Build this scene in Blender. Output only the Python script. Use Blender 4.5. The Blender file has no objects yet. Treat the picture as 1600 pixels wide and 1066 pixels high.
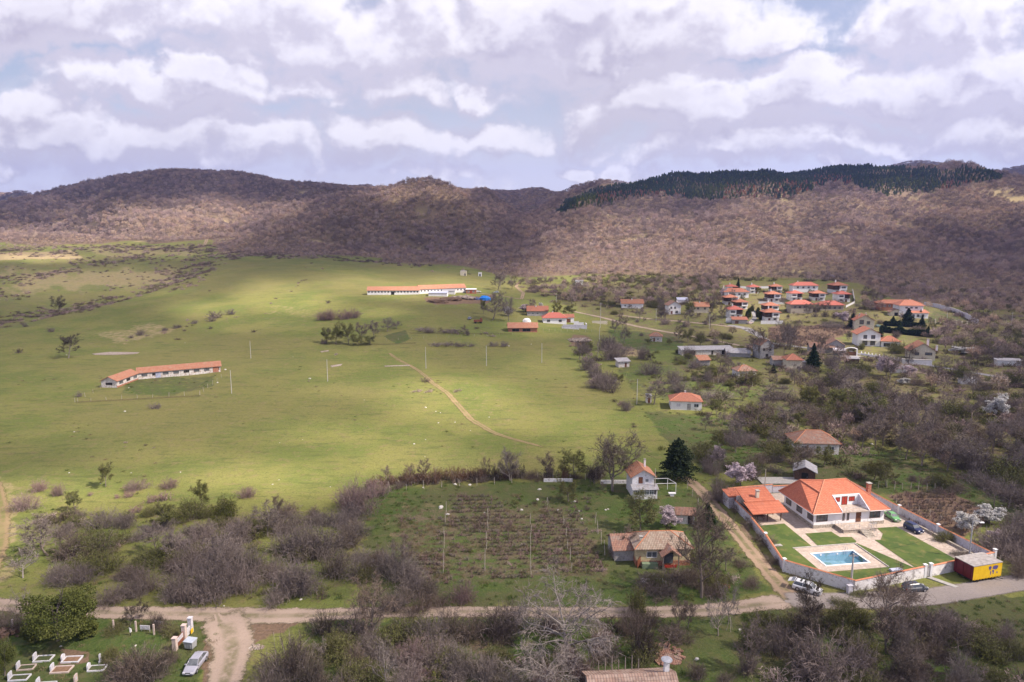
import bpy, math, random
import numpy as np
from mathutils import Vector, Matrix, noise as mnoise

# ------------------------------------------------------------------ camera, world, sun, exposure
scene = bpy.context.scene
COL = scene.collection
R = math.radians
FPX, HOR, CAMZ = 1081.0, 360.0, 60.0          # focal length and horizon of the 1600 px wide photograph
PITCH = math.atan((533.0 - HOR) / FPX)
cam_d = bpy.data.cameras.new('camera')
cam = bpy.data.objects.new('camera', cam_d)
COL.objects.link(cam)
cam.location = (0, 0, CAMZ)
cam.rotation_euler = (R(90) - PITCH, 0, 0)
cam_d.sensor_fit = 'HORIZONTAL'
cam_d.sensor_width = 36.0
cam_d.lens = FPX / 1600.0 * 36.0
cam_d.clip_start = 0.5
cam_d.clip_end = 40000.0
scene.camera = cam

scene.view_settings.view_transform = 'Standard'
scene.view_settings.look = 'None'
scene.view_settings.gamma = 1.0
scene.view_settings.use_curve_mapping = False
scene.view_settings.exposure = 1.22
scene.cycles.max_bounces = 6
scene.cycles.diffuse_bounces = 2
scene.cycles.glossy_bounces = 2
scene.cycles.transmission_bounces = 2
scene.cycles.transparent_max_bounces = 12
scene.cycles.volume_bounces = 0
scene.cycles.use_denoising = True

SUN_AZ, SUN_EL = R(108), R(47)                 # clockwise from the view direction; from the right, a little behind the camera
SUNV = Vector((math.cos(SUN_EL) * math.sin(SUN_AZ), math.cos(SUN_EL) * math.cos(SUN_AZ), math.sin(SUN_EL)))
sun_d = bpy.data.lights.new('sun', 'SUN')
sun_d.energy = 5.0
sun_d.angle = R(0.53)
sun_d.color = (1.0, 0.885, 0.765)
sun = bpy.data.objects.new('sun', sun_d)
COL.objects.link(sun)
sun.location = (0, 0, 500)
sun.rotation_euler = SUNV.to_track_quat('Z', 'Y').to_euler()


def new_node(nt, typ, **kw):
    n = nt.nodes.new(typ)
    for k, v in kw.items():
        setattr(n, k, v)
    return n


class NT:
    """short-hand for building node trees"""
    def __init__(self, nt):
        self.t = nt
    def n(self, typ, **kw):
        return new_node(self.t, typ, **kw)
    def put(self, sock, v):
        if hasattr(v, 'bl_idname') or isinstance(v, bpy.types.NodeSocket):
            self.t.links.new(v, sock)
        else:
            sock.default_value = v
    def math(self, op, a, b=0.0, c=0.0, clamp=False):
        n = self.n('ShaderNodeMath', operation=op, use_clamp=clamp)
        self.put(n.inputs[0], a); self.put(n.inputs[1], b)
        if len(n.inputs) > 2:
            self.put(n.inputs[2], c)
        return n.outputs[0]
    def ramp(self, v, a, b, lo=0.0, hi=1.0, smooth=True):
        n = self.n('ShaderNodeMapRange', interpolation_type='SMOOTHSTEP' if smooth else 'LINEAR')
        self.put(n.inputs['Value'], v)
        for k, x in (('From Min', a), ('From Max', b), ('To Min', lo), ('To Max', hi)):
            self.put(n.inputs[k], x)
        return n.outputs[0]
    def mix(self, f, a, b, typ='MIX'):
        n = self.n('ShaderNodeMix', data_type='RGBA', blend_type=typ)
        self.put(n.inputs[0], f)
        for s, v in ((n.inputs[6], a), (n.inputs[7], b)):
            if isinstance(v, (tuple, list)) and len(v) == 3:
                v = tuple(v) + (1.0,)
            self.put(s, v)
        return n.outputs[2]
    def noise(self, vec, scale, detail=4.0, rough=0.55, dist=0.0, dim='3D'):
        n = self.n('ShaderNodeTexNoise', noise_dimensions=dim)
        if vec is not None:
            self.put(n.inputs['Vector'], vec)
        n.inputs['Scale'].default_value = scale
        n.inputs['Detail'].default_value = detail
        n.inputs['Roughness'].default_value = rough
        n.inputs['Distortion'].default_value = dist
        return n.outputs[0]
    def comb(self, x, y, z=0.0):
        n = self.n('ShaderNodeCombineXYZ')
        self.put(n.inputs[0], x); self.put(n.inputs[1], y); self.put(n.inputs[2], z)
        return n.outputs[0]
    def sep(self, v):
        n = self.n('ShaderNodeSeparateXYZ'); self.put(n.inputs[0], v)
        return n.outputs


# ---- world: Nishita sky with broken cumulus in it
world = bpy.data.worlds.new('World')
scene.world = world
world.use_nodes = True
wt = world.node_tree
wt.nodes.clear()
W = NT(wt)
wout = W.n('ShaderNodeOutputWorld')
wbg = W.n('ShaderNodeBackground')
wt.links.new(wbg.outputs[0], wout.inputs[0])
sky = W.n('ShaderNodeTexSky', sky_type='NISHITA')
sky.sun_disc = False
sky.sun_elevation = SUN_EL
sky.sun_rotation = SUN_AZ
sky.altitude = 400
sky.air_density = 1.3
sky.dust_density = 1.5
wtc = W.n('ShaderNodeTexCoord')
dx, dy, dz = W.sep(wtc.outputs['Generated'])
ady = W.math('MAXIMUM', W.math('ABSOLUTE', dy), 0.12)
SU = W.math('DIVIDE', dx, ady)
SV = W.math('DIVIDE', dz, ady)


def sky_uv(px, py):
    a, t = (px - 800) / FPX, (533 - py) / FPX
    cy = math.cos(PITCH) + t * math.sin(PITCH)
    return a / cy, (-math.sin(PITCH) + t * math.cos(PITCH)) / cy


# cloud banks: photograph position, half width, half height, weight
CLOUDS = [(60, 20, 260, 70, 1.0), (330, 20, 200, 70, .55), (150, 215, 330, 42, .9), (300, 140, 230, 40, .9), (100, 132, 90, 30, .7), (30, 190, 70, 45, .8),
          (300, 230, 300, 40, .6), (560, 60, 250, 80, .75), (640, 120, 150, 70, .55), (470, 150, 60, 20, .6),
          (735, 158, 36, 20, .85), (900, 60, 190, 85, 1.15), (830, 150, 120, 40, .4), (1100, 45, 190, 45, .9), (1060, 170, 210, 60, .9), (1270, 140, 100, 50, .95),
          (893, 262, 34, 16, .9), (980, 268, 45, 20, .8), (1190, 245, 120, 22, .75), (1260, 250, 50, 20, .7),
          (1500, 40, 170, 70, .8), (1500, 150, 150, 70, .9), (1560, 215, 150, 40, .8), (1440, 115, 60, 30, .6), (1330, 215, 150, 30, .6),
          (640, 235, 120, 25, .6), (760, 225, 120, 25, .5), (500, 250, 200, 22, .5), (20, 265, 60, 22, .6), (1050, 235, 100, 25, .6), (420, 275, 100, 14, .35), (700, 275, 80, 14, .45)]


def cloud_group():
    g = bpy.data.node_groups.new('cloud_density', 'ShaderNodeTree')
    g.interface.new_socket('u', in_out='INPUT', socket_type='NodeSocketFloat')
    g.interface.new_socket('v', in_out='INPUT', socket_type='NodeSocketFloat')
    g.interface.new_socket('d', in_out='OUTPUT', socket_type='NodeSocketFloat')
    N = NT(g)
    gi, go = N.n('NodeGroupInput'), N.n('NodeGroupOutput')
    u, v = gi.outputs[0], gi.outputs[1]
    # billow the coordinates so the bank outlines are lumpy
    p = N.comb(u, N.math('MULTIPLY', v, 1.15))
    nz = N.n('ShaderNodeTexNoise', noise_dimensions='2D')
    g.links.new(p, nz.inputs['Vector'])
    nz.inputs['Scale'].default_value = 7.0; nz.inputs['Detail'].default_value = 5.0; nz.inputs['Roughness'].default_value = .55
    wx, wy, _ = N.sep(nz.outputs['Color'])
    u2 = N.math('ADD', u, N.math('MULTIPLY', N.math('SUBTRACT', wx, .5), .20))
    v2 = N.math('ADD', v, N.math('MULTIPLY', N.math('SUBTRACT', wy, .5), .11))
    tot = None
    for (px, py, rx, ry, wgt) in CLOUDS:
        cu, cv = sky_uv(px, py)
        a = N.math('MULTIPLY', N.math('SUBTRACT', u2, cu), FPX / rx * .92)
        b = N.math('MULTIPLY', N.math('SUBTRACT', v2, cv), FPX / ry * .92)
        # flat-ish bases: the lower half is squeezed
        b = N.math('MULTIPLY', b, N.math('ADD', 1.0, N.math('MULTIPLY', N.math('LESS_THAN', b, 0.0), .5)))
        r = N.math('ADD', N.math('MULTIPLY', a, a), N.math('MULTIPLY', b, b))
        h = N.math('MULTIPLY', N.math('SUBTRACT', 1.0, N.math('MULTIPLY', r, .6), clamp=True), wgt)
        tot = h if tot is None else N.math('MAXIMUM', tot, h)
    # cloud everywhere else in the sky, and fine billows
    el = N.ramp(v, .33, .6)
    gen = N.ramp(N.noise(p, 1.6, 3, .5, dim='2D'), .40, .62)
    tot = N.math('MAXIMUM', tot, N.math('MULTIPLY', el, gen))
    f1 = N.noise(p, 8, 8, .58, .1, dim='2D')
    f2 = N.noise(p, 30, 6, .6, .2, dim='2D')
    f = N.math('ADD', N.math('MULTIPLY', N.math('SUBTRACT', f1, .5), 1.0), N.math('MULTIPLY', N.math('SUBTRACT', f2, .5), .45))
    vo = N.n('ShaderNodeTexVoronoi', voronoi_dimensions='2D', feature='SMOOTH_F1')
    g.links.new(N.comb(N.math('ADD', u2, N.math('MULTIPLY', f1, .05)), N.math('MULTIPLY', v2, 1.5)), vo.inputs['Vector'])
    vo.inputs['Scale'].default_value = 13.0; vo.inputs['Smoothness'].default_value = .35
    vo.inputs['Detail'].default_value = 1.5
    f = N.math('ADD', N.math('MULTIPLY', f, .8), N.math('MULTIPLY', N.math('SUBTRACT', .46, vo.outputs['Distance']), .46))
    d = N.math('ADD', N.math('ADD', tot, .10), f)
    g.links.new(d, go.inputs[0])
    return g


cg = cloud_group()
def cden(u, v):
    n = W.n('ShaderNodeGroup'); n.node_tree = cg
    W.put(n.inputs[0], u); W.put(n.inputs[1], v)
    return n.outputs[0]
d0 = cden(SU, SV)
d1 = cden(W.math('ADD', SU, .012), W.math('ADD', SV, .03))
cover = W.ramp(d0, -.10, .52)
lift = W.math('SUBTRACT', d0, d1)                       # thick below, thin above: a lit top
lit = W.ramp(lift, -.22, .42)
thick = W.ramp(d0, .55, 1.25)
lit = W.math('SUBTRACT', W.math('ADD', W.math('MULTIPLY', lit, .75), .25), W.math('MULTIPLY', thick, .38), clamp=True)
ccol = W.mix(lit, (.56, .525, .655), (1.0, .965, 1.06))
skycol = W.mix(1.0, sky.outputs[0], (.105, .105, .105), 'MULTIPLY')
veil = W.mix(.48, skycol, (.62, .62, .84))                    # thin high cloud whitens the blue
blue = W.mix(W.ramp(SV, .04, .24), (.80, .79, .95), veil)
wcol = W.mix(cover, blue, ccol)
wt.links.new(wcol, wbg.inputs[0])
wbg.inputs[1].default_value = .50
WORLD_BG = wbg
world.cycles.sampling_method = 'NONE'


# ------------------------------------------------------------------ projection and terrain
CP, SP = math.cos(PITCH), math.sin(PITCH)


def pix(X, Y, Z):
    Zr = Z - CAMZ
    d = Y * CP - Zr * SP
    d = np.maximum(d, 1e-3) if isinstance(d, np.ndarray) else max(d, 1e-3)
    return 800 + FPX * X / d, 533 - FPX * (Y * SP + Zr * CP) / d


def zat(py, Y):
    """height of the point seen on picture row py at ground distance Y"""
    return CAMZ + Y * np.tan(np.arctan((533.0 - np.asarray(py, float)) / FPX) - PITCH)


def lattice(ix, iy, seed):
    h = (ix.astype(np.int64) * 374761393 + iy.astype(np.int64) * 668265263 + seed * 982451653) & 0xffffffff
    h = ((h ^ (h >> 13)) * 1274126177) & 0xffffffff
    h = (h ^ (h >> 16)) & 0xffffffff
    return h / 4294967295.0


def vnoise(x, y, seed=0):
    x = np.asarray(x, float); y = np.asarray(y, float)
    ix, iy = np.floor(x), np.floor(y)
    fx, fy = x - ix, y - iy
    ix, iy = ix.astype(np.int64), iy.astype(np.int64)
    fx = fx * fx * (3 - 2 * fx); fy = fy * fy * (3 - 2 * fy)
    a = lattice(ix, iy, seed); b = lattice(ix + 1, iy, seed)
    c = lattice(ix, iy + 1, seed); d = lattice(ix + 1, iy + 1, seed)
    return (a * (1 - fx) + b * fx) * (1 - fy) + (c * (1 - fx) + d * fx) * fy - .5


def fbm(x, y, oct=4, seed=0, gain=.5):
    s, a, t = 0, 1.0, 0
    for i in range(oct):
        s = s + a * vnoise(x * 2 ** i + 17.3 * i, y * 2 ** i - 9.1 * i, seed + i); t += a; a *= gain
    return s / t * 2


NU, NY = 760, 820
US = np.linspace(-1.25, 1.25, NU)
YS = np.exp(np.linspace(math.log(34.0), math.log(6000.0), NY))
UU, YY = np.meshgrid(US, YS, indexing='ij')
PXF = 800 + FPX * UU / 1.0 * 1.0127            # picture column of far ground
cols = {
 -500: [(300, 0), (330, 1), (360, 2), (420, -6), (600, 4), (1050, 34)],
 0:    [(300, 0), (350, 2), (400, 3.8), (450, -3), (700, 8), (1050, 36)],
 200:  [(320, 0), (420, 5), (520, 11), (565, 3), (720, 8), (1050, 36)],
 370:  [(320, 0), (480, 13), (700, 29), (730, 24), (800, 30), (950, 38)],
 480:  [(320, 0), (480, 14.7), (650, 24), (760, 28), (800, 30), (900, 33)],
 700:  [(320, 0), (480, 14.7), (620, 20), (720, 22.5), (780, 25), (850, 28)],
 850:  [(320, 0), (450, 8), (540, 10.5), (620, 13.5), (700, 17), (760, 20)],
 1000: [(350, 0), (440, 3), (520, 9), (580, 12), (640, 15), (700, 20)],
 1200: [(380, 0), (440, 3), (520, 11), (560, 12.5), (600, 14), (640, 18)],
 1400: [(380, 0), (440, 4), (480, 8), (520, 11), (560, 14), (600, 18)],
 1600: [(380, 0), (420, 1), (450, 3), (480, 5), (510, 8), (540, 12)],
 2200: [(380, 0), (420, 1), (450, 3), (480, 5), (510, 8), (540, 12)]}
ck = sorted(cols)
CT = np.array([[p for p in [(0, 0)] + cols[k] + [(3000, cols[k][-1][1] + 60), (9500, cols[k][-1][1] + 110)]] for k in ck], float)
BASE = np.zeros((NU, NY))
FOOT = np.zeros(NU); FOOTZ = np.zeros(NU)
for i in range(NU):
    c = min(max(PXF[i, 0], ck[0]), ck[-1])
    pts = np.array([[np.interp(c, ck, CT[:, j, q]) for q in (0, 1)] for j in range(CT.shape[1])])
    BASE[i] = np.interp(YS, pts[:, 0], pts[:, 1])
    FOOT[i], FOOTZ[i] = pts[6]


def blur(a, n, axis):
    k = np.hanning(n + 2)[1:-1]; k /= k.sum()
    pad = [(0, 0), (0, 0)]; pad[axis] = (n // 2, n // 2)
    b = np.pad(a, pad, mode='edge')
    return np.apply_along_axis(lambda r: np.convolve(r, k, 'valid'), axis, b)


BASE = blur(blur(BASE, 11, 1), 31, 0)
XX = UU * YY
BASE += fbm(XX / 90, YY / 90, 3, 5) * np.clip((YY - 150) / 400, 0, 1) * 3.0 * np.clip((330 - XX) / 200, .35, 1)
BASE += fbm(XX / 28, YY / 28, 3, 9) * np.clip((YY - 118) / 250, 0, 1) * np.clip((260 - XX) / 200, .1, 1) * .8
# name: silhouette (px, py), crest distance by px, foot scale, tree height
HILLS = [
 ('R', [(640, 450), (700, 420), (760, 398), (820, 356), (870, 327), (900, 311), (960, 296), (1040, 279), (1100, 275), (1200, 271), (1300, 274), (1400, 275), (1500, 277), (1560, 284), (1600, 291), (1750, 300), (2200, 310)],
       [(640, 800), (760, 950), (870, 1250), (1040, 1600), (1200, 1700), (2200, 1700)], None, 1.0),
 ('M', [(240, 410), (300, 400), (340, 387), (400, 366), (480, 340), (540, 318), (600, 295), (640, 283), (670, 280), (700, 289), (740, 311), (800, 350), (850, 378), (900, 402), (960, 420)],
       [(240, 850), (340, 950), (480, 1100), (650, 1250), (800, 1150), (960, 1000)], None, 1.0),
 ('L', [(-600, 345), (-200, 335), (0, 322), (60, 307), (100, 297), (150, 285), (200, 277), (280, 272), (340, 274), (400, 280), (480, 289), (560, 294), (620, 294), (700, 297), (760, 305), (800, 335), (900, 360)],
       [(-600, 1800), (0, 1900), (300, 2100), (900, 2300)], 1050, 1.0),
 ('s', [(780, 370), (840, 328), (870, 306), (900, 292), (935, 283), (960, 287), (990, 294), (1040, 300), (1120, 310)], [(780, 2300), (1120, 2300)], 1500, 1.0),
 ('f', [(-600, 300), (-200, 294), (0, 301), (40, 304), (100, 312), (300, 330)], [(-600, 4600), (300, 4600)], 3000, 1.0),
 ('g', [(500, 300), (560, 294), (700, 295), (780, 298), (850, 299), (880, 302), (1000, 303), (1200, 320)], [(500, 3700), (1200, 3700)], 2400, 1.0),
 ('b', [(1240, 290), (1340, 272), (1400, 264), (1440, 261), (1480, 264), (1540, 267), (1600, 263), (1700, 259), (2200, 262)], [(1240, 3300), (2200, 3300)], 2300, 1.0)]
HT = BASE.copy()
HILLH = np.zeros_like(HT)
rough = fbm(XX / 260, YY / 260, 5, 21, .5)
gully = 1 - np.abs(fbm(XX / 420, YY / 420 + .3 * XX / 420, 3, 33)) * 2
for nm, sil, crest, foot, _ in HILLS:
    px_ = np.clip(PXF[:, 0], sil[0][0], sil[-1][0])
    s = np.interp(px_, [a for a, b in sil], [b for a, b in sil])
    Yc = np.interp(px_, [a for a, b in crest], [b for a, b in crest])
    zc = zat(s, Yc)
    Y0 = FOOT if foot is None else np.full(NU, float(foot))
    z0 = np.array([np.interp(Y0[i], YS, BASE[i]) for i in range(NU)])
    t = (YY - Y0[:, None]) / np.maximum(Yc - Y0, 60)[:, None]
    tc = np.clip(t, 0, 1)
    prof = tc ** .95 * .7 + .3 * (tc * tc * (3 - 2 * tc))
    rise = np.maximum(zc - z0, 0)[:, None]
    body = z0[:, None] + rise * prof
    env = np.sin(np.pi * np.clip(tc * .93, 0, 1)) * np.clip(rise / 60, 0, 1)
    body = body + env * (rough * rise * .20 + (gully - .6) * rise * -.30)
    body = np.where(t > 1, (zc[:, None] - (YY - Yc[:, None]) * .22), body)
    body = np.where((t < 0) | (rise <= 0), -500, body)
    edge = np.clip(np.minimum(PXF - sil[0][0], sil[-1][0] - PXF) / 40, 0, 1)
    body = np.where(edge > 0, body, -500)
    HT = np.maximum(HT, body)
HILLH = HT - BASE
# ravines cut into the hillsides, running down towards the valley: picture column and ground distance of both ends, width, depth
for p0, y0, p1, y1, w_, d_ in ((770, 820, 850, 1300, 80, 34), (930, 850, 985, 1450, 62, 26), (1075, 850, 1062, 1560, 75, 36), (1185, 780, 1235, 1300, 55, 22), (1290, 950, 1282, 1600, 70, 34), (1400, 700, 1445, 1450, 65, 28), (1530, 640, 1570, 1450, 65, 28),
                               (590, 860, 640, 1180, 48, 22), (470, 860, 560, 1120, 42, 18), (735, 850, 705, 1150, 60, 30), (100, 1150, 165, 1850, 80, 30), (235, 1100, 262, 1950, 85, 34), (30, 1150, 75, 1750, 70, 24), (430, 1150, 395, 2050, 90, 36), (330, 1100, 330, 1700, 60, 20)):
    ax_, bx_ = (p0 - 800) / FPX / 1.0127 * y0, (p1 - 800) / FPX / 1.0127 * y1
    ex_, ey_ = bx_ - ax_, y1 - y0
    tt = ((XX - ax_) * ex_ + (YY - y0) * ey_) / (ex_ ** 2 + ey_ ** 2)
    tc = np.clip(tt, 0, 1)
    wob = fbm(YY / 140, YY * 0 + p0, 2, 61) * 60 * np.sin(np.pi * tc)
    dd = np.hypot(XX - ax_ - tc * ex_ - wob, YY - y0 - tc * ey_)
    HT = HT - d_ * np.exp(-(dd / w_) ** 2) * np.sin(np.pi * np.clip(tt * .92 + .04, 0, 1)) * np.clip(HILLH / 18, 0, 1)
HT = blur(HT, 3, 1)


def H(x, y):
    """terrain height at world x, y (arrays or numbers)"""
    x = np.asarray(x, float); y = np.maximum(np.asarray(y, float), 34.5)
    fu = np.clip((x / y - US[0]) / (US[1] - US[0]), 0, NU - 1.001)
    fy = np.clip((np.log(y) - math.log(34.0)) / (math.log(YS[1] / YS[0])), 0, NY - 1.001)
    i, j = fu.astype(int), fy.astype(int)
    a, b = fu - i, fy - j
    return (HT[i, j] * (1 - a) + HT[i + 1, j] * a) * (1 - b) + (HT[i, j + 1] * (1 - a) + HT[i + 1, j + 1] * a) * b


_ry = np.exp(np.linspace(math.log(40.0), math.log(5900.0), 6000))


def G(px, py, z=None):
    """world point on the ground (or on the level z) seen at photograph pixel px, py"""
    a, t = (px - 800) / FPX, (533 - py) / FPX
    ry, rz = CP + t * SP, -SP + t * CP
    if z is not None:
        k = (z - CAMZ) / rz
        return a * k, ry * k, z
    k = _ry / ry
    X, Z = a * k, CAMZ + rz * k
    h = H(X, _ry)
    below = np.nonzero(Z <= h)[0]
    i = below[0] if len(below) else len(_ry) - 1
    i = max(i, 1)
    d0_, d1_ = Z[i - 1] - h[i - 1], Z[i] - h[i]
    w = d0_ / (d0_ - d1_) if d0_ != d1_ else 0
    y = _ry[i - 1] + (_ry[i] - _ry[i - 1]) * min(max(w, 0), 1)
    x = a * y / ry
    return float(x), float(y), float(H(x, y))


def mpp(px, py):
    """metres per photograph pixel at that ground point"""
    x, y, z = G(px, py)
    return (y * CP - (z - CAMZ) * SP) / FPX


def in_poly(px, py, poly):
    ins = np.zeros(np.shape(px), bool)
    n = len(poly)
    for i in range(n):
        x1, y1 = poly[i]; x2, y2 = poly[(i + 1) % n]
        c = ((y1 > py) != (y2 > py)) & (px < (x2 - x1) * (py - y1) / ((y2 - y1) or 1e-9) + x1)
        ins ^= c
    return ins


def soft_poly(px, py, poly, w, amp=0.0, seed=3):
    """1 inside, 0 outside, soft over w pixels with a ragged edge"""
    lo = np.array(poly).min(0) - w - amp; hi = np.array(poly).max(0) + w + amp
    out = np.zeros(np.shape(px))
    m = (px > lo[0]) & (px < hi[0]) & (py > lo[1]) & (py < hi[1])
    if not m.any():
        return out
    x, y = px[m], py[m]
    d = np.full(x.shape, 1e9)
    n = len(poly)
    for i in range(n):
        x1, y1 = poly[i]; x2, y2 = poly[(i + 1) % n]
        ex, ey = x2 - x1, y2 - y1
        tt = np.clip(((x - x1) * ex + (y - y1) * ey) / (ex * ex + ey * ey + 1e-9), 0, 1)
        d = np.minimum(d, np.hypot(x - x1 - tt * ex, (y - y1 - tt * ey) * 2.0))
    s = np.where(in_poly(x, y, poly), d, -d)
    if amp:
        s = s + fbm(x / 22, y / 10, 4, seed) * amp
    out[m] = np.clip(s / w + .5, 0, 1)
    return out

# ------------------------------------------------------------------ object helpers
def tag(o, label=None, cat=None, group=None, kind=None):
    for k, v in (('label', label), ('category', cat), ('group', group), ('kind', kind)):
        if v:
            o[k] = v
    return o


def empty(name, loc, rz=0.0):
    o = bpy.data.objects.new(name, None)
    COL.objects.link(o)
    o.location = loc; o.rotation_euler = (0, 0, rz)
    o.empty_display_size = .3
    return o


def link(name, me, parent=None, loc=None):
    o = bpy.data.objects.new(name, me)
    COL.objects.link(o)
    if parent is not None:
        o.parent = parent
    if loc is not None:
        o.location = loc
    return o


def mesh_np(name, v, f, mats=(), mi=None, smooth=False):
    """v (n,3); f (m,3) or (m,4) array, or a list of such arrays"""
    me = bpy.data.meshes.new(name)
    fs = [np.asarray(a, np.int32) for a in (f if isinstance(f, list) else [f]) if len(a)]
    v = np.asarray(v, np.float32)
    me.vertices.add(len(v)); me.vertices.foreach_set('co', v.ravel())
    tot = np.concatenate([np.full(len(a), a.shape[1], np.int32) for a in fs])
    li = np.concatenate([a.ravel() for a in fs])
    me.loops.add(len(li)); me.loops.foreach_set('vertex_index', li)
    me.polygons.add(len(tot))
    me.polygons.foreach_set('loop_start', np.concatenate([[0], np.cumsum(tot)[:-1]]).astype(np.int32))
    me.polygons.foreach_set('loop_total', tot)
    for m in mats:
        me.materials.append(m)
    if mi is not None:
        me.polygons.foreach_set('material_index', np.asarray(mi, np.int32))
    if smooth:
        me.polygons.foreach_set('use_smooth', np.ones(len(tot), bool))
    me.update(calc_edges=True)
    return me


def attr(me, name, arr, typ='FLOAT', dom='POINT'):
    a = me.attributes.new(name, typ, dom)
    key = {'FLOAT': 'value', 'INT': 'value', 'FLOAT_VECTOR': 'vector', 'FLOAT_COLOR': 'color'}[typ]
    a.data.foreach_set(key, np.ascontiguousarray(arr, np.int32 if typ == 'INT' else np.float32).ravel())


class MB:
    """collects shapes and builds them as ONE mesh"""
    def __init__(self):
        self.v, self.f, self.m = [], [], []
        self.mat = 0
    def add(self, vs, fs):
        o = len(self.v)
        self.v += [tuple(map(float, p)) for p in vs]
        self.f += [tuple(i + o for i in q) for q in fs]
        self.m += [self.mat] * len(fs)
        return self
    def box(self, x0, x1, y0, y1, z0, z1, M=None):
        vs = [Vector((x, y, z)) for z in (z0, z1) for x, y in ((x0, y0), (x1, y0), (x1, y1), (x0, y1))]
        if M is not None:
            vs = [M @ p for p in vs]
        return self.add(vs, [(3, 2, 1, 0), (4, 5, 6, 7), (0, 1, 5, 4), (1, 2, 6, 5), (2, 3, 7, 6), (3, 0, 4, 7)])
    def prism(self, poly, z0, z1):
        n = len(poly)
        if sum(poly[i][0] * poly[(i + 1) % n][1] - poly[(i + 1) % n][0] * poly[i][1] for i in range(n)) < 0:
            poly = poly[::-1]
        zz0 = z0 if isinstance(z0, (list, tuple)) else [z0] * n
        zz1 = z1 if isinstance(z1, (list, tuple)) else [z1] * n
        vs = [(p[0], p[1], zz0[i]) for i, p in enumerate(poly)] + [(p[0], p[1], zz1[i]) for i, p in enumerate(poly)]
        return self.add(vs, [tuple(range(n))[::-1], tuple(range(n, 2 * n))] + [(i, (i + 1) % n, n + (i + 1) % n, n + i) for i in range(n)])
    def tube(self, pts, r, n=6, cap=True):
        pts = [Vector(p) for p in pts]
        rs = r if isinstance(r, (list, tuple)) else [r] * len(pts)
        vs, fs = [], []
        for i, p in enumerate(pts):
            d = (pts[min(i + 1, len(pts) - 1)] - pts[max(i - 1, 0)]).normalized()
            a = d.orthogonal().normalized() if i == 0 else (a - d * a.dot(d)).normalized()
            b = d.cross(a)
            vs += [p + (a * math.cos(2 * math.pi * k / n) + b * math.sin(2 * math.pi * k / n)) * rs[i] for k in range(n)]
        for i in range(len(pts) - 1):
            fs += [(i * n + k, i * n + (k + 1) % n, (i + 1) * n + (k + 1) % n, (i + 1) * n + k) for k in range(n)]
        if cap:
            fs += [tuple(range(n))[::-1], tuple(range((len(pts) - 1) * n, len(pts) * n))]
        return self.add(vs, fs)
    def build(self, name, mats, parent=None, loc=None, smooth=False):
        me = bpy.data.meshes.new(name)
        me.from_pydata(self.v, [], self.f)
        for m in (mats if isinstance(mats, (list, tuple)) else [mats]):
            me.materials.append(m)
        if any(self.m):
            me.polygons.foreach_set('material_index', self.m)
        if smooth:
            me.polygons.foreach_set('use_smooth', [True] * len(self.f))
        me.update()
        return link(name, me, parent, loc)


# ------------------------------------------------------------------ materials
def M(name, c1, c2=None, scale=1.0, rough=.85, bump=0.0, rand=0.0, c3=None, scale2=None, metal=0.0, spec=.3, coords='Object', bscale=None, thr=(.35, .65), alpha=None):
    m = bpy.data.materials.new(name)
    m.use_nodes = True
    t = m.node_tree; t.nodes.clear()
    N = NT(t)
    out = N.n('ShaderNodeOutputMaterial'); b = N.n('ShaderNodeBsdfPrincipled')
    t.links.new(b.outputs[0], out.inputs[0])
    tc = N.n('ShaderNodeTexCoord').outputs[coords]
    col = tuple(c1) + (1.0,)
    if c2 is not None:
        col = N.mix(N.ramp(N.noise(tc, scale, 5, .6), *thr), c1, c2)
    if c3 is not None:
        col = N.mix(N.ramp(N.noise(tc, scale2 or scale * 3.7, 4, .6), .5, .68), col, c3)
    if rand:
        oi = N.n('ShaderNodeObjectInfo')
        hs = N.n('ShaderNodeHueSaturation')
        N.put(hs.inputs['Color'], col)
        N.put(hs.inputs['Value'], N.math('ADD', 1 - rand, N.math('MULTIPLY', oi.outputs['Random'], 2 * rand)))
        r2 = N.math('FRACT', N.math('MULTIPLY', oi.outputs['Random'], 17.31))
        N.put(hs.inputs['Hue'], N.math('ADD', .5 - rand * .06, N.math('MULTIPLY', r2, rand * .12)))
        r3 = N.math('FRACT', N.math('MULTIPLY', oi.outputs['Random'], 7.77))
        N.put(hs.inputs['Saturation'], N.math('ADD', 1 - rand * .6, N.math('MULTIPLY', r3, rand * 1.2)))
        col = hs.outputs[0]
    N.put(b.inputs['Base Color'], col)
    b.inputs['Roughness'].default_value = rough
    b.inputs['Metallic'].default_value = metal
    b.inputs['Specular IOR Level'].default_value = spec
    if bump:
        bn = N.n('ShaderNodeBump'); bn.inputs['Strength'].default_value = 1.0; bn.inputs['Distance'].default_value = bump
        N.put(bn.inputs['Height'], N.noise(tc, bscale or scale * 4, 4, .6))
        t.links.new(bn.outputs[0], b.inputs['Normal'])
    return m


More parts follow.
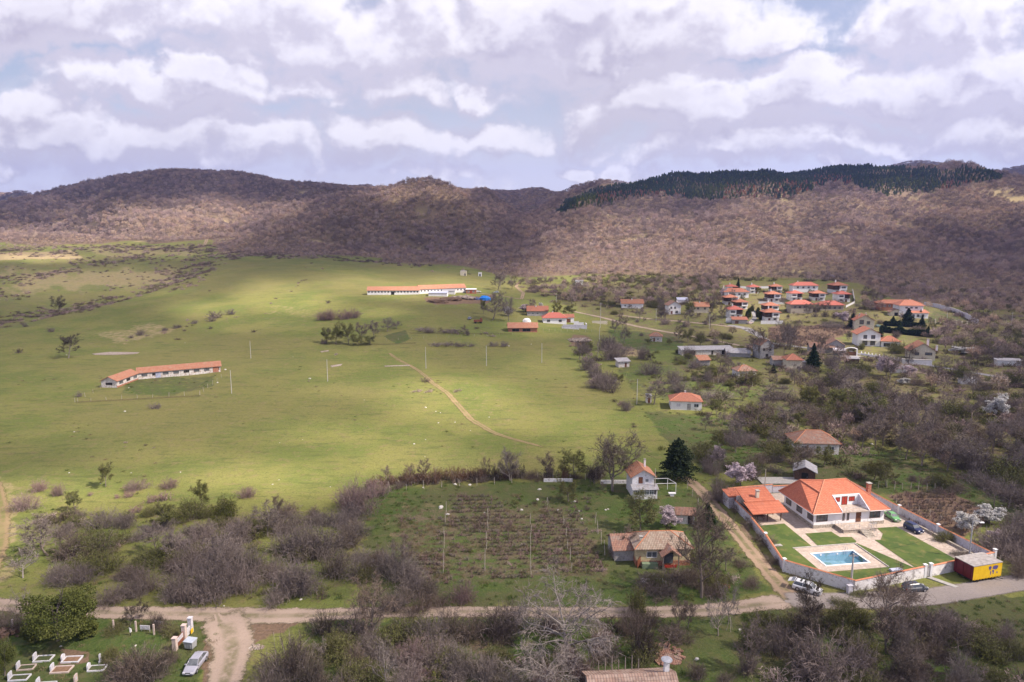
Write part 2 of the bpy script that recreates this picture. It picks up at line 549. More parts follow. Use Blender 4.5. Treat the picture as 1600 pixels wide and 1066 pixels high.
def tiles(name, c1, c2, c3, pitch=.34, rand=.08, dirt=.35):
    """clay pantiles: courses across the slope and a ripple along it, with per-tile colour"""
    m = bpy.data.materials.new(name); m.use_nodes = True
    t = m.node_tree; t.nodes.clear(); N = NT(t)
    out = N.n('ShaderNodeOutputMaterial'); b = N.n('ShaderNodeBsdfPrincipled'); t.links.new(b.outputs[0], out.inputs[0])
    tc = N.n('ShaderNodeTexCoord').outputs['Object']
    x, y, z = N.sep(tc)
    geo = N.n('ShaderNodeTexCoord').outputs['Normal']
    nx, ny, nz = N.sep(geo)
    ax = N.math('GREATER_THAN', N.math('ABSOLUTE', nx), N.math('ABSOLUTE', ny))
    along = N.math('ADD', N.math('MULTIPLY', x, N.math('SUBTRACT', 1.0, ax)), N.math('MULTIPLY', y, ax))
    cell = N.comb(N.math('FLOOR', N.math('DIVIDE', along, pitch * .75)), N.math('FLOOR', N.math('DIVIDE', z, pitch * .5)))
    wn = N.n('ShaderNodeTexWhiteNoise', noise_dimensions='2D'); t.links.new(cell, wn.inputs['Vector'])
    col = N.mix(wn.outputs[0], c1, c2)
    col = N.mix(N.math('MULTIPLY', N.ramp(N.noise(tc, .8, 5, .65), .45, .75), dirt), col, c3)
    course = N.math('FRACT', N.math('DIVIDE', z, pitch * .5))
    col = N.mix(N.math('MULTIPLY', N.ramp(course, .0, .22, 1, 0), .45), col, tuple(.45 * q for q in c1))
    oi = N.n('ShaderNodeObjectInfo')
    hs = N.n('ShaderNodeHueSaturation'); N.put(hs.inputs['Color'], col)
    N.put(hs.inputs['Value'], N.math('ADD', 1 - rand, N.math('MULTIPLY', oi.outputs['Random'], 2 * rand)))
    N.put(b.inputs['Base Color'], hs.outputs[0])
    b.inputs['Roughness'].default_value = .8
    b.inputs['Specular IOR Level'].default_value = .2
    rip = N.math('SINE', N.math('MULTIPLY', along, 2 * math.pi / (pitch * .75)))
    hgt = N.math('ADD', N.math('MULTIPLY', rip, .5), N.math('MULTIPLY', course, -.6))
    bn = N.n('ShaderNodeBump'); bn.inputs['Distance'].default_value = .05
    N.put(bn.inputs['Height'], hgt); t.links.new(bn.outputs[0], b.inputs['Normal'])
    return m


MT = dict(
 white=M('white_render', (.78, .76, .77), (.66, .64, .63), .6, .8, c3=(.5, .47, .44), scale2=2.5, thr=(.4, .75)),
 clean=M('clean_white_paint', (.80, .79, .80), (.72, .71, .71), .5, .7),
 cream=M('cream_render', (.66, .60, .47), (.56, .50, .39), .8, .85, c3=(.4, .34, .26), scale2=3),
 yellow=M('ochre_render', (.60, .50, .29), (.50, .40, .24), .8, .85, c3=(.35, .28, .2), scale2=3),
 oldwhite=M('peeling_limewash', (.70, .67, .64), (.52, .48, .44), 1.4, .9, c3=(.33, .2, .15), scale2=1.9),
 greywall=M('grey_render', (.42, .40, .40), (.30, .29, .28), 1.0, .9, c3=(.22, .2, .19), scale2=3),
 stone=M('rubble_stone', (.38, .33, .27), (.22, .19, .16), 3.2, .9, .03, c3=(.5, .45, .38), scale2=5),
 brick=M('raw_brick', (.40, .16, .09), (.30, .12, .08), 3, .9, c3=(.5, .35, .27), scale2=4),
 roof=tiles('orange_pantiles', (.50, .17, .098), (.42, .13, .075), (.36, .17, .12), .42),
 roofv=tiles('orange_village_tiles', (.38, .155, .10), (.30, .12, .08), (.26, .155, .12), .42, .18),
 roofold=tiles('weathered_tiles', (.31, .17, .12), (.22, .125, .095), (.27, .24, .21), .4, .12, .8),
 rooftan=tiles('bleached_tiles', (.40, .32, .25), (.29, .22, .165), (.30, .18, .13), .4, .05, .7),
 roofbarn=tiles('barn_tiles', (.42, .20, .125), (.34, .145, .09), (.36, .26, .19), .42, .12, .7),
 roofred=tiles('red_tiles', (.42, .14, .11), (.42, .12, .09), (.33, .14, .11), .42, .1),
 ridge=M('ridge_tile', (.62, .27, .17), (.55, .2, .12), 3),
 coping=M('coping_tile', (.56, .24, .13), (.46, .17, .09), 2),
 glass=M('window_glass', (.06, .07, .08), (.16, .17, .18), .7, .12, spec=.7),
 frame=M('window_frame_white', (.74, .73, .73)),
 framedark=M('window_frame_brown', (.12, .06, .04), (.16, .08, .05), 3),
 wood=M('dark_stained_wood', (.075, .045, .035), (.12, .075, .055), 4, .8),
 plank=M('grey_planks', (.26, .22, .19), (.17, .14, .12), 5, .9),
 brown=M('brown_door', (.17, .07, .035), (.12, .05, .03), 4, .6),
 redcurt=M('red_curtain', (.45, .05, .03), (.3, .03, .02), 5, .7),
 metal=M('galvanised_metal', (.50, .51, .54), (.38, .39, .42), 2, .45, metal=.35),
 tin=M('grey_tin_roof', (.42, .43, .46), (.30, .30, .32), 1.2, .6, metal=.2, c3=(.3, .2, .15)),
 bluegrey=M('blue_grey_sheet', (.45, .47, .58), (.36, .38, .5), 1, .5),
 lilac=M('pale_grey_paint_and_shade', (.62, .60, .66), (.52, .50, .55), .7, .8, c3=(.4, .38, .38), scale2=2.2),  # pale grey paint; also painted shade on the left-facing boundary wall
 peel=M('peeling_white_wall', (.80, .77, .76), (.68, .64, .62), 1.1, .85, c3=(.36, .33, .32), scale2=1.3),
 concrete=M('concrete', (.42, .40, .37), (.33, .31, .29), 2.5, .85),
 pole=M('concrete_pole', (.55, .53, .50), (.45, .43, .40), 3, .8),
 post=M('weathered_post', (.50, .45, .38), (.36, .31, .26), 5, .9),
 paving=M('stone_paving', (.44, .36, .30), (.34, .275, .23), .45, .85, c3=(.50, .43, .37), scale2=1.9),
 poolwall=M('pool_liner', (.16, .42, .60), (.13, .36, .54), 1.2, .4),
 tarp=M('blue_tarpaulin', (.02, .25, .80), (.02, .2, .65), 1.5, .4, .1),
 black=M('black_rubber', (.02, .02, .02), None),
 rim=M('wheel_rim', (.45, .45, .47), None, rough=.3, metal=.6),
 lampred=M('tail_lamp', (.35, .02, .02), None, rough=.2),
 lampclear=M('head_lamp', (.7, .7, .72), None, rough=.15),
 marble=M('white_marble', (.70, .69, .72), (.58, .57, .6), 3, .5),
 pinkstone=M('pink_kerb_stone', (.62, .50, .45), (.52, .42, .37), 3, .7),
 soil=M('bare_earth', (.26, .16, .10), (.19, .115, .07), 2.5, .95, .05),
 graveturf=M('grave_turf', (.05, .075, .025), (.09, .09, .04), 5, .95, .05),
 paper=M('pasted_notices', (.72, .70, .72), (.5, .48, .52), 6, .8, c3=(.25, .24, .26), scale2=14),
 rust=M('rusty_steel', (.24, .08, .04), (.16, .06, .035), 4, .8),
 rock=M('white_rock', (.62, .59, .55), (.45, .42, .38), 3, .9),
 heap=M('dung_heap', (.09, .055, .04), (.15, .10, .07), 1.2, .95, .1),
 debris=M('rubble_debris', (.36, .29, .23), (.22, .17, .14), 1.4, .95, .1, c3=(.55, .5, .46)),
)


# ------------------------------------------------------------------ terrain sheet
def road_dirt(name, c_rut, c_mid, ragged=.35, grass=.55):
    m = bpy.data.materials.new(name); m.use_nodes = True
    t = m.node_tree; t.nodes.clear(); N = NT(t)
    out = N.n('ShaderNodeOutputMaterial'); b = N.n('ShaderNodeBsdfPrincipled'); tr = N.n('ShaderNodeBsdfTransparent'); mx = N.n('ShaderNodeMixShader')
    t.links.new(tr.outputs[0], mx.inputs[1]); t.links.new(b.outputs[0], mx.inputs[2]); t.links.new(mx.outputs[0], out.inputs[0])
    a = N.n('ShaderNodeAttribute', attribute_name='across').outputs['Fac']      # -1..1 over the width
    co = N.n('ShaderNodeNewGeometry').outputs['Position']
    ab = N.math('ABSOLUTE', a)
    n1 = N.noise(co, .55, 5, .65); n2 = N.noise(co, 3.0, 4, .6); n3 = N.noise(co, .12, 3, .5)
    rut = N.ramp(N.math('ABSOLUTE', N.math('SUBTRACT', N.math('ADD', ab, N.math('MULTIPLY', N.math('SUBTRACT', n1, .5), .25)), .5)), .08, .38, 1, 0)
    col = N.mix(N.math('MULTIPLY', N.math('SUBTRACT', 1.0, rut), N.ramp(n1, .3, .6, 0, grass)), c_rut, c_mid)
    col = N.mix(N.ramp(n2, .45, .75, 0, .5), col, tuple(.62 * q for q in c_rut))
    col = N.mix(N.ramp(n3, .45, .7, 0, .45), col, tuple(min(1, 1.3 * q) for q in c_rut))
    N.put(b.inputs['Base Color'], col); b.inputs['Roughness'].default_value = .95; b.inputs['Specular IOR Level'].default_value = .15
    edge = N.math('ADD', ab, N.math('MULTIPLY', N.math('SUBTRACT', N.math('ADD', N.math('MULTIPLY', n1, .65), N.math('MULTIPLY', n2, .35)), .5), ragged * 2.6))
    N.put(mx.inputs[0], N.ramp(edge, .98, .72, 0, 1))
    bn = N.n('ShaderNodeBump'); bn.inputs['Distance'].default_value = .06
    N.put(bn.inputs['Height'], n2); t.links.new(bn.outputs[0], b.inputs['Normal'])
    return m


def ground_mat():
    m = bpy.data.materials.new('ground_cover'); m.use_nodes = True
    t = m.node_tree; t.nodes.clear(); N = NT(t)
    out = N.n('ShaderNodeOutputMaterial'); b = N.n('ShaderNodeBsdfPrincipled'); t.links.new(b.outputs[0], out.inputs[0])
    co = N.n('ShaderNodeNewGeometry').outputs['Position']
    def at(nm): return N.n('ShaderNodeAttribute', attribute_name=nm).outputs['Fac']
    fine = N.noise(co, 2.2, 6, .7); mid = N.noise(co, .35, 5, .62); big = N.noise(co, .045, 4, .55); huge = N.noise(co, .011, 3, .5)
    streak = N.n('ShaderNodeMapping'); streak.inputs['Scale'].default_value = (.10, .35, .1); t.links.new(co, streak.inputs[0])
    stv = N.noise(streak.outputs[0], 1.0, 5, .65, .6)
    # meadow: yellow-green turf, greener and browner patches
    g = N.mix(N.ramp(big, .38, .62), (.142, .168, .044), (.20, .20, .060))
    g = N.mix(N.ramp(huge, .42, .62, 0, .7), g, (.185, .165, .062))
    g = N.mix(N.ramp(stv, .50, .70, 0, .6), g, (.085, .10, .034))
    g = N.mix(N.ramp(mid, .50, .72, 0, .7), g, (.215, .17, .085))
    m2 = N.noise(co, .9, 5, .7)
    g = N.mix(N.ramp(m2, .50, .68, 0, .55), g, (.09, .105, .034))
    g = N.mix(N.ramp(fine, .48, .70, 0, .7), g, (.085, .092, .03))
    # masks
    nz = N.math('MULTIPLY', N.math('SUBTRACT', N.math('ADD', N.math('MULTIPLY', mid, .6), N.math('MULTIPLY', fine, .4)), .5), 1.7)
    def mask(nm): return N.ramp(N.math('ADD', at(nm), nz), .32, .68)
    lush = N.mix(N.ramp(fine, .38, .65), (.052, .088, .022), (.090, .120, .034))
    lush = N.mix(N.ramp(mid, .46, .68, 0, .75), lush, (.13, .115, .055))
    lush = N.mix(N.ramp(big, .42, .60, 0, .5), lush, (.11, .095, .05))
    g = N.mix(mask('lush'), g, lush)
    dry = N.mix(N.ramp(fine, .38, .65), (.36, .285, .16), (.25, .20, .10))
    g = N.mix(mask('dry'), g, dry)
    lit_ = N.mix(N.ramp(mid, .35, .65), (.19, .135, .095), (.13, .10, .065))
    lit_ = N.mix(N.ramp(fine, .5, .7, 0, .6), lit_, (.26, .20, .15))
    g = N.mix(mask('litter'), g, lit_)
    soil = N.mix(N.ramp(fine, .38, .65), (.21, .14, .095), (.135, .095, .065))
    g = N.mix(mask('soil'), g, soil)
    # vine rows / furrows where marked
    row = at('rows')
    rx = N.sep(co)
    wv = N.math('SINE', N.math('ADD', N.math('MULTIPLY', rx[1], 3.1), N.math('MULTIPLY', N.math('SUBTRACT', mid, .5), 3.0)))
    g = N.mix(N.math('MULTIPLY', N.math('MULTIPLY', N.ramp(wv, .1, .8), row), .75), g, (.105, .075, .055))
    N.put(b.inputs['Base Color'], g)
    b.inputs['Roughness'].default_value = .95; b.inputs['Specular IOR Level'].default_value = .1
    hgt = N.math('ADD', N.math('MULTIPLY', fine, .6), N.math('MULTIPLY', mid, 1.0))
    bn = N.n('ShaderNodeBump'); bn.inputs['Distance'].default_value = .45; bn.inputs['Strength'].default_value = .8
    N.put(bn.inputs['Height'], hgt); t.links.new(bn.outputs[0], b.inputs['Normal'])
    return m


FOREST_LINE = [(-700, 385), (-200, 386), (0, 386), (110, 384), (330, 381), (345, 396), (470, 403), (560, 406), (700, 416), (740, 424), (780, 434), (830, 436), (900, 432),
               (1000, 430), (1100, 436), (1340, 445), (1400, 476), (1500, 486), (1600, 496), (2300, 500)]
GPX, GPY = pix(XX, YY, HT)
fl = np.interp(GPX, [a for a, b in FOREST_LINE], [b for a, b in FOREST_LINE])
FORESTM = np.clip((fl - GPY + fbm(XX / 60, YY / 60, 3, 3) * 8) / 6, 0, 1) * np.clip((YY - 430) / 60, 0, 1)
FORESTM = np.maximum(FORESTM, np.clip(HILLH / 10 - .3, 0, 1) * (GPX > -600))

Z_LUSH = [ ([(1130, 440), (1340, 445), (1340, 500), (1240, 505), (1130, 500)], 14, .32), ([(1200, 535), (1640, 590), (1640, 620), (1260, 600)], 16, .4),  # (polygon in photograph pixels, softness, strength)
 ([(560, 765), (700, 752), (1000, 742), (1085, 760), (1175, 880), (1210, 925), (1120, 950), (600, 950), (560, 900)], 25, .72),
 ([(0, 960), (340, 965), (350, 1010), (310, 1066), (280, 1100), (-60, 1120), (-60, 970)], 20, .8),
 ([(480, 970), (1000, 965), (1210, 945), (1300, 960), (1600, 930), (1800, 920), (1800, 1200), (440, 1200)], 20, 1.0),
 ([(100, 880), (300, 930), (560, 945), (560, 850), (480, 830), (410, 860), (240, 840)], 25, .45),
 ([(1000, 640), (1120, 650), (1210, 690), (1200, 740), (1100, 740), (1040, 690)], 14, .75),
 ([(960, 565), (1060, 560), (1250, 600), (1230, 640), (1110, 640), (1000, 620), (975, 600)], 14, .55),
 ([(930, 480), (1100, 500), (1100, 545), (960, 545)], 14, .45),
 ([(950, 515), (1060, 520), (1075, 550), (980, 548)], 8, .8),
 ([(1260, 590), (1350, 600), (1360, 640), (1260, 640)], 10, .6),
 ([(1280, 700), (1400, 700), (1600, 780), (1600, 820), (1400, 770), (1180, 790), (1160, 760)], 16, .85),
 ([(1460, 486), (1520, 500), (1515, 510), (1440, 505)], 5, 1.0),
 ([(1190, 590), (1250, 640), (1262, 672), (1150, 640)], 10, .6),
 ([(200, 590), (340, 585), (335, 605), (250, 622), (190, 615)], 10, .6),
 ([(640, 468), (720, 470), (600, 480), (560, 465)], 8, .35), ([(930, 520), (1060, 515), (1640, 620), (1640, 700), (1200, 660), (1000, 620)], 30, .45),
 ([(600, 525), (635, 515), (640, 530), (620, 538)], 5, .9),
 ([(1090, 745), (1130, 780), (1160, 800), (1130, 810), (1080, 760)], 10, .4)]
Z_DRY = [([(-100, 398), (110, 392), (130, 404), (-100, 410)], 8, .9), ([(0, 418), (300, 420), (230, 455), (0, 460)], 40, .55), ([(130, 386), (330, 384), (300, 400), (150, 402)], 14, .5),
 ([(420, 470), (470, 478), (560, 498), (520, 505), (410, 490)], 16, .36), ([(140, 520), (230, 505), (300, 512), (180, 540)], 14, .5),
 ([(980, 545), (1010, 548), (1000, 558), (975, 556)], 6, .8), ([(1000, 380), (1160, 390), (1180, 430), (980, 430)], 30, .5),
 ([(330, 330), (380, 320), (390, 350), (340, 365)], 14, .7), ([(1380, 330), (1480, 320), (1500, 340), (1420, 350)], 14, .4),
 ([(680, 585), (800, 570), (800, 680), (740, 680), (700, 640)], 60, .27), ([(-60, 700), (30, 760), (30, 900), (-60, 960)], 30, .5),
 ([(600, 790), (760, 770), (760, 830), (600, 840)], 30, .35), ([(880, 560), (940, 552), (930, 590)], 10, .2)]
Z_SOIL = [([(480, 985), (700, 975), (820, 1000), (700, 1060)], 30, .3), ([(1090, 755), (1150, 790), (1235, 920), (1215, 930), (1130, 830)], 14, .35), ([(1390, 775), (1470, 762), (1560, 800), (1500, 850), (1430, 830)], 14, .75), ([(1540, 640), (1640, 640), (1640, 690), (1540, 672)], 12, .7),
 ([(1200, 510), (1330, 505), (1330, 520), (1250, 545), (1200, 530)], 10, .8), ([(655, 465), (770, 462), (765, 474), (680, 477)], 7, .95),
 ([(890, 520), (925, 525), (918, 545), (890, 540)], 8, .7), ([(170, 1030), (180, 1020), (250, 1030), (250, 1066)], 8, .3), ([(95, 1012), (140, 1018), (140, 1036), (90, 1040)], 6, .9),
 ([(1020, 600), (1060, 620), (1060, 605)], 6, .3), ([(320, 1000), (345, 955), (480, 955), (470, 975), (400, 1005), (370, 1050), (350, 1100), (310, 1100)], 10, .8)]
Z_LITTER = [([(900, 445), (1120, 440), (1345, 445), (1640, 490), (1640, 620), (1240, 570), (1130, 560), (930, 500), (860, 470)], 24, .46), ([(-60, 386), (350, 384), (340, 420), (250, 455), (120, 480), (-60, 505)], 20, .34), ([(1000, 560), (1640, 600), (1640, 640), (1240, 640)], 20, .45), ([(600, 790), (920, 790), (950, 900), (620, 920)], 30, .45), ([(1080, 640), (1290, 620), (1640, 600), (1640, 1000), (1560, 860), (1380, 760), (1150, 740)], 40, .35),
 ([(900, 440), (1120, 440), (1120, 480), (960, 480), (860, 470)], 14, .5), ([(1230, 600), (1640, 560), (1640, 760), (1400, 700), (1230, 650)], 30, .5),
 ([(1150, 790), (1190, 860), (1240, 930), (1215, 900), (1160, 830)], 12, .7), ([(30, 800), (480, 800), (560, 860), (540, 930), (100, 930)], 30, .35),
 ([(1200, 960), (1420, 960), (1480, 1100), (1220, 1100)], 20, .35), ([(500, 985), (800, 985), (800, 1080), (620, 1040)], 20, .5)]
Z_ROWS = [([(630, 812), (900, 800), (945, 900), (620, 915)], 20, .6), ([(1390, 775), (1470, 762), (1560, 800), (1500, 850), (1430, 830)], 14, .5)]
def zmask(zs, seed):
    o = np.zeros_like(HT)
    for i, (p, w, s) in enumerate(zs):
        o = np.maximum(o, soft_poly(GPX, GPY, p, w, w * .8, seed + i) * s)
    return o
A_LUSH, A_DRY, A_SOIL, A_LIT, A_ROWS = zmask(Z_LUSH, 40), zmask(Z_DRY, 60), zmask(Z_SOIL, 80), zmask(Z_LITTER, 100), zmask(Z_ROWS, 120)
fd = np.clip(fbm(XX / 45, YY / 45, 4, 77) * 1.8 - .25, 0, 1)
A_DRY = np.maximum(A_DRY, FORESTM * fd * .9 * (GPX > 0))
A_LIT = np.maximum(A_LIT, FORESTM * (1 - .7 * fd))
idx = np.arange(NU * NY).reshape(NU, NY)
quads = np.stack([idx[:-1, :-1], idx[1:, :-1], idx[1:, 1:], idx[:-1, 1:]], -1).reshape(-1, 4)
_qc = np.stack([XX, YY], -1)
_ang = math.atan2(.15683, .98763)
_lx = (XX - 61.35) * math.cos(_ang) + (YY - 133.02) * math.sin(_ang); _ly = -(XX - 61.35) * math.sin(_ang) + (YY - 133.02) * math.cos(_ang)
_inp = ((_lx > -7.3) & (_lx < 2.0) & (_ly > -15.6) & (_ly < -9.6)).ravel()
quads = quads[~_inp[quads].any(1)]
gme = mesh_np('ground', np.stack([XX, YY, HT], -1).reshape(-1, 3), quads, [ground_mat()], smooth=True)
for nm, a in (('lush', A_LUSH), ('dry', A_DRY), ('soil', A_SOIL), ('litter', A_LIT), ('rows', A_ROWS)):
    attr(gme, nm, a.ravel())
ground = tag(link('ground', gme), kind='structure')

# ground behind and beside the camera, under the first row of the sheet
apr = MB()
e0 = [(US[i] * YS[0], YS[0], 0) for i in range(0, NU, 69)]
apr.add([(-3000, -3000, -.3), (3000, -3000, -.3), (3000, 60, -.3), (-3000, 60, -.3)], [(0, 1, 2, 3)])
tag(apr.build('terrain', gme.materials[0]), kind='structure')


# ------------------------------------------------------------------ roads, tracks
def ribbon(name, pts, mat, off=.05, step=1.2, nx=6, ends=True):
    """pts: (px, py, width in m) along the centre line; the strip is draped on the terrain"""
    P = [(*G(a, b)[:2], w) for a, b, w in pts]
    P = np.array(P)
    s = np.concatenate([[0], np.cumsum(np.hypot(np.diff(P[:, 0]), np.diff(P[:, 1])))])
    n = max(int(s[-1] / step), 8)
    t = np.linspace(0, s[-1], n)
    C = np.stack([np.interp(t, s, P[:, k]) for k in range(3)], 1)
    k = max(3, int(7 / step)) | 1
    ker = np.ones(k) / k
    for q in (0, 1):
        C[:, q] = np.convolve(np.pad(C[:, q], k // 2, mode='reflect', reflect_type='odd'), ker, 'valid')
    d = np.gradient(C[:, :2], axis=0); d /= np.linalg.norm(d, axis=1)[:, None] + 1e-9
    nrm = np.stack([-d[:, 1], d[:, 0]], 1)
    a = np.linspace(-1, 1, nx + 1)
    V = C[:, None, :2] + nrm[:, None] * a[None, :, None] * C[:, None, 2:3] / 2
    Z = H(V[..., 0], V[..., 1]) + off
    v = np.concatenate([V, Z[..., None]], -1).reshape(-1, 3)
    ix = np.arange(n * (nx + 1)).reshape(n, nx + 1)
    q = np.stack([ix[:-1, :-1], ix[:-1, 1:], ix[1:, 1:], ix[1:, :-1]], -1).reshape(-1, 4)
    q = q[:, ::-1]
    me = mesh_np(name, v, q, [mat], smooth=True)
    ac = np.tile(a, (n, 1))
    if ends:
        e = np.clip(np.minimum(np.arange(n), np.arange(n)[::-1]) / 4.0, 0, 1)[:, None]
        ac = np.where(np.abs(ac) < 1 - e, (1 - e) * np.sign(ac + 1e-6), ac)
    attr(me, 'across', ac.ravel())
    return tag(link(name, me), kind='structure')


m_track = road_dirt('track_dirt', (.30, .215, .15), (.13, .13, .055), .45, 1.0)
m_faint = road_dirt('faint_track', (.25, .185, .10), (.16, .16, .055), .95, 1.0)
m_dirt = road_dirt('road_dirt', (.35, .27, .215), (.17, .15, .085), .45, .95)
m_tar = road_dirt('worn_asphalt', (.27, .235, .215), (.30, .26, .23), .13, .3)
m_tar2 = road_dirt('grey_asphalt', (.25, .24, .24), (.26, .25, .25), .06, .1)
ribbon('dirt_road', [(-150, 915, 3.5), (-40, 940, 3.8), (60, 952, 4), (160, 957, 4.2), (300, 960, 4.6), (400, 963, 5.5), (480, 962, 4.6), (600, 957, 3.7), (740, 956, 3.6), (880, 957, 3.7), (1020, 957, 3.7), (1110, 954, 4), (1170, 947, 4.6), (1235, 938, 5)], m_dirt)
ribbon('clearing', [(345, 958, 7), (360, 990, 7.5), (365, 1020, 6.5), (352, 1060, 5.5), (335, 1110, 5)], m_dirt, .07)
ribbon('road', [(1225, 938, 5.5), (1300, 940, 5.8), (1380, 938, 6), (1450, 934, 5.6), (1520, 923, 5.4), (1600, 909, 5.4), (1760, 885, 5.4)], m_tar, .09)
ribbon('track', [(1245, 940, 4.5), (1226, 922, 4.4), (1200, 893, 3.6), (1172, 860, 3.4), (1145, 826, 3.4), (1120, 795, 3.6), (1098, 770, 3.8), (1080, 752, 3.6), (1062, 744, 3)], m_track, .06)
ribbon('meadow_track', [(608, 552, 1.8), (622, 562, 2.2), (642, 572, 2.2), (655, 580, 2.2), (675, 598, 2.3), (700, 615, 2.4), (715, 632, 2.4), (735, 655, 2.5), (770, 676, 2.3), (800, 686, 1.8), (850, 699, 1.4)], m_faint, .07)
ribbon('meadow_road', [(-60, 700, 3), (-5, 760, 3), (5, 800, 3.2), (2, 850, 3.2), (-20, 910, 3.2)], m_faint, .07)
ribbon('farm_track', [(740, 458, 3), (780, 462, 3), (815, 468, 3), (818, 458, 3), (806, 448, 3), (812, 440, 2.6)], m_track, .10)
ribbon('village_road', [(893, 486, 4), (930, 494, 4.2), (965, 503, 4.6), (1010, 513, 4.4), (1060, 522, 4), (1110, 531, 3.6), (1160, 541, 3.4)], m_dirt, .10)
ribbon('upper_road', [(955, 491, 3.6), (1010, 498, 4), (1060, 502, 4), (1120, 508, 4), (1160, 513, 4.5)], m_dirt, .10)
ribbon('street', [(1138, 508, 5), (1165, 513, 7), (1185, 524, 5.5), (1205, 537, 4), (1270, 545, 4), (1340, 553, 4), (1430, 568, 4), (1500, 579, 4), (1600, 596, 4), (1700, 610, 4)], m_tar2, .12)
ribbon('lane', [(1170, 507, 4), (1180, 496, 3.2), (1176, 484, 3)], m_tar2, .13)
ribbon('lower_lane', [(1410, 578, 3), (1480, 590, 3), (1560, 600, 3)], m_dirt, .12)
ribbon('hill_track', [(310, 388, 6), (322, 378, 6), (330, 369, 6)], m_track, .3, 3)

# ------------------------------------------------------------------ unseen cloud deck up the sun's direction, shaped to shade the land in patches
LITS = [  # photograph px, py, rx, ry, brightness of the sunlit patch
 (700, 615, 120, 42, 1.0), (560, 600, 120, 20, .6), (780, 640, 120, 34, .75), (400, 738, 190, 34, .95), (620, 712, 160, 38, .75), (250, 700, 160, 24, .45),
 (110, 760, 160, 34, .9), (10, 830, 55, 80, 1.0), (560, 672, 200, 32, .6), (900, 650, 110, 40, .55), (920, 690, 90, 30, .4), (150, 440, 240, 34, .38),
 (440, 462, 100, 30, .95), (620, 444, 190, 20, .85), (760, 442, 60, 12, .7), (340, 476, 80, 18, .8), (560, 480, 80, 12, .5), (400, 500, 140, 24, .4), (230, 452, 110, 10, .45),
 (80, 372, 160, 24, .85), (230, 352, 160, 30, .95), (330, 335, 90, 26, 1.0), (440, 330, 60, 18, .8), (420, 350, 40, 14, .5), (60, 400, 90, 8, 1.0), (95, 312, 40, 6, .6), (150, 395, 200, 10, .5),
 (640, 297, 70, 9, 1.0), (655, 286, 40, 6, .5), (590, 306, 50, 7, .8), (690, 305, 60, 9, .6), (760, 330, 60, 12, .25), (660, 340, 80, 15, .15), (900, 310, 30, 8, .6), (960, 290, 40, 8, .6),
 (1000, 390, 190, 55, 1.0), (1180, 395, 190, 40, .9), (900, 420, 90, 26, .95), (1120, 360, 170, 40, .9), (1250, 330, 200, 36, .85), (1400, 315, 170, 30, .9), (1540, 318, 120, 30, .8), (1230, 375, 100, 24, .75), (1340, 350, 100, 18, .7),
 (1000, 340, 120, 20, .6), (1150, 300, 120, 12, .75), (1250, 292, 100, 9, .7), (1020, 312, 60, 10, .7), (880, 345, 50, 12, .3), (830, 440, 70, 12, .8), (1440, 268, 120, 6, .4), (1430, 290, 80, 8, .6),
 (1210, 470, 130, 30, .85), (1180, 505, 90, 18, .55), (1350, 530, 110, 34, .7), (860, 490, 70, 30, .55), (1000, 500, 90, 26, .35), (1420, 485, 80, 16, .85), (1480, 500, 60, 14, .4),
 (1300, 830, 230, 80, .62), (1500, 860, 150, 60, .5), (1075, 630, 50, 20, .5), (1000, 760, 70, 34, .35), (1030, 850, 100, 50, .38), (350, 965, 380, 40, .42), (250, 1030, 300, 60, .40), (800, 850, 260, 90, .30), (700, 1030, 400, 70, .35), (1250, 1010, 300, 80, .3),
 (250, 585, 130, 30, .30), (1350, 650, 260, 90, .40), (1120, 620, 160, 70, .5), (350, 840, 260, 60, .36), (420, 620, 560, 120, .34), (150, 640, 260, 60, .30), (860, 600, 120, 70, .42)]


SHADES = [(790, 385, 60, 44, .85), (1075, 322, 52, 20, .6), (1290, 298, 70, 12, .6), (690, 365, 110, 44, .85), (560, 368, 130, 44, .85), (160, 303, 190, 16, .8), (480, 302, 110, 16, .85), (60, 345, 90, 10, .5), (860, 335, 40, 16, .5), (1400, 440, 220, 40, .7), (1250, 420, 60, 14, .4)]


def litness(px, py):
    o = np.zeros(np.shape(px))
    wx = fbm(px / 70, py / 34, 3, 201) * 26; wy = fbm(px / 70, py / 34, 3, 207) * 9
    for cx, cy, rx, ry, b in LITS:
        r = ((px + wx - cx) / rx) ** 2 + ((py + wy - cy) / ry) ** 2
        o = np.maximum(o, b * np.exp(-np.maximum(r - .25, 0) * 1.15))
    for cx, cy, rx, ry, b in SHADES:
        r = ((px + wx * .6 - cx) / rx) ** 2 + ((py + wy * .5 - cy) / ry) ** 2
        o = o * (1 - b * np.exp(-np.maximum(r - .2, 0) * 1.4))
    return np.clip(o, 0, 1)


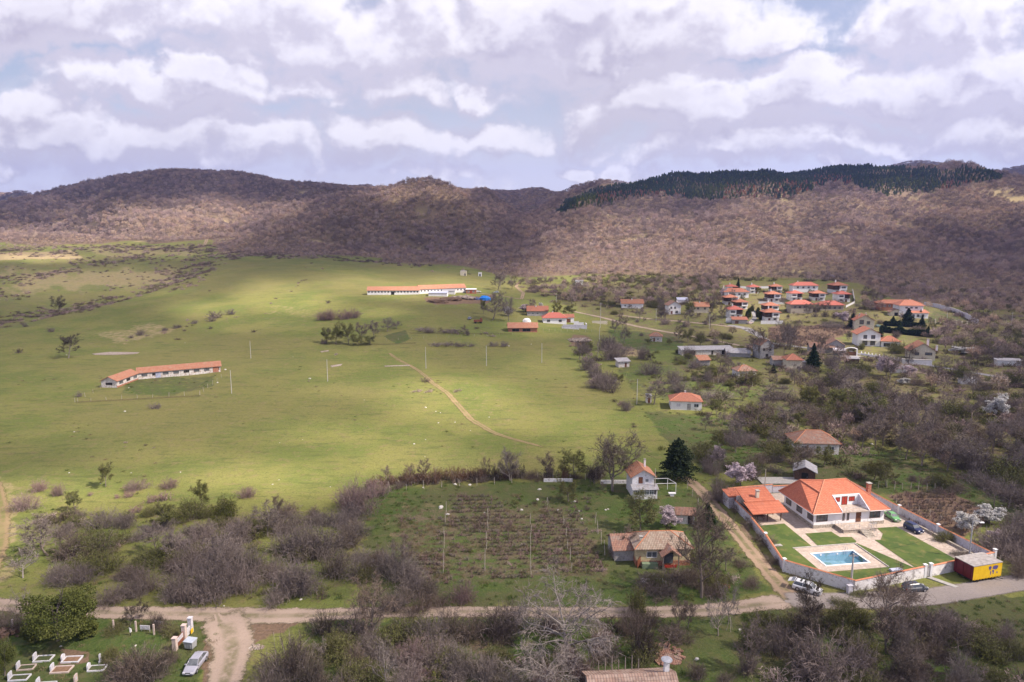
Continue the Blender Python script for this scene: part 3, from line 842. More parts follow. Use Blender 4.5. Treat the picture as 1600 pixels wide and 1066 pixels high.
def build_clouds():
    nu, ny = 300, 300
    u = np.linspace(-1.2, 1.2, nu); y = np.exp(np.linspace(math.log(55.0), math.log(4250.0), ny))
    U_, Y_ = np.meshgrid(u, y, indexing='ij')
    X_ = U_ * Y_; Z_ = H(X_, Y_)
    px, py = pix(X_, Y_, Z_ + 2)
    L = litness(px, py)
    far = np.clip((Y_ - 2500) / 400, 0, 1)
    L = L * (1 - far) + far * .06
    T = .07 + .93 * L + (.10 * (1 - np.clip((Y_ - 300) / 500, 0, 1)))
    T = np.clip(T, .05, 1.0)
    a = 1 - np.sqrt(T)  # opacity of the added deck, set to give the wanted light below
    ALT = 1400.0
    k = (ALT - Z_) / SUNV.z
    bx, by = X_ + SUNV.x * k, Y_ + SUNV.y * k
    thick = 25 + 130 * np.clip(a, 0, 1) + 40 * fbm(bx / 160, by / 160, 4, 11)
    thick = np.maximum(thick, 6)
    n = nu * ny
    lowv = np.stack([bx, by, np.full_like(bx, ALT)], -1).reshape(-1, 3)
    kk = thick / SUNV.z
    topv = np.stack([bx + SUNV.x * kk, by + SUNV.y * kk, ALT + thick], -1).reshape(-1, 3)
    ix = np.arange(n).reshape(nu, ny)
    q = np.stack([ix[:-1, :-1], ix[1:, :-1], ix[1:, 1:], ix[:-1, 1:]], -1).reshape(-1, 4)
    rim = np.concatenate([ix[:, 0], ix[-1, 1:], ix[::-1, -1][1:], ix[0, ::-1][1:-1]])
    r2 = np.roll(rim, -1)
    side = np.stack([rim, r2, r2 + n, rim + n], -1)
    m = bpy.data.materials.new('shade_cloud'); m.use_nodes = True
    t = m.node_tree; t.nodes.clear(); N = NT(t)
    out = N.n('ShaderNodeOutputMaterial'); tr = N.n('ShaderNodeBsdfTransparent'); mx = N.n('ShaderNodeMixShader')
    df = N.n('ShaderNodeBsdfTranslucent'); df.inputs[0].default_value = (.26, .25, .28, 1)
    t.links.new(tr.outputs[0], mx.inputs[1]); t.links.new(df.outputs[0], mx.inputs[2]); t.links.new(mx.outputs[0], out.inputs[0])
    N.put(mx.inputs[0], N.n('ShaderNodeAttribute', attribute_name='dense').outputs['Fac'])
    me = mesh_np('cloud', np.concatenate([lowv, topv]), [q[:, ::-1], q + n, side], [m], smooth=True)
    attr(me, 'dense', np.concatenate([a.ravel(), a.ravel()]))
    return tag(link('clouds', me), 'unseen cloud deck shaped to shade the valley', 'clouds', kind='stuff')


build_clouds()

# ------------------------------------------------------------------ plants
def twigmat(name, c1, c2, rand=.16):
    m = M(name, c1, c2, .35, .9, 0, rand, coords='Object', spec=.1)
    return m


TW = dict(
 stem=twigmat('pale_stems', (.30, .25, .225), (.20, .16, .145)),
 purple=twigmat('twigs_purple_grey', (.150, .122, .110), (.25, .205, .185)),
 brown=twigmat('twigs_brown', (.125, .095, .075), (.205, .16, .13)),
 dark=twigmat('twigs_dark', (.065, .052, .045), (.11, .085, .07)),
 olive=twigmat('twigs_olive', (.115, .105, .055), (.165, .145, .075)),
 rosy=twigmat('twigs_rosy', (.26, .175, .16), (.20, .135, .13)),
 pale=twigmat('twigs_pale', (.27, .23, .205), (.20, .165, .15)),
 red=twigmat('twigs_rusty', (.17, .10, .07), (.12, .08, .055)),
 bark=twigmat('bark_grey', (.24, .20, .175), (.15, .125, .105)),
 barkpale=twigmat('bark_pale', (.33, .29, .26), (.24, .205, .18)),
 leaf=twigmat('leaves_olive_green', (.075, .088, .022), (.12, .128, .036), .12),
 bud=twigmat('leaves_young_buds', (.165, .165, .055), (.12, .13, .045), .12),
 yellow=twigmat('leaves_yellow_green', (.22, .20, .045), (.16, .16, .04), .12),
 blossom=twigmat('blossom_pink_white', (.60, .50, .52), (.48, .38, .40), .08),
 white=twigmat('blossom_white', (.66, .65, .62), (.55, .53, .50), .08),
 conifer=twigmat('needles_dark', (.022, .038, .018), (.040, .060, .026), .15),
 cedar=twigmat('needles_cedar', (.026, .043, .020), (.050, .068, .030), .1),
 cypress=twigmat('cypress_scales', (.055, .075, .022), (.13, .11, .035), .3),
 pinegreen=twigmat('pine_needles', (.055, .085, .040), (.085, .115, .05), .25),
 pineyel=twigmat('pine_needles_yellow_green', (.15, .17, .04), (.10, .125, .035), .3),  # yellow-green needles, mostly along the forest edge
 pinerust=twigmat('dead_pine_needles', (.40, .21, .11), (.30, .17, .11), .3),
)


def ribbons(P0, P1, w0, w1, rng):
    """one thin quad for each twig piece"""
    P0, P1 = np.asarray(P0, float), np.asarray(P1, float)
    d = P1 - P0
    r = rng.normal(size=d.shape)
    s = np.cross(d, r); s /= np.linalg.norm(s, axis=1)[:, None] + 1e-9
    w0 = np.broadcast_to(w0, len(P0))[:, None] / 2; w1 = np.broadcast_to(w1, len(P0))[:, None] / 2
    v = np.stack([P0 - s * w0, P0 + s * w0, P1 + s * w1, P1 - s * w1], 1).reshape(-1, 3)
    return v, np.arange(len(v)).reshape(-1, 4)


def blades(C, size, rng, stretch=1.4):
    """small leaf faces at the points C"""
    n = len(C)
    a = rng.normal(size=(n, 3)); a /= np.linalg.norm(a, axis=1)[:, None]
    b = np.cross(a, rng.normal(size=(n, 3))); b /= np.linalg.norm(b, axis=1)[:, None] + 1e-9
    s = (size * rng.uniform(.6, 1.3, n))[:, None]
    v = np.stack([C - a * s * stretch, C - b * s, C + a * s * stretch, C + b * s], 1).reshape(-1, 3)
    return v, np.arange(4 * n).reshape(-1, 4)


def tube_np(pts, rad, n=4):
    pts = np.asarray(pts, float); k = len(pts)
    d = np.gradient(pts, axis=0); d /= np.linalg.norm(d, axis=1)[:, None] + 1e-9
    ref = np.where(np.abs(d[:, 2:3]) > .9, np.array([[1., 0, 0]]), np.array([[0, 0, 1.]]))
    a = np.cross(d, ref); a /= np.linalg.norm(a, axis=1)[:, None] + 1e-9
    b = np.cross(d, a)
    th = np.arange(n) * 2 * math.pi / n
    v = pts[:, None] + (a[:, None] * np.cos(th)[None, :, None] + b[:, None] * np.sin(th)[None, :, None]) * np.asarray(rad)[:, None, None]
    i = np.arange(k * n).reshape(k, n)
    j = np.roll(i, -1, 1)
    f = np.stack([i[:-1], j[:-1], j[1:], i[1:]], -1).reshape(-1, 4)
    return v.reshape(-1, 3), f


class Geo:
    def __init__(self):
        self.v, self.f, self.n = [], [], 0
    def add(self, vf):
        v, f = vf
        self.v.append(v); self.f.append(f + self.n); self.n += len(v)
    def mesh(self, name, mat):
        return mesh_np(name, np.concatenate(self.v), np.concatenate(self.f), [mat])


def unit(v):
    return v / (np.linalg.norm(v) + 1e-9)


def make_tree(seed, hgt, spread, trunk_h, nl=(7, 6, 7, 5), up=.35, droop=0.0, twig_w=.035, tr=.16, clear=False, wander=.3, fine=1.0):
    """a bare tree: (trunk geo, twigs geo, twig tips). Trunk with limbs, then branches, then two orders of twigs"""
    rng = np.random.default_rng(seed)
    T, C = Geo(), Geo()
    p0s, p1s, w0s, w1s, tips = [], [], [], [], []

    def poly(p, d, L, k, upb, wd):
        pts = [p]; dirs = [d]
        for i in range(k):
            d = unit(d + rng.normal(size=3) * wd + np.array([0, 0, upb]))
            p = p + d * L / k
            pts.append(p); dirs.append(d)
        return np.array(pts), dirs

    def at(pts, dirs, t):
        x = t * (len(pts) - 1); i = min(int(x), len(pts) - 2)
        return pts[i] + (pts[i + 1] - pts[i]) * (x - i), dirs[min(i + 1, len(dirs) - 1)]

    def side(d, ang):
        s = unit(np.cross(d, rng.normal(size=3)))
        return unit(d * math.cos(ang) + s * math.sin(ang))

    top = hgt * (.62 if not clear else .45)
    tp, td = poly(np.zeros(3), np.array([rng.normal() * .05, rng.normal() * .05, 1.]), top, 6, .1, .07)
    T.add(tube_np(tp, np.linspace(tr, tr * .35, len(tp)), 6))
    for i in range(nl[0]):
        t = trunk_h / top + (1 - trunk_h / top) * (i + rng.uniform(.1, .9)) / nl[0]
        t = min(t, .99)
        p, d = at(tp, td, t)
        phi = i * 2.4 + rng.uniform(-.4, .4)
        out = np.array([math.cos(phi), math.sin(phi), 0])
        steep = up + .9 * (t - trunk_h / top) + rng.uniform(-.1, .15)
        d1 = unit(out + np.array([0, 0, steep]))
        L = (spread * rng.uniform(.8, 1.1)) * (1 - .35 * max(0, t - .5)) / max(.55, math.sqrt(1 / (1 + steep ** 2)) + .2)
        L = min(L, hgt * .75)
        lp, ld = poly(p, d1, L, 6, .10 - droop, wander * .5)
        r0 = tr * .5 * (1 - .4 * t)
        T.add(tube_np(lp, np.linspace(r0, .03, len(lp)), 4))
        for j in range(nl[1]):
            t2 = .22 + .78 * (j + rng.uniform(0, 1)) / nl[1]
            p, d = at(lp, ld, min(t2, 1))
            bp, bd = poly(p, side(d, rng.uniform(.5, 1.0)), L * rng.uniform(.32, .5) * (1.15 - .45 * t2), 4, .12 - droop, wander * .7)
            T.add(tube_np(bp, np.linspace(r0 * .35, .014, len(bp)), 3))
            for k in range(nl[2]):
                t3 = .12 + .88 * (k + rng.uniform(0, 1)) / nl[2]
                p, d = at(bp, bd, min(t3, 1))
                cp, cd = poly(p, side(d, rng.uniform(.4, 1.0)), L * rng.uniform(.13, .24), 2, .08 - droop * 1.3, wander * .8)
                for q in range(len(cp) - 1):
                    p0s.append(cp[q]); p1s.append(cp[q + 1]); w0s.append(twig_w * 1.3 * (1 - .3 * q)); w1s.append(twig_w * (1 - .3 * q))
                for l in range(nl[3]):
                    p, d = at(cp, cd, rng.uniform(.15, 1))
                    e = p + unit(side(d, rng.uniform(.3, .9)) + np.array([0, 0, -droop])) * L * rng.uniform(.06, .14) * fine
                    p0s.append(p); p1s.append(e); w0s.append(twig_w * .8); w1s.append(twig_w * .35); tips.append(e)
    C.add(ribbons(p0s, p1s, np.array(w0s), np.array(w1s), rng))
    return T, C, np.array(tips)


def make_bramble(seed, rx, ry, h, n=90, wisp=1.0, tw=.035):
    """a thicket: many arching stems and side twigs filling a lumpy dome"""
    rng = np.random.default_rng(seed)
    p0, p1, w0, w1, tips = [], [], [], [], []
    cx = rng.uniform(-.5, .5, (5, 2)) * np.array([rx, ry]); cr = rng.uniform(.5, 1, 5)
    for i in range(n):
        c = cx[rng.integers(5)]; rr = cr[rng.integers(5)]
        b = np.array([c[0] + rng.normal() * rx * .25, c[1] + rng.normal() * ry * .25, 0])
        out = np.array([b[0] / rx, b[1] / ry, 0]) * .8 + rng.normal(size=3) * .35
        d = unit(np.array([out[0] * rx / h, out[1] * ry / h, 1.25]))
        L = h * rng.uniform(.65, 1.15) * (1.05 - .35 * np.hypot(b[0] / rx, b[1] / ry))
        p = b; w = tw * (2.4 if i % 3 == 0 else 1.4)
        pts = [p]; ds = [d]
        for k in range(5):
            d = unit(d + rng.normal(size=3) * .16 + np.array([0, 0, -.10 * k * wisp]))
            q = p + d * L / 5
            q[2] = max(q[2], .05)
            p0.append(p); p1.append(q); w0.append(w); w1.append(w * .8); w *= .8
            p = q; pts.append(p); ds.append(d)
        for k in range(9):
            t = rng.integers(1, 6)
            a = pts[t] + (pts[t - 1] - pts[t]) * rng.uniform(0, 1)
            s = unit(ds[t] + rng.normal(size=3) * .75)
            e = a + s * L * rng.uniform(.12, .28)
            p0.append(a); p1.append(e); w0.append(tw * .8); w1.append(tw * .5)
            for l in range(3):
                m = a + (e - a) * rng.uniform(.2, 1)
                g = m + unit(s + rng.normal(size=3) * .7) * L * rng.uniform(.05, .13)
                p0.append(m); p1.append(g); w0.append(tw * .6); w1.append(tw * .3); tips.append(g)
    P0, P1 = np.array(p0), np.array(p1)
    P0[:, 2] = np.maximum(P0[:, 2], 0); P1[:, 2] = np.maximum(P1[:, 2], .02)
    g = Geo(); g.add(ribbons(P0, P1, np.array(w0), np.array(w1), rng))
    g.stems = np.array(w0) > tw * .95
    return g, np.array(tips)


def tip_mesh(name, tips, size, per, jit, mat, seed, keep=1.0):
    rng = np.random.default_rng(seed)
    t = tips[rng.random(len(tips)) < keep]
    c = np.repeat(t, per, 0) + rng.normal(size=(len(t) * per, 3)) * jit
    v, f = blades(c, size, rng)
    return mesh_np(name, v, f, [mat])


def make_conifer(seed, h, r, tiers=16, whorl=9, cedar=False):
    rng = np.random.default_rng(seed)
    T = Geo(); T.add(tube_np([(0, 0, 0), (0, 0, h * .5), (0, 0, h * .97)], [h * .022, h * .013, .02], 6))
    c0, pts = [], []
    for i in range(tiers):
        t = i / (tiers - 1)
        z = h * (.12 + .86 * t) if not cedar else h * (.16 + .8 * t)
        rad = r * (1 - t) ** (.8 if not cedar else .6) * (rng.uniform(.75, 1.1)) + .12
        for k in range(whorl):
            phi = 2 * math.pi * (k + rng.uniform(0, .8)) / whorl + i
            L = rad * rng.uniform(.65, 1.12)
            n = max(4, int(L / (.16 if cedar else .2)))
            dz = (-.30 if not cedar else (.10 - .12 * (1 - t)))
            for q in range(n):
                s = (q + .5) / n
                x = L * s
                zz = z + dz * x + (.12 * L * s * s if not cedar else -.10 * L * s * s)
                wdt = (.16 + .30 * s) * L * (.55 if not cedar else .5)
                for _ in range(4):
                    o = rng.normal() * wdt * .5
                    pts.append((x * math.cos(phi) - o * math.sin(phi), x * math.sin(phi) + o * math.cos(phi), zz - abs(o) * .25 + rng.normal() * .06))
    pts = np.array(pts)
    v, f = blades(pts, (.12 if cedar else .13) * (h / 9) ** .5, rng, 1.9)
    C = Geo(); C.add((v, f))
    return T, C


def make_column(seed, h, r):
    rng = np.random.default_rng(seed)
    n = 2600
    z = rng.uniform(.02, 1, n)
    rr = r * np.clip(np.sin(np.pi * np.clip(z * .85 + .14, 0, 1)) ** .6, .1, 1) * rng.uniform(.75, 1.08, n)
    a = rng.uniform(0, 2 * np.pi, n)
    c = np.stack([rr * np.cos(a), rr * np.sin(a), z * h], 1)
    return blades(c, .16, rng, 1.7)


def make_leafy(seed, rx, h, n=17000, leaf=.075):
    """dense leafy crown of clumps around short limbs"""
    rng = np.random.default_rng(seed)
    cl = []
    for i in range(34):
        a = rng.uniform(0, 2 * np.pi); e = rng.uniform(-.15, 1.0)
        s = rng.uniform(.45, .95)
        cl.append((math.cos(a) * rx * s * math.sqrt(max(0, 1 - (e * .8) ** 2)), math.sin(a) * rx * s * math.sqrt(max(0, 1 - (e * .8) ** 2)), h * (.36 + .5 * e * s), rng.uniform(.22, .40) * rx))
    cl = np.array(cl)
    k = rng.integers(len(cl), size=n)
    d = rng.normal(size=(n, 3)); d /= np.linalg.norm(d, axis=1)[:, None]
    c = cl[k, :3] + d * (cl[k, 3] * rng.uniform(.55, 1.05, n))[:, None] * np.array([1, 1, .8])
    c = c[c[:, 2] > .1]
    return blades(c, leaf, rng, 1.5)


LIB = {}


def stemmed(g, name):
    me = mesh_np(name, np.concatenate(g.v), np.concatenate(g.f), [TW['purple'], TW['stem']], mi=g.stems.astype(int))
    return me



def lib_tree(key, variants, **kw):
    for i in range(variants):
        T, C, tips = make_tree(100 + 37 * len(LIB) + i, **kw)
        LIB.setdefault(key, []).append(dict(trunk=T.mesh('trunk', TW['bark']), crown=C.mesh('crown', TW['brown']), tips=tips, h=kw['hgt'], w=kw['spread'] * 2))


lib_tree('tree', 5, hgt=9, spread=3.4, trunk_h=1.6, nl=(10, 8, 8, 7), twig_w=.040)
lib_tree('wide', 3, hgt=9, spread=5.2, trunk_h=1.4, nl=(11, 9, 8, 7), up=.25, twig_w=.042, tr=.24, wander=.4)
lib_tree('slim', 3, hgt=9, spread=1.9, trunk_h=2.0, nl=(9, 6, 6, 5), up=.9, twig_w=.04, tr=.1)
lib_tree('walnut', 2, hgt=9, spread=7.6, trunk_h=1.3, nl=(13, 9, 6, 4), up=.5, droop=.15, twig_w=.055, tr=.36, clear=True, wander=.55)
lib_tree('dead', 2, hgt=6, spread=4.6, trunk_h=1.0, nl=(8, 6, 4, 3), up=.2, twig_w=.06, tr=.2, clear=True, wander=.55)
for i in range(6):
    g, tips = make_bramble(900 + i, 3.4, 2.6, 3.2, 175)
    LIB.setdefault('bramble', []).append(dict(crown=stemmed(g, 'bramble'), tips=tips, h=3.2, w=7.0))
for i in range(3):
    g, tips = make_bramble(930 + i, 1.4, 1.2, 1.5, 46, .8, .04)
    LIB.setdefault('small', []).append(dict(crown=stemmed(g, 'small_bush'), tips=tips, h=1.5, w=3.0))
for key, src, mat, size, per, jit, keep in (('leaftips', 'tree', 'bud', .065, 2, .10, .65), ('blossomtips', 'tree', 'blossom', .10, 3, .12, .8), ('bushbuds', 'bramble', 'bud', .06, 2, .08, .6)):
    for i, L in enumerate(LIB[src]):
        L[key] = tip_mesh(key, L['tips'], size, per, jit, TW[mat], 50 + i, keep)
for i in range(2):
    v, f = make_leafy(700 + i, 4.2, 7.0)
    T, _, _ = make_tree(710 + i, 7, 3.2, .6, nl=(8, 4, 2, 1), tr=.2)
    LIB.setdefault('leafy', []).append(dict(trunk=T.mesh('trunk', TW['bark']), crown=mesh_np('crown', v, f, [TW['leaf']]), h=7.0, w=8.6))
    v, f = make_leafy(720 + i, 1.7, 2.6, 2600, .10)
    LIB.setdefault('greenbush', []).append(dict(crown=mesh_np('bush', v, f, [TW['leaf']]), h=2.5, w=3.6))
for i in range(2):
    T, C = make_conifer(740 + i, 9, 2.4, 20, 10)
    LIB.setdefault('spruce', []).append(dict(trunk=T.mesh('trunk', TW['bark']), crown=C.mesh('crown', TW['conifer']), h=9, w=4.8))
T, C = make_conifer(745, 9, 4.6, 15, 11, True)
LIB['cedar'] = [dict(trunk=T.mesh('trunk', TW['bark']), crown=C.mesh('crown', TW['cedar']), h=9, w=9.4)]
v, f = make_column(750, 5, .85)
LIB['column'] = [dict(crown=mesh_np('cypress', v, f, [TW['cypress']]), h=5, w=1.7)]

PLANTS = []          # (object, kind word, descriptor, x, y, px, py, group word), labelled at the end
_prng = random.Random(5)


def slot_mat(o, mat):
    o.material_slots[0].link = 'OBJECT'
    o.material_slots[0].material = mat


SPEC = {  # key: (library, object name, category, part names, twig material, leaf layer, leaf material, description)
 'br': ('bramble', 'thicket_bush', 'bush', 'purple', None, None, 'purple-grey leafless thicket bush'),
 'brb': ('bramble', 'bramble_bush', 'bush', 'brown', None, None, 'brown leafless thicket bush'),
 'brd': ('bramble', 'bramble_bush', 'bush', 'dark', None, None, 'dark brown leafless thicket bush'),
 'brr': ('bramble', 'thicket_bush', 'bush', 'rosy', None, None, 'rosy-grey leafless bush'),
 'bro': ('bramble', 'budding_bush', 'bush', 'olive', 'bushbuds', 'bud', 'olive-green bush coming into bud'),
 'brg': ('bramble', 'budding_bush', 'bush', 'olive', 'bushbuds', 'leaf', 'green bush with young leaves'),
 'hed': ('small', 'hedge_bush', 'bush', 'red', None, None, 'rusty-brown hedge bush'),
 'sm': ('small', 'small_bush', 'bush', 'purple', None, None, 'low purple-grey bush'),
 'smd': ('small', 'small_bush', 'bush', 'dark', None, None, 'low dark bush'),
 'smr': ('small', 'small_bush', 'bush', 'rosy', None, None, 'low rosy-brown bush'),
 'tr': ('tree', 'bare_tree', 'tree', 'brown', None, None, 'bare brown tree'),
 'trp': ('tree', 'bare_tree', 'tree', 'purple', None, None, 'bare purple-grey tree'),
 'trd': ('tree', 'bare_tree', 'tree', 'dark', None, None, 'bare dark tree'),
 'wd': ('wide', 'spreading_tree', 'tree', 'brown', None, None, 'wide bare brown tree'),
 'wdp': ('wide', 'spreading_tree', 'tree', 'purple', None, None, 'wide bare grey tree'),
 'sl': ('slim', 'slim_tree', 'tree', 'brown', None, None, 'slim bare tree'),
 'bt': ('tree', 'budding_tree', 'tree', 'olive', 'leaftips', 'bud', 'olive tree coming into bud'),
 'yt': ('tree', 'budding_tree', 'tree', 'olive', 'leaftips', 'yellow', 'yellow-green tree in young leaf'),
 'bl': ('tree', 'blossom_tree', 'tree', 'brown', 'blossomtips', 'blossom', 'pinkish-white blossoming tree'),
 'bw': ('tree', 'blossom_tree', 'tree', 'dark', 'blossomtips', 'white', 'white blossoming tree'),
 'wn': ('walnut', 'walnut_tree', 'tree', 'pale', None, None, 'pale bare walnut tree with wide crooked limbs'),
 'dd': ('dead', 'crooked_tree', 'tree', 'pale', None, None, 'pale bare tree with crooked open branches'),
 'lf': ('leafy', 'leafy_tree', 'tree', 'leaf', None, None, 'dense olive-green leafy tree'),
 'gb': ('greenbush', 'green_bush', 'bush', 'leaf', None, None, 'rounded green bush'),
 'sp': ('spruce', 'spruce_tree', 'tree', 'conifer', None, None, 'dark conical spruce'),
 'ce': ('cedar', 'cedar_tree', 'tree', 'cedar', None, None, 'large dark green cedar with layered boughs'),
 'cy': ('column', 'cypress_tree', 'tree', 'cypress', None, None, 'narrow yellow-green cypress'),
}


def plant(key, px, py, wpx, hpx, xyz=None, wh=None, yaw=None, note=None):
    lib, name, cat, tw, layer, lmat, desc = SPEC[key]
    if xyz is None:
        x, y, z = G(px, py)
        s = mpp(px, py)
        w, h = wpx * s, hpx * s * 1.03
    else:
        x, y, z = xyz; w, h = wh
        px, py = (float(q) for q in pix(x, y, z))
    L = _prng.choice(LIB[lib])
    yaw = _prng.uniform(0, 6.28) if yaw is None else yaw
    sx, sz = w / L['w'], h / L['h']
    if 'trunk' in L:
        root = empty(name, (x, y, z - .08), yaw)
        root.scale = (sx, sx, sz)
        t = link('trunk', L['trunk'], root)
        if tw in ('pale',):
            slot_mat(t, TW['barkpale'])
        elif tw == 'purple':
            slot_mat(t, TW['bark'])
        c = link('crown', L['crown'], root)
        slot_mat(c, TW[tw])
        if layer:
            b = link('blossom' if 'blossom' in layer else 'leaves', L[layer], root)
            slot_mat(b, TW[lmat])
    elif layer:
        root = empty(name, (x, y, z - .08), yaw)
        root.scale = (sx, sx * _prng.uniform(.8, 1.1), sz)
        c = link('stems', L['crown'], root); slot_mat(c, TW[tw])
        b = link('leaves', L[layer], root); slot_mat(b, TW[lmat])
    else:
        root = link(name, L['crown'])
        root.location = (x, y, z - .08)
        root.rotation_euler = (0, 0, yaw); root.scale = (sx, sx * _prng.uniform(.8, 1.1), sz)
        slot_mat(root, TW[tw])
    root['category'] = cat
    PLANTS.append([root, name, desc, x, y, px, py, w, h, note])
    return root


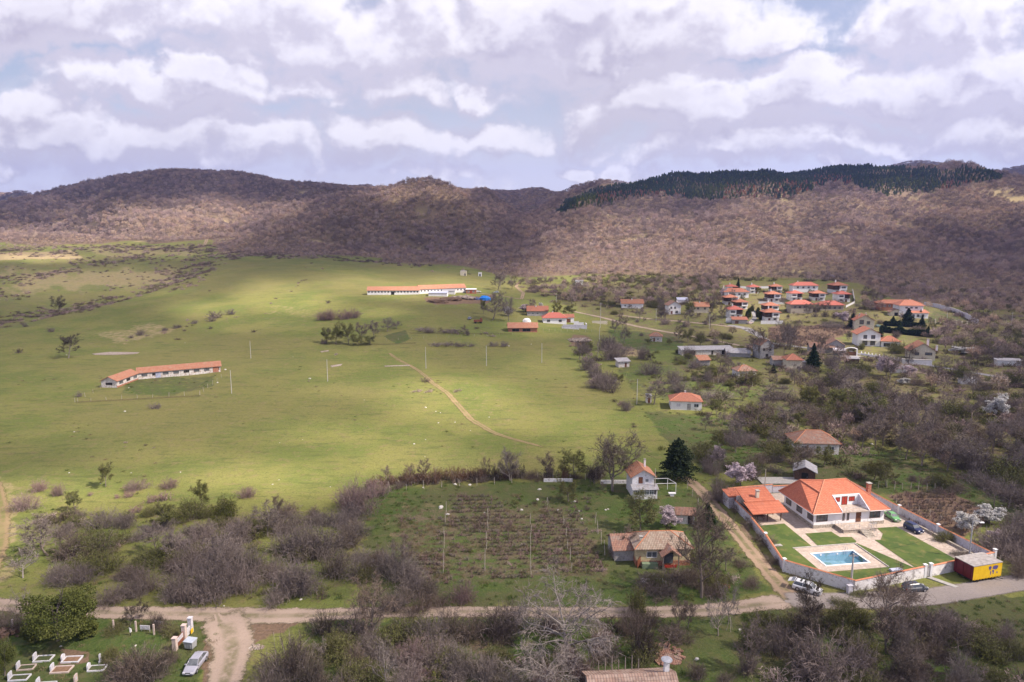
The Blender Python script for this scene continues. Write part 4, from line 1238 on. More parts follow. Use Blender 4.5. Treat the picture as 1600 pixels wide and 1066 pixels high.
PL = """
brr 60 766 32 20;brr 41 795 45 30;brr 95 773 25 22;bt 165 761 30 40;bt 118 797 30 34;smr 141 775 12 7;brr 215 767 38 20;brr 265 763 32 18;smr 204 776 20 12;smr 233 785 24 14
smr 257 783 28 17;smr 181 779 12 8;bt 318 795 32 46;brg 355 808 52 34;bro 300 812 46 38;brr 385 776 32 18;trp 75 868 95 68;brb 115 868 60 45;br 165 824 55 32;br 192 827 40 28
smr 212 802 26 13;bt 258 830 48 46;br 222 842 40 18;bro 150 864 66 42;br 125 806 34 12;br 293 936 75 62;br 332 932 80 66;br 372 926 70 62;br 304 894 70 60;br 350 882 80 58
br 385 900 60 60;br 275 940 45 36;br 322 858 60 40;br 368 850 62 42;trp 345 925 60 90;dd 36 903 64 48;br 120 912 62 36;br 92 905 50 30;br 175 940 56 30;br 226 926 54 46
br 204 936 48 28;bro 170 890 48 30;brb 205 905 50 26;dd 36 968 52 50;brb 10 975 45 30;brb 30 985 40 22;lf 90 1001 118 90;gb 138 994 34 24;gb 54 1001 42 24
trd 203 977 28 36;trd 222 970 30 34;brd 240 982 34 28;brb 255 985 30 18;bro 268 989 44 15;bro 180 985 40 14;brd 205 1066 80 56;brd 245 1060 60 50;brb 222 1072 90 62;brb 266 1036 28 30
bro 172 1032 26 26;lf 8 1056 44 62;br 432 944 44 28;br 450 926 74 56;br 473 928 64 52;br 430 905 54 42;br 476 872 62 52;br 500 866 84 58;br 463 820 34 22;br 480 872 50 50
br 535 822 38 28;brb 543 853 38 32;br 447 862 54 44;tr 435 810 27 42;brr 560 803 62 58;brr 546 790 44 40;brr 590 775 44 30;brb 518 905 60 50;br 560 902 52 38;bro 571 906 36 27
br 615 903 74 56;br 640 915 60 40;brb 590 895 50 40;wd 580 992 100 92;br 560 992 70 50;brd 510 992 54 44;brd 640 987 80 30;brb 655 957 52 36;br 612 955 46 34;brd 450 1068 92 82
br 420 1080 80 60;brb 480 1075 70 70;bro 520 1020 50 40;bro 540 1066 60 44;brb 555 1046 48 46;dd 605 1074 66 74;brr 650 1036 62 44;br 680 1042 62 54;br 705 1046 58 48;br 730 1056 62 48
br 757 1068 62 52;br 790 1078 60 40;brr 725 941 47 38;brb 685 946 38 20;brd 775 992 84 48;brb 700 988 54 48;br 672 1008 62 52;brb 735 1000 60 44;br 800 985 60 50;dd 500 1030 40 36
wn 885 1026 205 112;wn 850 1066 140 60;brd 995 1027 54 80;bro 992 962 44 48;brb 985 990 46 50;brb 1010 975 44 30;wd 1096 934 104 142;tr 1060 986 38 64;tr 1074 982 34 50;dd 1122 993 56 66
dd 1138 975 46 76;trp 1175 1052 56 96;br 1165 1048 50 50;brb 1085 1063 38 32;brb 1132 1066 32 17;brb 1050 907 62 22;brb 1030 930 60 20;tr 1042 1012 52 44;brb 1060 1000 50 30;smd 980 1064 26 20
trd 1265 1003 66 112;brb 1262 1010 50 60;wd 1385 1003 118 104;br 1410 1022 50 66;br 1300 1062 124 80;br 1330 1050 70 70;br 1250 1050 60 60;br 1450 987 96 52;br 1480 1000 70 44;bro 1225 987 54 34
bro 1300 977 54 34;bro 1340 987 54 38;bro 1425 975 50 30;bro 1195 975 44 26;brb 1240 975 50 30;br 1578 1002 48 36;br 1510 1068 62 52;brb 1425 1070 64 44;br 1212 1022 64 62;bro 1590 1032 44 34
bro 1350 1040 50 50;brb 1270 960 40 20;bro 1320 950 44 14;brb 1545 1010 60 30;brd 1480 1040 44 24;bro 1180 1015 40 50;brd 1400 1066 46 36;bro 1555 1066 50 22
hed 603 757 26 18;hed 618 757 26 18;hed 634 756 28 20;hed 650 755 28 20;hed 666 753 26 18;hed 682 750 26 20;hed 698 750 30 22;hed 714 750 30 20;hed 730 751 30 21;hed 745 748 28 20;hed 760 747 28 18;hed 775 746 26 16
tr 605 753 24 26;tr 643 749 26 26;tr 663 749 30 34;tr 760 746 20 34;dd 797 752 46 48;wdp 797 751 46 46;tr 856 748 36 42;bt 900 747 54 44;hed 585 762 30 20;brb 800 748 40 16;brb 835 748 40 14
wd 957 768 112 88;bt 888 784 42 34;sl 942 769 14 22;brd 925 748 50 30;ce 1058 750 72 68;bt 1000 832 60 64;bl 1048 824 36 34;sp 1105 822 36 38;tr 985 867 54 44;brb 960 870 30 24
bl 1157 760 52 40;bl 1120 727 26 30;br 1128 779 48 36;br 1110 740 40 34;br 1140 790 40 28;trp 1125 735 34 40;br 1170 748 34 28;bw 1510 832 40 34;bw 1545 818 44 30;bl 1557 852 34 24
br 1560 865 70 44;br 1590 860 70 60;br 1500 870 30 14;brb 1600 900 50 40;bro 1480 846 34 18;bt 1385 760 38 46;wd 1440 728 60 50;trp 1480 735 60 56;br 1530 740 60 44;bro 1570 750 60 40
brb 1195 850 50 16;brb 1175 822 40 18;brb 1210 880 30 14;brb 1240 905 20 12;brb 1155 800 30 16;bro 1330 925 40 8;brb 1380 925 60 8
trd 107 560 44 40;smd 28 552 14 9;sm 80 519 14 9;sm 38 511 11 7;trd 92 491 28 32;sm 240 639 22 10;sm 122 620 14 10;sm 340 497 30 13;sm 362 491 22 10;sm 330 502 18 7;sm 305 506 14 7
sm 277 513 14 7;sm 255 517 16 6;sm 220 524 24 10;sm 205 528 10 5;smd 280 512 9 5;smd 328 514 9 5;smd 398 519 9 5;brr 505 500 24 17;brr 520 499 30 18;brr 538 499 28 17;brr 552 497 24 17
bt 510 536 20 24;bt 525 538 24 30;bt 545 538 28 34;tr 565 533 28 32;trp 585 528 28 28;trp 605 518 28 22;bt 560 540 22 16;bt 578 538 24 14;sm 508 537 14 10;sm 512 519 12 7;trp 620 514 22 14
sm 680 541 26 7;sm 700 541 30 8;sm 722 541 26 7;sm 735 541 16 6;sm 773 541 20 8;sm 785 541 20 9;smd 512 474 9 6;trp 770 500 46 46;bt 756 491 13 24;bw 793 494 18 16;trp 778 454 32 32
sm 730 524 10 12;tr 726 522 16 14;tr 688 521 10 10;sm 660 517 40 6;sm 670 519 30 6;sm 705 519 40 7
trp 905 562 26 34;br 920 578 28 26;br 930 590 30 26;br 935 606 34 26;br 948 608 40 26;br 914 552 20 18;br 978 641 22 20;br 960 562 46 34;br 950 548 40 28;br 1003 562 30 24;br 1015 585 38 22
trp 975 536 26 26;br 950 598 30 22;bt 968 600 20 16;trp 1022 632 50 40;br 1050 598 34 26;br 1062 612 40 24;trp 960 520 24 22;tr 973 514 22 24;tr 1060 530 18 22;bt 1095 540 20 18;trp 1030 500 14 16
br 1075 560 30 22;br 1090 575 30 16;bt 1110 590 34 20;br 1120 625 70 14;br 1080 620 30 14;bro 1170 600 40 22;trp 1150 585 24 22;tr 1125 575 34 30;trp 1140 578 30 22;bt 1075 535 22 20
sp 1270 575 26 38;sp 1153 455 10 20;sp 1375 537 14 26;sp 1332 512 20 22;sp 1208 583 12 14;bl 1385 588 34 30;bl 1420 590 24 20;bl 1468 583 10 8;bl 1318 505 26 18;bw 1555 654 36 36;bl 1130 465 14 14;bl 1300 437 12 8
bw 1410 600 20 10;bw 1500 553 40 12;bl 1000 480 10 10;bl 820 488 24 12;bw 845 482 8 10;yt 870 496 20 26;bt 888 495 24 20;trp 835 488 26 22;sp 847 492 10 10;wdp 795 502 30 34;yt 1262 630 34 30
tr 1190 560 60 50;trp 1225 560 30 60;tr 1222 582 14 16;trp 1235 540 24 30;tr 1285 555 24 32;tr 1300 548 16 18;br 1262 580 20 12;bt 1295 610 30 22;wdp 1230 545 40 44;trp 1110 512 26 26;tr 1128 500 22 24;trp 1145 470 18 18;br 1300 512 34 12;trp 1075 505 22 24;tr 1040 500 20 20;trp 1000 500 24 24;bro 1020 480 20 10;bt 1078 492 20 22;trp 1030 480 20 20;tr 1120 478 22 24;trd 1113 488 26 22;trd 1338 623 30 24;trp 1330 600 34 28
cy 1170 496 6 14;cy 1184 496 6 15;cy 1188 500 6 13;cy 1167 499 5 13;cy 1175 487 5 9;cy 1155 461 7 8;bt 1160 472 10 12;tr 1145 478 14 16;tr 1250 488 22 18;tr 1262 492 20 20;tr 1275 490 18 20;tr 1290 487 20 20;bt 1233 485 14 16
trp 1225 478 10 12;bt 1226 462 12 12;bt 1265 462 10 10;yt 1185 462 10 14;trp 1200 470 12 10;tr 1310 482 20 16;sp 1395 508 14 14;sp 1418 508 26 26;sp 1405 520 14 18;sp 1440 512 14 18;sp 1450 522 12 12;sp 1438 497 8 14
trp 1552 572 40 46;tr 1525 570 30 24;tr 1502 590 30 30;tr 1420 562 26 24;trd 1420 572 16 18;trp 1475 575 26 20;yt 1540 555 26 24;br 1390 565 40 14;bro 1400 552 30 20;trp 1378 572 26 14
trp 1480 640 40 34;tr 1345 640 34 34;sl 1292 436 8 10;dd 782 452 26 26;trp 800 452 20 18
"""
for tok in PL.replace('\n', ';').split(';'):
    tok = tok.strip()
    if tok:
        k, a, b, c, d = tok.split()
        plant(k, float(a), float(b), float(c), float(d))

# the overgrown gardens on the right: scattered individuals by plot (polygon in photograph pixels, number, mix, width range m, note)
PLOTS = [
 ([(60, 815), (250, 805), (420, 795), (560, 805), (560, 938), (130, 932)], 46, 'br br brb bro trp br', (3.4, 6.5)),
 ([(560, 870), (640, 880), (690, 940), (580, 945)], 8, 'br brb tr', (3, 5)),
 ([(500, 985), (800, 975), (1000, 980), (1000, 1080), (440, 1080)], 32, 'br brb brr bro bro', (2.8, 5.5)),
 ([(1185, 965), (1480, 965), (1600, 1020), (1600, 1080), (1190, 1080)], 28, 'brb bro brg bro br trd', (2.8, 5.0)),
 ([(600, 757), (700, 748), (800, 745), (940, 745), (940, 750), (800, 752), (700, 756), (602, 764)], 26, 'hed hed smd brb', (2.2, 3.6)),
 ([(1000, 880), (1165, 860), (1190, 935), (1010, 940)], 14, 'brb bro tr', (2.5, 5)),
 ([(1150, 640), (1290, 600), (1330, 640), (1300, 700), (1170, 705)], 26, 'trp tr br br brb bt bro', (5, 9)),
 ([(1230, 600), (1300, 570), (1420, 600), (1440, 650), (1330, 660)], 24, 'trp trp tr br bt bro wdp', (5, 9)),
 ([(1420, 590), (1640, 600), (1640, 700), (1460, 690)], 30, 'trp tr br br bro bt brb', (5, 9)),
 ([(1290, 650), (1450, 640), (1480, 700), (1420, 725), (1320, 700)], 26, 'trp br tr bro wdp bt', (5, 9)),
 ([(1450, 690), (1640, 690), (1640, 770), (1520, 760)], 24, 'br trp tr bro wdp', (5, 8)),
 ([(1090, 640), (1170, 640), (1200, 740), (1180, 750), (1100, 720)], 18, 'br brb bt trp bro', (4, 7)),
 ([(1200, 700), (1290, 715), (1290, 750), (1200, 745)], 9, 'br bro tr bt', (3.5, 6)),
 ([(1300, 730), (1400, 730), (1500, 770), (1480, 775), (1330, 748)], 9, 'bro bt tr brb', (2.5, 5)),
 ([(1540, 770), (1640, 790), (1640, 890), (1570, 880), (1545, 840)], 14, 'br trp brb', (4, 7)),
 ([(1060, 560), (1130, 570), (1240, 590), (1220, 640), (1120, 650)], 14, 'bro bt br tr', (3, 5)),
]
_seen = []
for poly, n, mix, wr in PLOTS:
    xs = [p[0] for p in poly]; ys = [p[1] for p in poly]
    k = tries = 0
    mix = mix.split()
    while k < n and tries < n * 60:
        tries += 1
        a, b = _prng.uniform(min(xs), max(xs)), _prng.uniform(min(ys), max(ys))
        if not in_poly(np.array([a]), np.array([b]), poly)[0]:
            continue
        x, y, z = G(a, b)
        if any((x - u) ** 2 + (y - v) ** 2 < (wr[0] * .62) ** 2 for u, v in _seen):
            continue
        key = _prng.choice(mix)
        w = _prng.uniform(*wr) * 1.2
        h = w * (_prng.uniform(.42, .6) if SPEC[key][0] == 'bramble' else _prng.uniform(.8, 1.15))
        if SPEC[key][0] == 'bramble' and (1200 < a < 1320 and b > 740):
            continue
        _seen.append((x, y)); k += 1
        plant(key, a, b, 0, 0, (x, y, z), (w, h))

# ------------------------------------------------------------------ woods and ground cover nobody could count
def proto_obj(name, me):
    return bpy.data.objects.new(name, me)          # a shape to be instanced; not itself in the scene


def scatter(name, P, yaw, scl, idx, protos, label=None, cat=None):
    """one object: shapes from PROTOS set on the points P by a geometry-nodes modifier"""
    col = bpy.data.collections.new(name + '_shapes')
    for i, me in enumerate(protos):
        col.objects.link(proto_obj('%s_%02d' % (name, i), me))
    me = bpy.data.meshes.new(name)
    me.vertices.add(len(P)); me.vertices.foreach_set('co', np.asarray(P, np.float32).ravel())
    attr(me, 'yaw', np.stack([np.zeros(len(P)), np.zeros(len(P)), yaw], 1), 'FLOAT_VECTOR')
    attr(me, 'size', scl, 'FLOAT_VECTOR')
    attr(me, 'pick', idx, 'INT')
    o = link(name, me)
    g = bpy.data.node_groups.new(name, 'GeometryNodeTree')
    g.interface.new_socket('Geometry', in_out='INPUT', socket_type='NodeSocketGeometry')
    g.interface.new_socket('Geometry', in_out='OUTPUT', socket_type='NodeSocketGeometry')
    gi, go = g.nodes.new('NodeGroupInput'), g.nodes.new('NodeGroupOutput')
    ins = g.nodes.new('GeometryNodeInstanceOnPoints')
    ci = g.nodes.new('GeometryNodeCollectionInfo')
    ci.inputs['Collection'].default_value = col
    ci.inputs['Separate Children'].default_value = True
    ci.inputs['Reset Children'].default_value = True
    L = g.links
    L.new(gi.outputs[0], ins.inputs['Points']); L.new(ci.outputs[0], ins.inputs['Instance'])
    ins.inputs['Pick Instance'].default_value = True
    for nm, typ, sock in (('pick', 'INT', 'Instance Index'), ('yaw', 'FLOAT_VECTOR', 'Rotation'), ('size', 'FLOAT_VECTOR', 'Scale')):
        a = g.nodes.new('GeometryNodeInputNamedAttribute'); a.data_type = typ; a.inputs['Name'].default_value = nm
        L.new([q for q in a.outputs if q.enabled][0], ins.inputs[sock])
    L.new(ins.outputs[0], go.inputs[0])
    md = o.modifiers.new('instances', 'NODES'); md.node_group = g
    return tag(o, label, cat, kind='stuff')


# farthest elevation seen so far along each column, to leave out what no camera near the photograph's could see
ELEV = (HT + 14 - CAMZ) / YY
CMAX = np.maximum.accumulate((HT - CAMZ) / YY, axis=1)


def seen(x, y, margin=.012):
    fu = np.clip(((x / y) - US[0]) / (US[1] - US[0]), 0, NU - 1).astype(int)
    fy = np.clip((np.log(y) - math.log(34.0)) / math.log(YS[1] / YS[0]), 0, NY - 1).astype(int)
    return ELEV[fu, fy] > CMAX[fu, fy] - margin


def grid_at(A, x, y):
    fu = np.clip(((x / y) - US[0]) / (US[1] - US[0]), 0, NU - 1).astype(int)
    fy = np.clip((np.log(y) - math.log(34.0)) / math.log(YS[1] / YS[0]), 0, NY - 1).astype(int)
    return A[fu, fy]


def candidates(rng, y0, y1, spacing, umax=.92):
    """jittered grid of world points inside the view wedge"""
    ys = np.arange(y0, y1, spacing)
    out = []
    for y in ys:
        n = int(2 * umax * y / spacing)
        x = (np.arange(n) + rng.uniform(-.45, .45, n)) * spacing - umax * y
        out.append(np.stack([x, y + rng.uniform(-.45, .45, n) * spacing], 1))
    return np.concatenate(out)


def dome_tree(seed, h, r, n, w, mats, trunk=True):
    """a bare crown seen from afar: radiating twigs in a domed crown over a forked trunk"""
    rng = np.random.default_rng(seed)
    p0, p1 = [], []
    for i in range(n):
        a = rng.uniform(0, 2 * np.pi); e = rng.uniform(.05, 1)
        d = np.array([math.cos(a) * math.sqrt(1 - e * e * .9), math.sin(a) * math.sqrt(1 - e * e * .9), e])
        s = rng.uniform(.55, 1)
        c = np.array([0, 0, h * .38])
        q = c + d * np.array([r, r, h * .58]) * s
        L = rng.uniform(.18, .34) * r
        t = unit(d + rng.normal(size=3) * .45 + np.array([0, 0, .25]))
        p0.append(q - t * L * .5); p1.append(q + t * L * .5)
    for i in range(9):
        a = i * 2.4; q = np.array([math.cos(a) * r * .6, math.sin(a) * r * .6, h * rng.uniform(.6, .85)])
        p0.append(np.array([0, 0, h * .25])); p1.append(q)
    g = Geo(); g.add(ribbons(p0, p1, w, w * .6, rng))
    g.add(tube_np([(0, 0, -.3), (0, 0, h * .45)], [h * .02, h * .012], 4))
    me = g.mesh('crown_shape', mats)
    return me


def pine_shape(seed, h, r, mat, n=380):
    rng = np.random.default_rng(seed)
    t = rng.uniform(0, 1, n) ** .8
    a = rng.uniform(0, 2 * np.pi, n)
    rr = r * (1 - t ** 1.6) ** .75 * rng.uniform(.35, 1.1, n) + .1
    c = np.stack([rr * np.cos(a), rr * np.sin(a), h * (.22 + .78 * t)], 1)
    v, f = blades(c, .62, rng, 1.5)
    g = Geo(); g.add((v, f)); g.add(tube_np([(0, 0, -.3), (0, 0, h * .5)], [h * .014, h * .01], 4))
    return g.mesh('pine_shape', mat)


WP = dict(a=twigmat('wood_purple', (.30, .225, .21), (.42, .32, .28), .20), b=twigmat('wood_brown', (.35, .26, .20), (.48, .36, .275), .20), c=twigmat('wood_dark', (.21, .16, .14), (.29, .22, .19), .16))
rng = np.random.default_rng(11)
protos = [dome_tree(i, 8.5, 3.8, 300, .20, WP['a' if i % 3 == 0 else 'b' if i % 3 == 1 else 'c']) for i in range(6)]

PINE_Z = [[(866, 328), (900, 300), (960, 280), (1040, 262), (1180, 255), (1330, 258), (1420, 262), (1545, 264), (1575, 276), (1520, 288), (1470, 296), (1430, 300), (1385, 307), (1350, 296), (1325, 285), (1300, 283),
           (1255, 300), (1230, 306), (1180, 308), (1110, 312), (1080, 312), (1050, 304), (1000, 306), (940, 318), (900, 326), (876, 332)]]
C1 = candidates(rng, 440, 2150, 5.7)
x, y = C1[:, 0], C1[:, 1]
z = H(x, y); px, py = pix(x, y, z)
fm = grid_at(FORESTM, x, y)
pine = in_poly(px, py - 4, PINE_Z[0]) & (y > 900) & (x > 0)
open_ = np.clip(fbm(x / 45, y / 45, 4, 77) * 2.2 - .25, 0, 1)
ok = (fm > rng.uniform(.1, .9, len(x))) & seen(x, y) & ~pine & (rng.random(len(x)) > open_ * .95) & (np.abs(x / y) < .9)
ok &= ~((y > 1350) & (rng.random(len(x)) < .35))
ok &= ~((y < 700) & (px < 720) & (rng.random(len(x)) < .0))
x, y, z = x[ok], y[ok], z[ok]
n = len(x)
s = rng.uniform(.5, 1.15, n) ** 1.0 * rng.choice([.8, .9, 1.0, 1.25], n) * (1 + .25 * (y > 1350)) * np.clip(.55 + grid_at(HILLH, x, y) / 40, .55, 1)
pk = np.where(rng.random(n) < .5, (np.clip(fbm(x / 130, y / 130, 3, 91) + .5, 0, .99) * 6).astype(int), rng.integers(0, 6, n))
scatter('bare_woodland', np.stack([x, y, z], 1), rng.uniform(0, 6.28, n), np.stack([s, s, s * rng.uniform(.8, 1.2, n)], 1), pk, protos,
        'leafless oak woodland covering the hillsides in purple-grey crowns', 'woodland')
N_WOOD = n
# farther hills: the same wood in bigger clumps
C2 = candidates(rng, 2100, 5200, 17)
x, y = C2[:, 0], C2[:, 1]
ok = seen(x, y, .004) & (grid_at(HILLH, x, y) > 3)
x, y = x[ok], y[ok]; z = H(x, y); n = len(x)
s = rng.uniform(1.3, 2.0, n)
scatter('far_woodland', np.stack([x, y, z], 1), rng.uniform(0, 6.28, n), np.stack([s * 1.2, s * 1.2, s * .8], 1), rng.integers(0, 6, n), protos,
        'leafless woodland on the blue far ridges', 'woodland')
# pines on the crest
C3 = candidates(rng, 950, 2000, 5.4)
x, y = C3[:, 0], C3[:, 1]; z = H(x, y); px, py = pix(x, y, z)
ok = in_poly(px, py - 4 + fbm(x / 30, y / 30, 3, 44) * 7, PINE_Z[0]) & (rng.random(len(x)) < .75 + .25 * (fbm(x / 24, y / 24, 3, 45) > -.22)) & seen(x, y) & (x > 0)
x, y, z, px, py = x[ok], y[ok], z[ok], px[ok], py[ok]; n = len(x)
edge_r = ((px > 1130) & (px < 1215) & (py > 291)) | ((px > 1215) & (px < 1262) & (py > 286)) | ((px > 930) & (px < 1070) & (py > 302)) | ((px > 1270) & (px < 1330) & (py > 276)) | ((px > 1470) & (py > 286))
edge_y = ((px > 1080) & (px < 1200) & (py > 291)) | ((px > 900) & (px < 960) & (py > 306)) | ((px > 1370) & (px < 1480) & (py > 284))
q = rng.random(n)
pk = np.where(edge_r & (q < .42), 4, np.where(edge_y & (q < .75), 2 + rng.integers(0, 2, n), np.where(q < .006, 4, np.where(q < .16, 2, rng.integers(0, 2, n)))))
s = rng.uniform(.45, .95, n) * (.8 + .4 * np.clip(fbm(x / 50, y / 50, 3, 46), -.3, .5))
scatter('pine_forest', np.stack([x, y, z], 1), rng.uniform(0, 6.28, n), np.stack([s, s, s], 1), pk,
        [pine_shape(1, 14, 3.0, TW['pinegreen']), pine_shape(2, 15, 2.7, TW['pinegreen']), pine_shape(3, 13, 2.8, TW['pineyel']), pine_shape(4, 14, 2.6, TW['pineyel']), pine_shape(5, 12, 2.4, TW['pinerust'])],
        'dark green pine plantation along the ridge, rusty at its lower edge', 'pine forest')
N_PINE = n

# scrub: gullies and field edges on the left, undergrowth between gardens and the village
bush = []
for i in range(4):
    g, _ = make_bramble(960 + i, 2.1, 1.8, 2.0, 34, 1, .075)
    bush.append(g.mesh('scrub_shape', [WP['a'], TW['brown'], TW['olive'], TW['bud']][i]))
SCRUB = [  # polygon, density 0..1, size
 ([(340, 668), (400, 672), (380, 682), (330, 676)], .3, .32), ([(490, 650), (560, 648), (570, 660), (500, 664)], .3, .3), ([(190, 690), (250, 690), (240, 702), (190, 702)], .4, .34), ([(30, 680), (60, 676), (60, 686), (30, 688)], .3, .3), ([(80, 695), (125, 690), (120, 698), (80, 700)], .25, .3), ([(430, 600), (480, 598), (480, 604), (430, 606)], .2, .3),
 ([(-60, 512), (0, 512), (60, 500), (100, 494), (150, 482), (205, 466), (180, 462), (120, 474), (60, 484), (-60, 498)], .8, 1.0),
 ([(200, 466), (260, 448), (320, 425), (355, 405), (330, 400), (290, 420), (250, 440), (215, 455)], .8, 1.1),
 ([(345, 405), (420, 402), (560, 408), (700, 420), (740, 432), (720, 424), (640, 412), (470, 400), (350, 392)], .9, 1.2),
 ([(-60, 432), (40, 428), (110, 418), (140, 422), (60, 436), (-60, 445)], .75, 1.1), ([(105, 410), (210, 400), (240, 394), (190, 415), (110, 420)], .8, 1.2),
 ([(215, 402), (340, 398), (330, 408), (220, 410)], .6, 1.1), ([(250, 415), (330, 410), (330, 440), (270, 455), (240, 440)], .35, 1.0), ([(0, 440), (60, 436), (40, 470), (0, 475)], .3, 1.0),
 ([(0, 385), (340, 382), (340, 396), (130, 394), (110, 402), (0, 396)], .5, 1.3), ([(150, 405), (250, 405), (250, 445), (170, 450)], .10, .8),
 ([(400, 490), (470, 440), (480, 436), (430, 470), (408, 492)], .5, .7), ([(180, 530), (240, 514), (330, 497), (380, 486), (380, 492), (300, 510), (200, 532)], .35, .6),
 ([(790, 445), (860, 440), (1000, 440), (1120, 445), (1128, 470), (1050, 478), (940, 485), (870, 472), (820, 452)], .55, 1.3),
 ([(900, 425), (1330, 440), (1345, 450), (1120, 452), (900, 442)], .7, 1.4), ([(1330, 445), (1400, 480), (1390, 500), (1345, 490)], .75, 1.3),
 ([(1210, 475), (1340, 480), (1330, 512), (1215, 505)], .55, 1.1), ([(1480, 480), (1640, 490), (1640, 590), (1500, 572), (1440, 520)], .6, 1.3),
 ([(1200, 540), (1640, 590), (1640, 620), (1440, 600), (1200, 570)], .6, 1.2), ([(930, 485), (1130, 510), (1130, 505), (960, 478)], .4, .9),
 ([(905, 535), (925, 540), (960, 620), (1000, 650), (985, 650), (935, 605), (905, 560)], .8, 1.2), ([(985, 645), (1050, 715), (1085, 745), (1070, 740), (1030, 705), (978, 650)], .6, .7),
 ([(940, 540), (1130, 560), (1130, 575), (1010, 575), (950, 560)], .8, 1.2), ([(1000, 560), (1280, 590), (1240, 640), (1110, 640), (1010, 590)], .28, .9), ([(1090, 520), (1640, 600), (1640, 640), (1250, 590), (1090, 545)], .5, 1.2), ([(1040, 640), (1210, 650), (1210, 740), (1110, 720)], .4, 1.1), ([(1280, 700), (1640, 780), (1640, 820), (1400, 765), (1290, 745)], .4, .9), ([(1000, 570), (1110, 625), (1240, 650), (1230, 660), (1090, 640), (1000, 600)], .5, 1.0),
 ([(1120, 640), (1640, 600), (1640, 780), (1400, 730), (1180, 720), (1110, 690)], .75, 1.5), ([(1230, 590), (1270, 680), (1250, 680), (1215, 600)], .7, 1.1),
 ([(1095, 745), (1150, 810), (1165, 800), (1110, 735)], .5, .8), ([(1150, 795), (1232, 925), (1240, 910), (1165, 785)], .35, .6),
 ([(660, 514), (800, 518), (800, 524), (650, 520)], .45, .7), ([(40, 800), (400, 800), (480, 830), (560, 860), (540, 935), (100, 930), (60, 880)], .34, .95),
 ([(480, 980), (1000, 975), (1000, 1100), (440, 1100)], .5, 1.1), ([(1180, 965), (1480, 960), (1620, 1020), (1640, 1100), (1180, 1100)], .5, 1.1), ([(1180, 960), (1420, 955), (1440, 975), (1190, 980)], .8, .9), ([(1000, 880), (1170, 870), (1180, 935), (1010, 935)], .5, .8), ([(1060, 780), (1110, 790), (1160, 850), (1100, 840)], .5, .7), ([(610, 800), (930, 795), (950, 900), (610, 920)], .55, .42), ([(740, 770), (940, 780), (930, 800), (720, 800)], .2, .35),
 ([(880, 540), (925, 525), (915, 560)], .2, .6), ([(1400, 500), (1455, 510), (1460, 530), (1385, 520)], .5, 1.2)]
pts, scl, pick = [], [], []
C4 = candidates(rng, 70, 1300, 3.0)
x, y = C4[:, 0], C4[:, 1]; z = H(x, y); px, py = pix(x, y, z)
ok = seen(x, y, .02)
x, y, z, px, py = x[ok], y[ok], z[ok], px[ok], py[ok]
wx, wy = px + fbm(x / 9, y / 9, 3, 5) * 14, py + fbm(x / 9, y / 9, 3, 6) * 7
KEEPOUT = [[(1140, 772), (1226, 770), (1385, 770), (1560, 865), (1450, 900), (1334, 926), (1224, 900)], [(1235, 905), (1300, 905), (1300, 935), (1235, 930)], [(1480, 860), (1580, 860), (1580, 915), (1480, 915)],
           [(1180, 770), (1250, 745), (1285, 745), (1285, 770)], [(1125, 440), (1345, 440), (1350, 480), (1230, 505), (1125, 505)], [(280, 1010), (340, 1010), (340, 1066), (280, 1066)], [(1380, 465), (1450, 465), (1450, 500), (1380, 500)],
           [(1045, 612), (1098, 612), (1098, 648), (1045, 648)], [(1335, 490), (1420, 490), (1420, 560), (1335, 560)], [(825, 478), (910, 478), (910, 525), (825, 525)]]
keep = np.ones(len(x), bool)
for k in KEEPOUT:
    keep &= ~in_poly(px, py, k)
den = np.zeros(len(x)); sz = np.ones(len(x))
for poly, d, s_ in SCRUB:
    m = in_poly(wx, wy, poly) & (d > den)
    den[m] = d; sz[m] = s_
base_d = np.where((py > 404) & (px < 900) & (y > 250), .03 * np.clip(fbm(x / 30, y / 30, 3, 58) * 2.2 - .5, 0, 1), 0) + np.where((y > 430) & (px > 0) & (px < 340) & (py < 460), .03, 0)
den = np.maximum(den, base_d)
clump = np.clip(fbm(x / 14, y / 14, 3, 55) * 1.6 + .55, 0, 1)
den = np.where((y > 165) & (px > 940), den * (1 - .85 * np.clip(grid_at(A_LUSH, x, y) * 1.5, 0, 1)), den)
ok = keep & (rng.random(len(x)) < den * clump * np.where(y > 420, .7, 1.0))
x, y, z, px, sz, den = x[ok], y[ok], z[ok], px[ok], sz[ok], den[ok]; n = len(x)
s = rng.uniform(.45, 1.1, n) * sz
green = (px > 900) | (y < 150)
pk = np.where(rng.random(n) < np.where(green, .55, .05), 2 + rng.integers(0, 2, n), rng.integers(0, 2, n))
scatter('scrub', np.stack([x, y, z - .05], 1), rng.uniform(0, 6.28, n), np.stack([s * 1.15, s * 1.15, s * rng.uniform(.7, 1.3, n)], 1), pk, bush,
        'low leafless scrub in gullies, field edges and between the gardens', 'undergrowth')
N_SCRUB = n

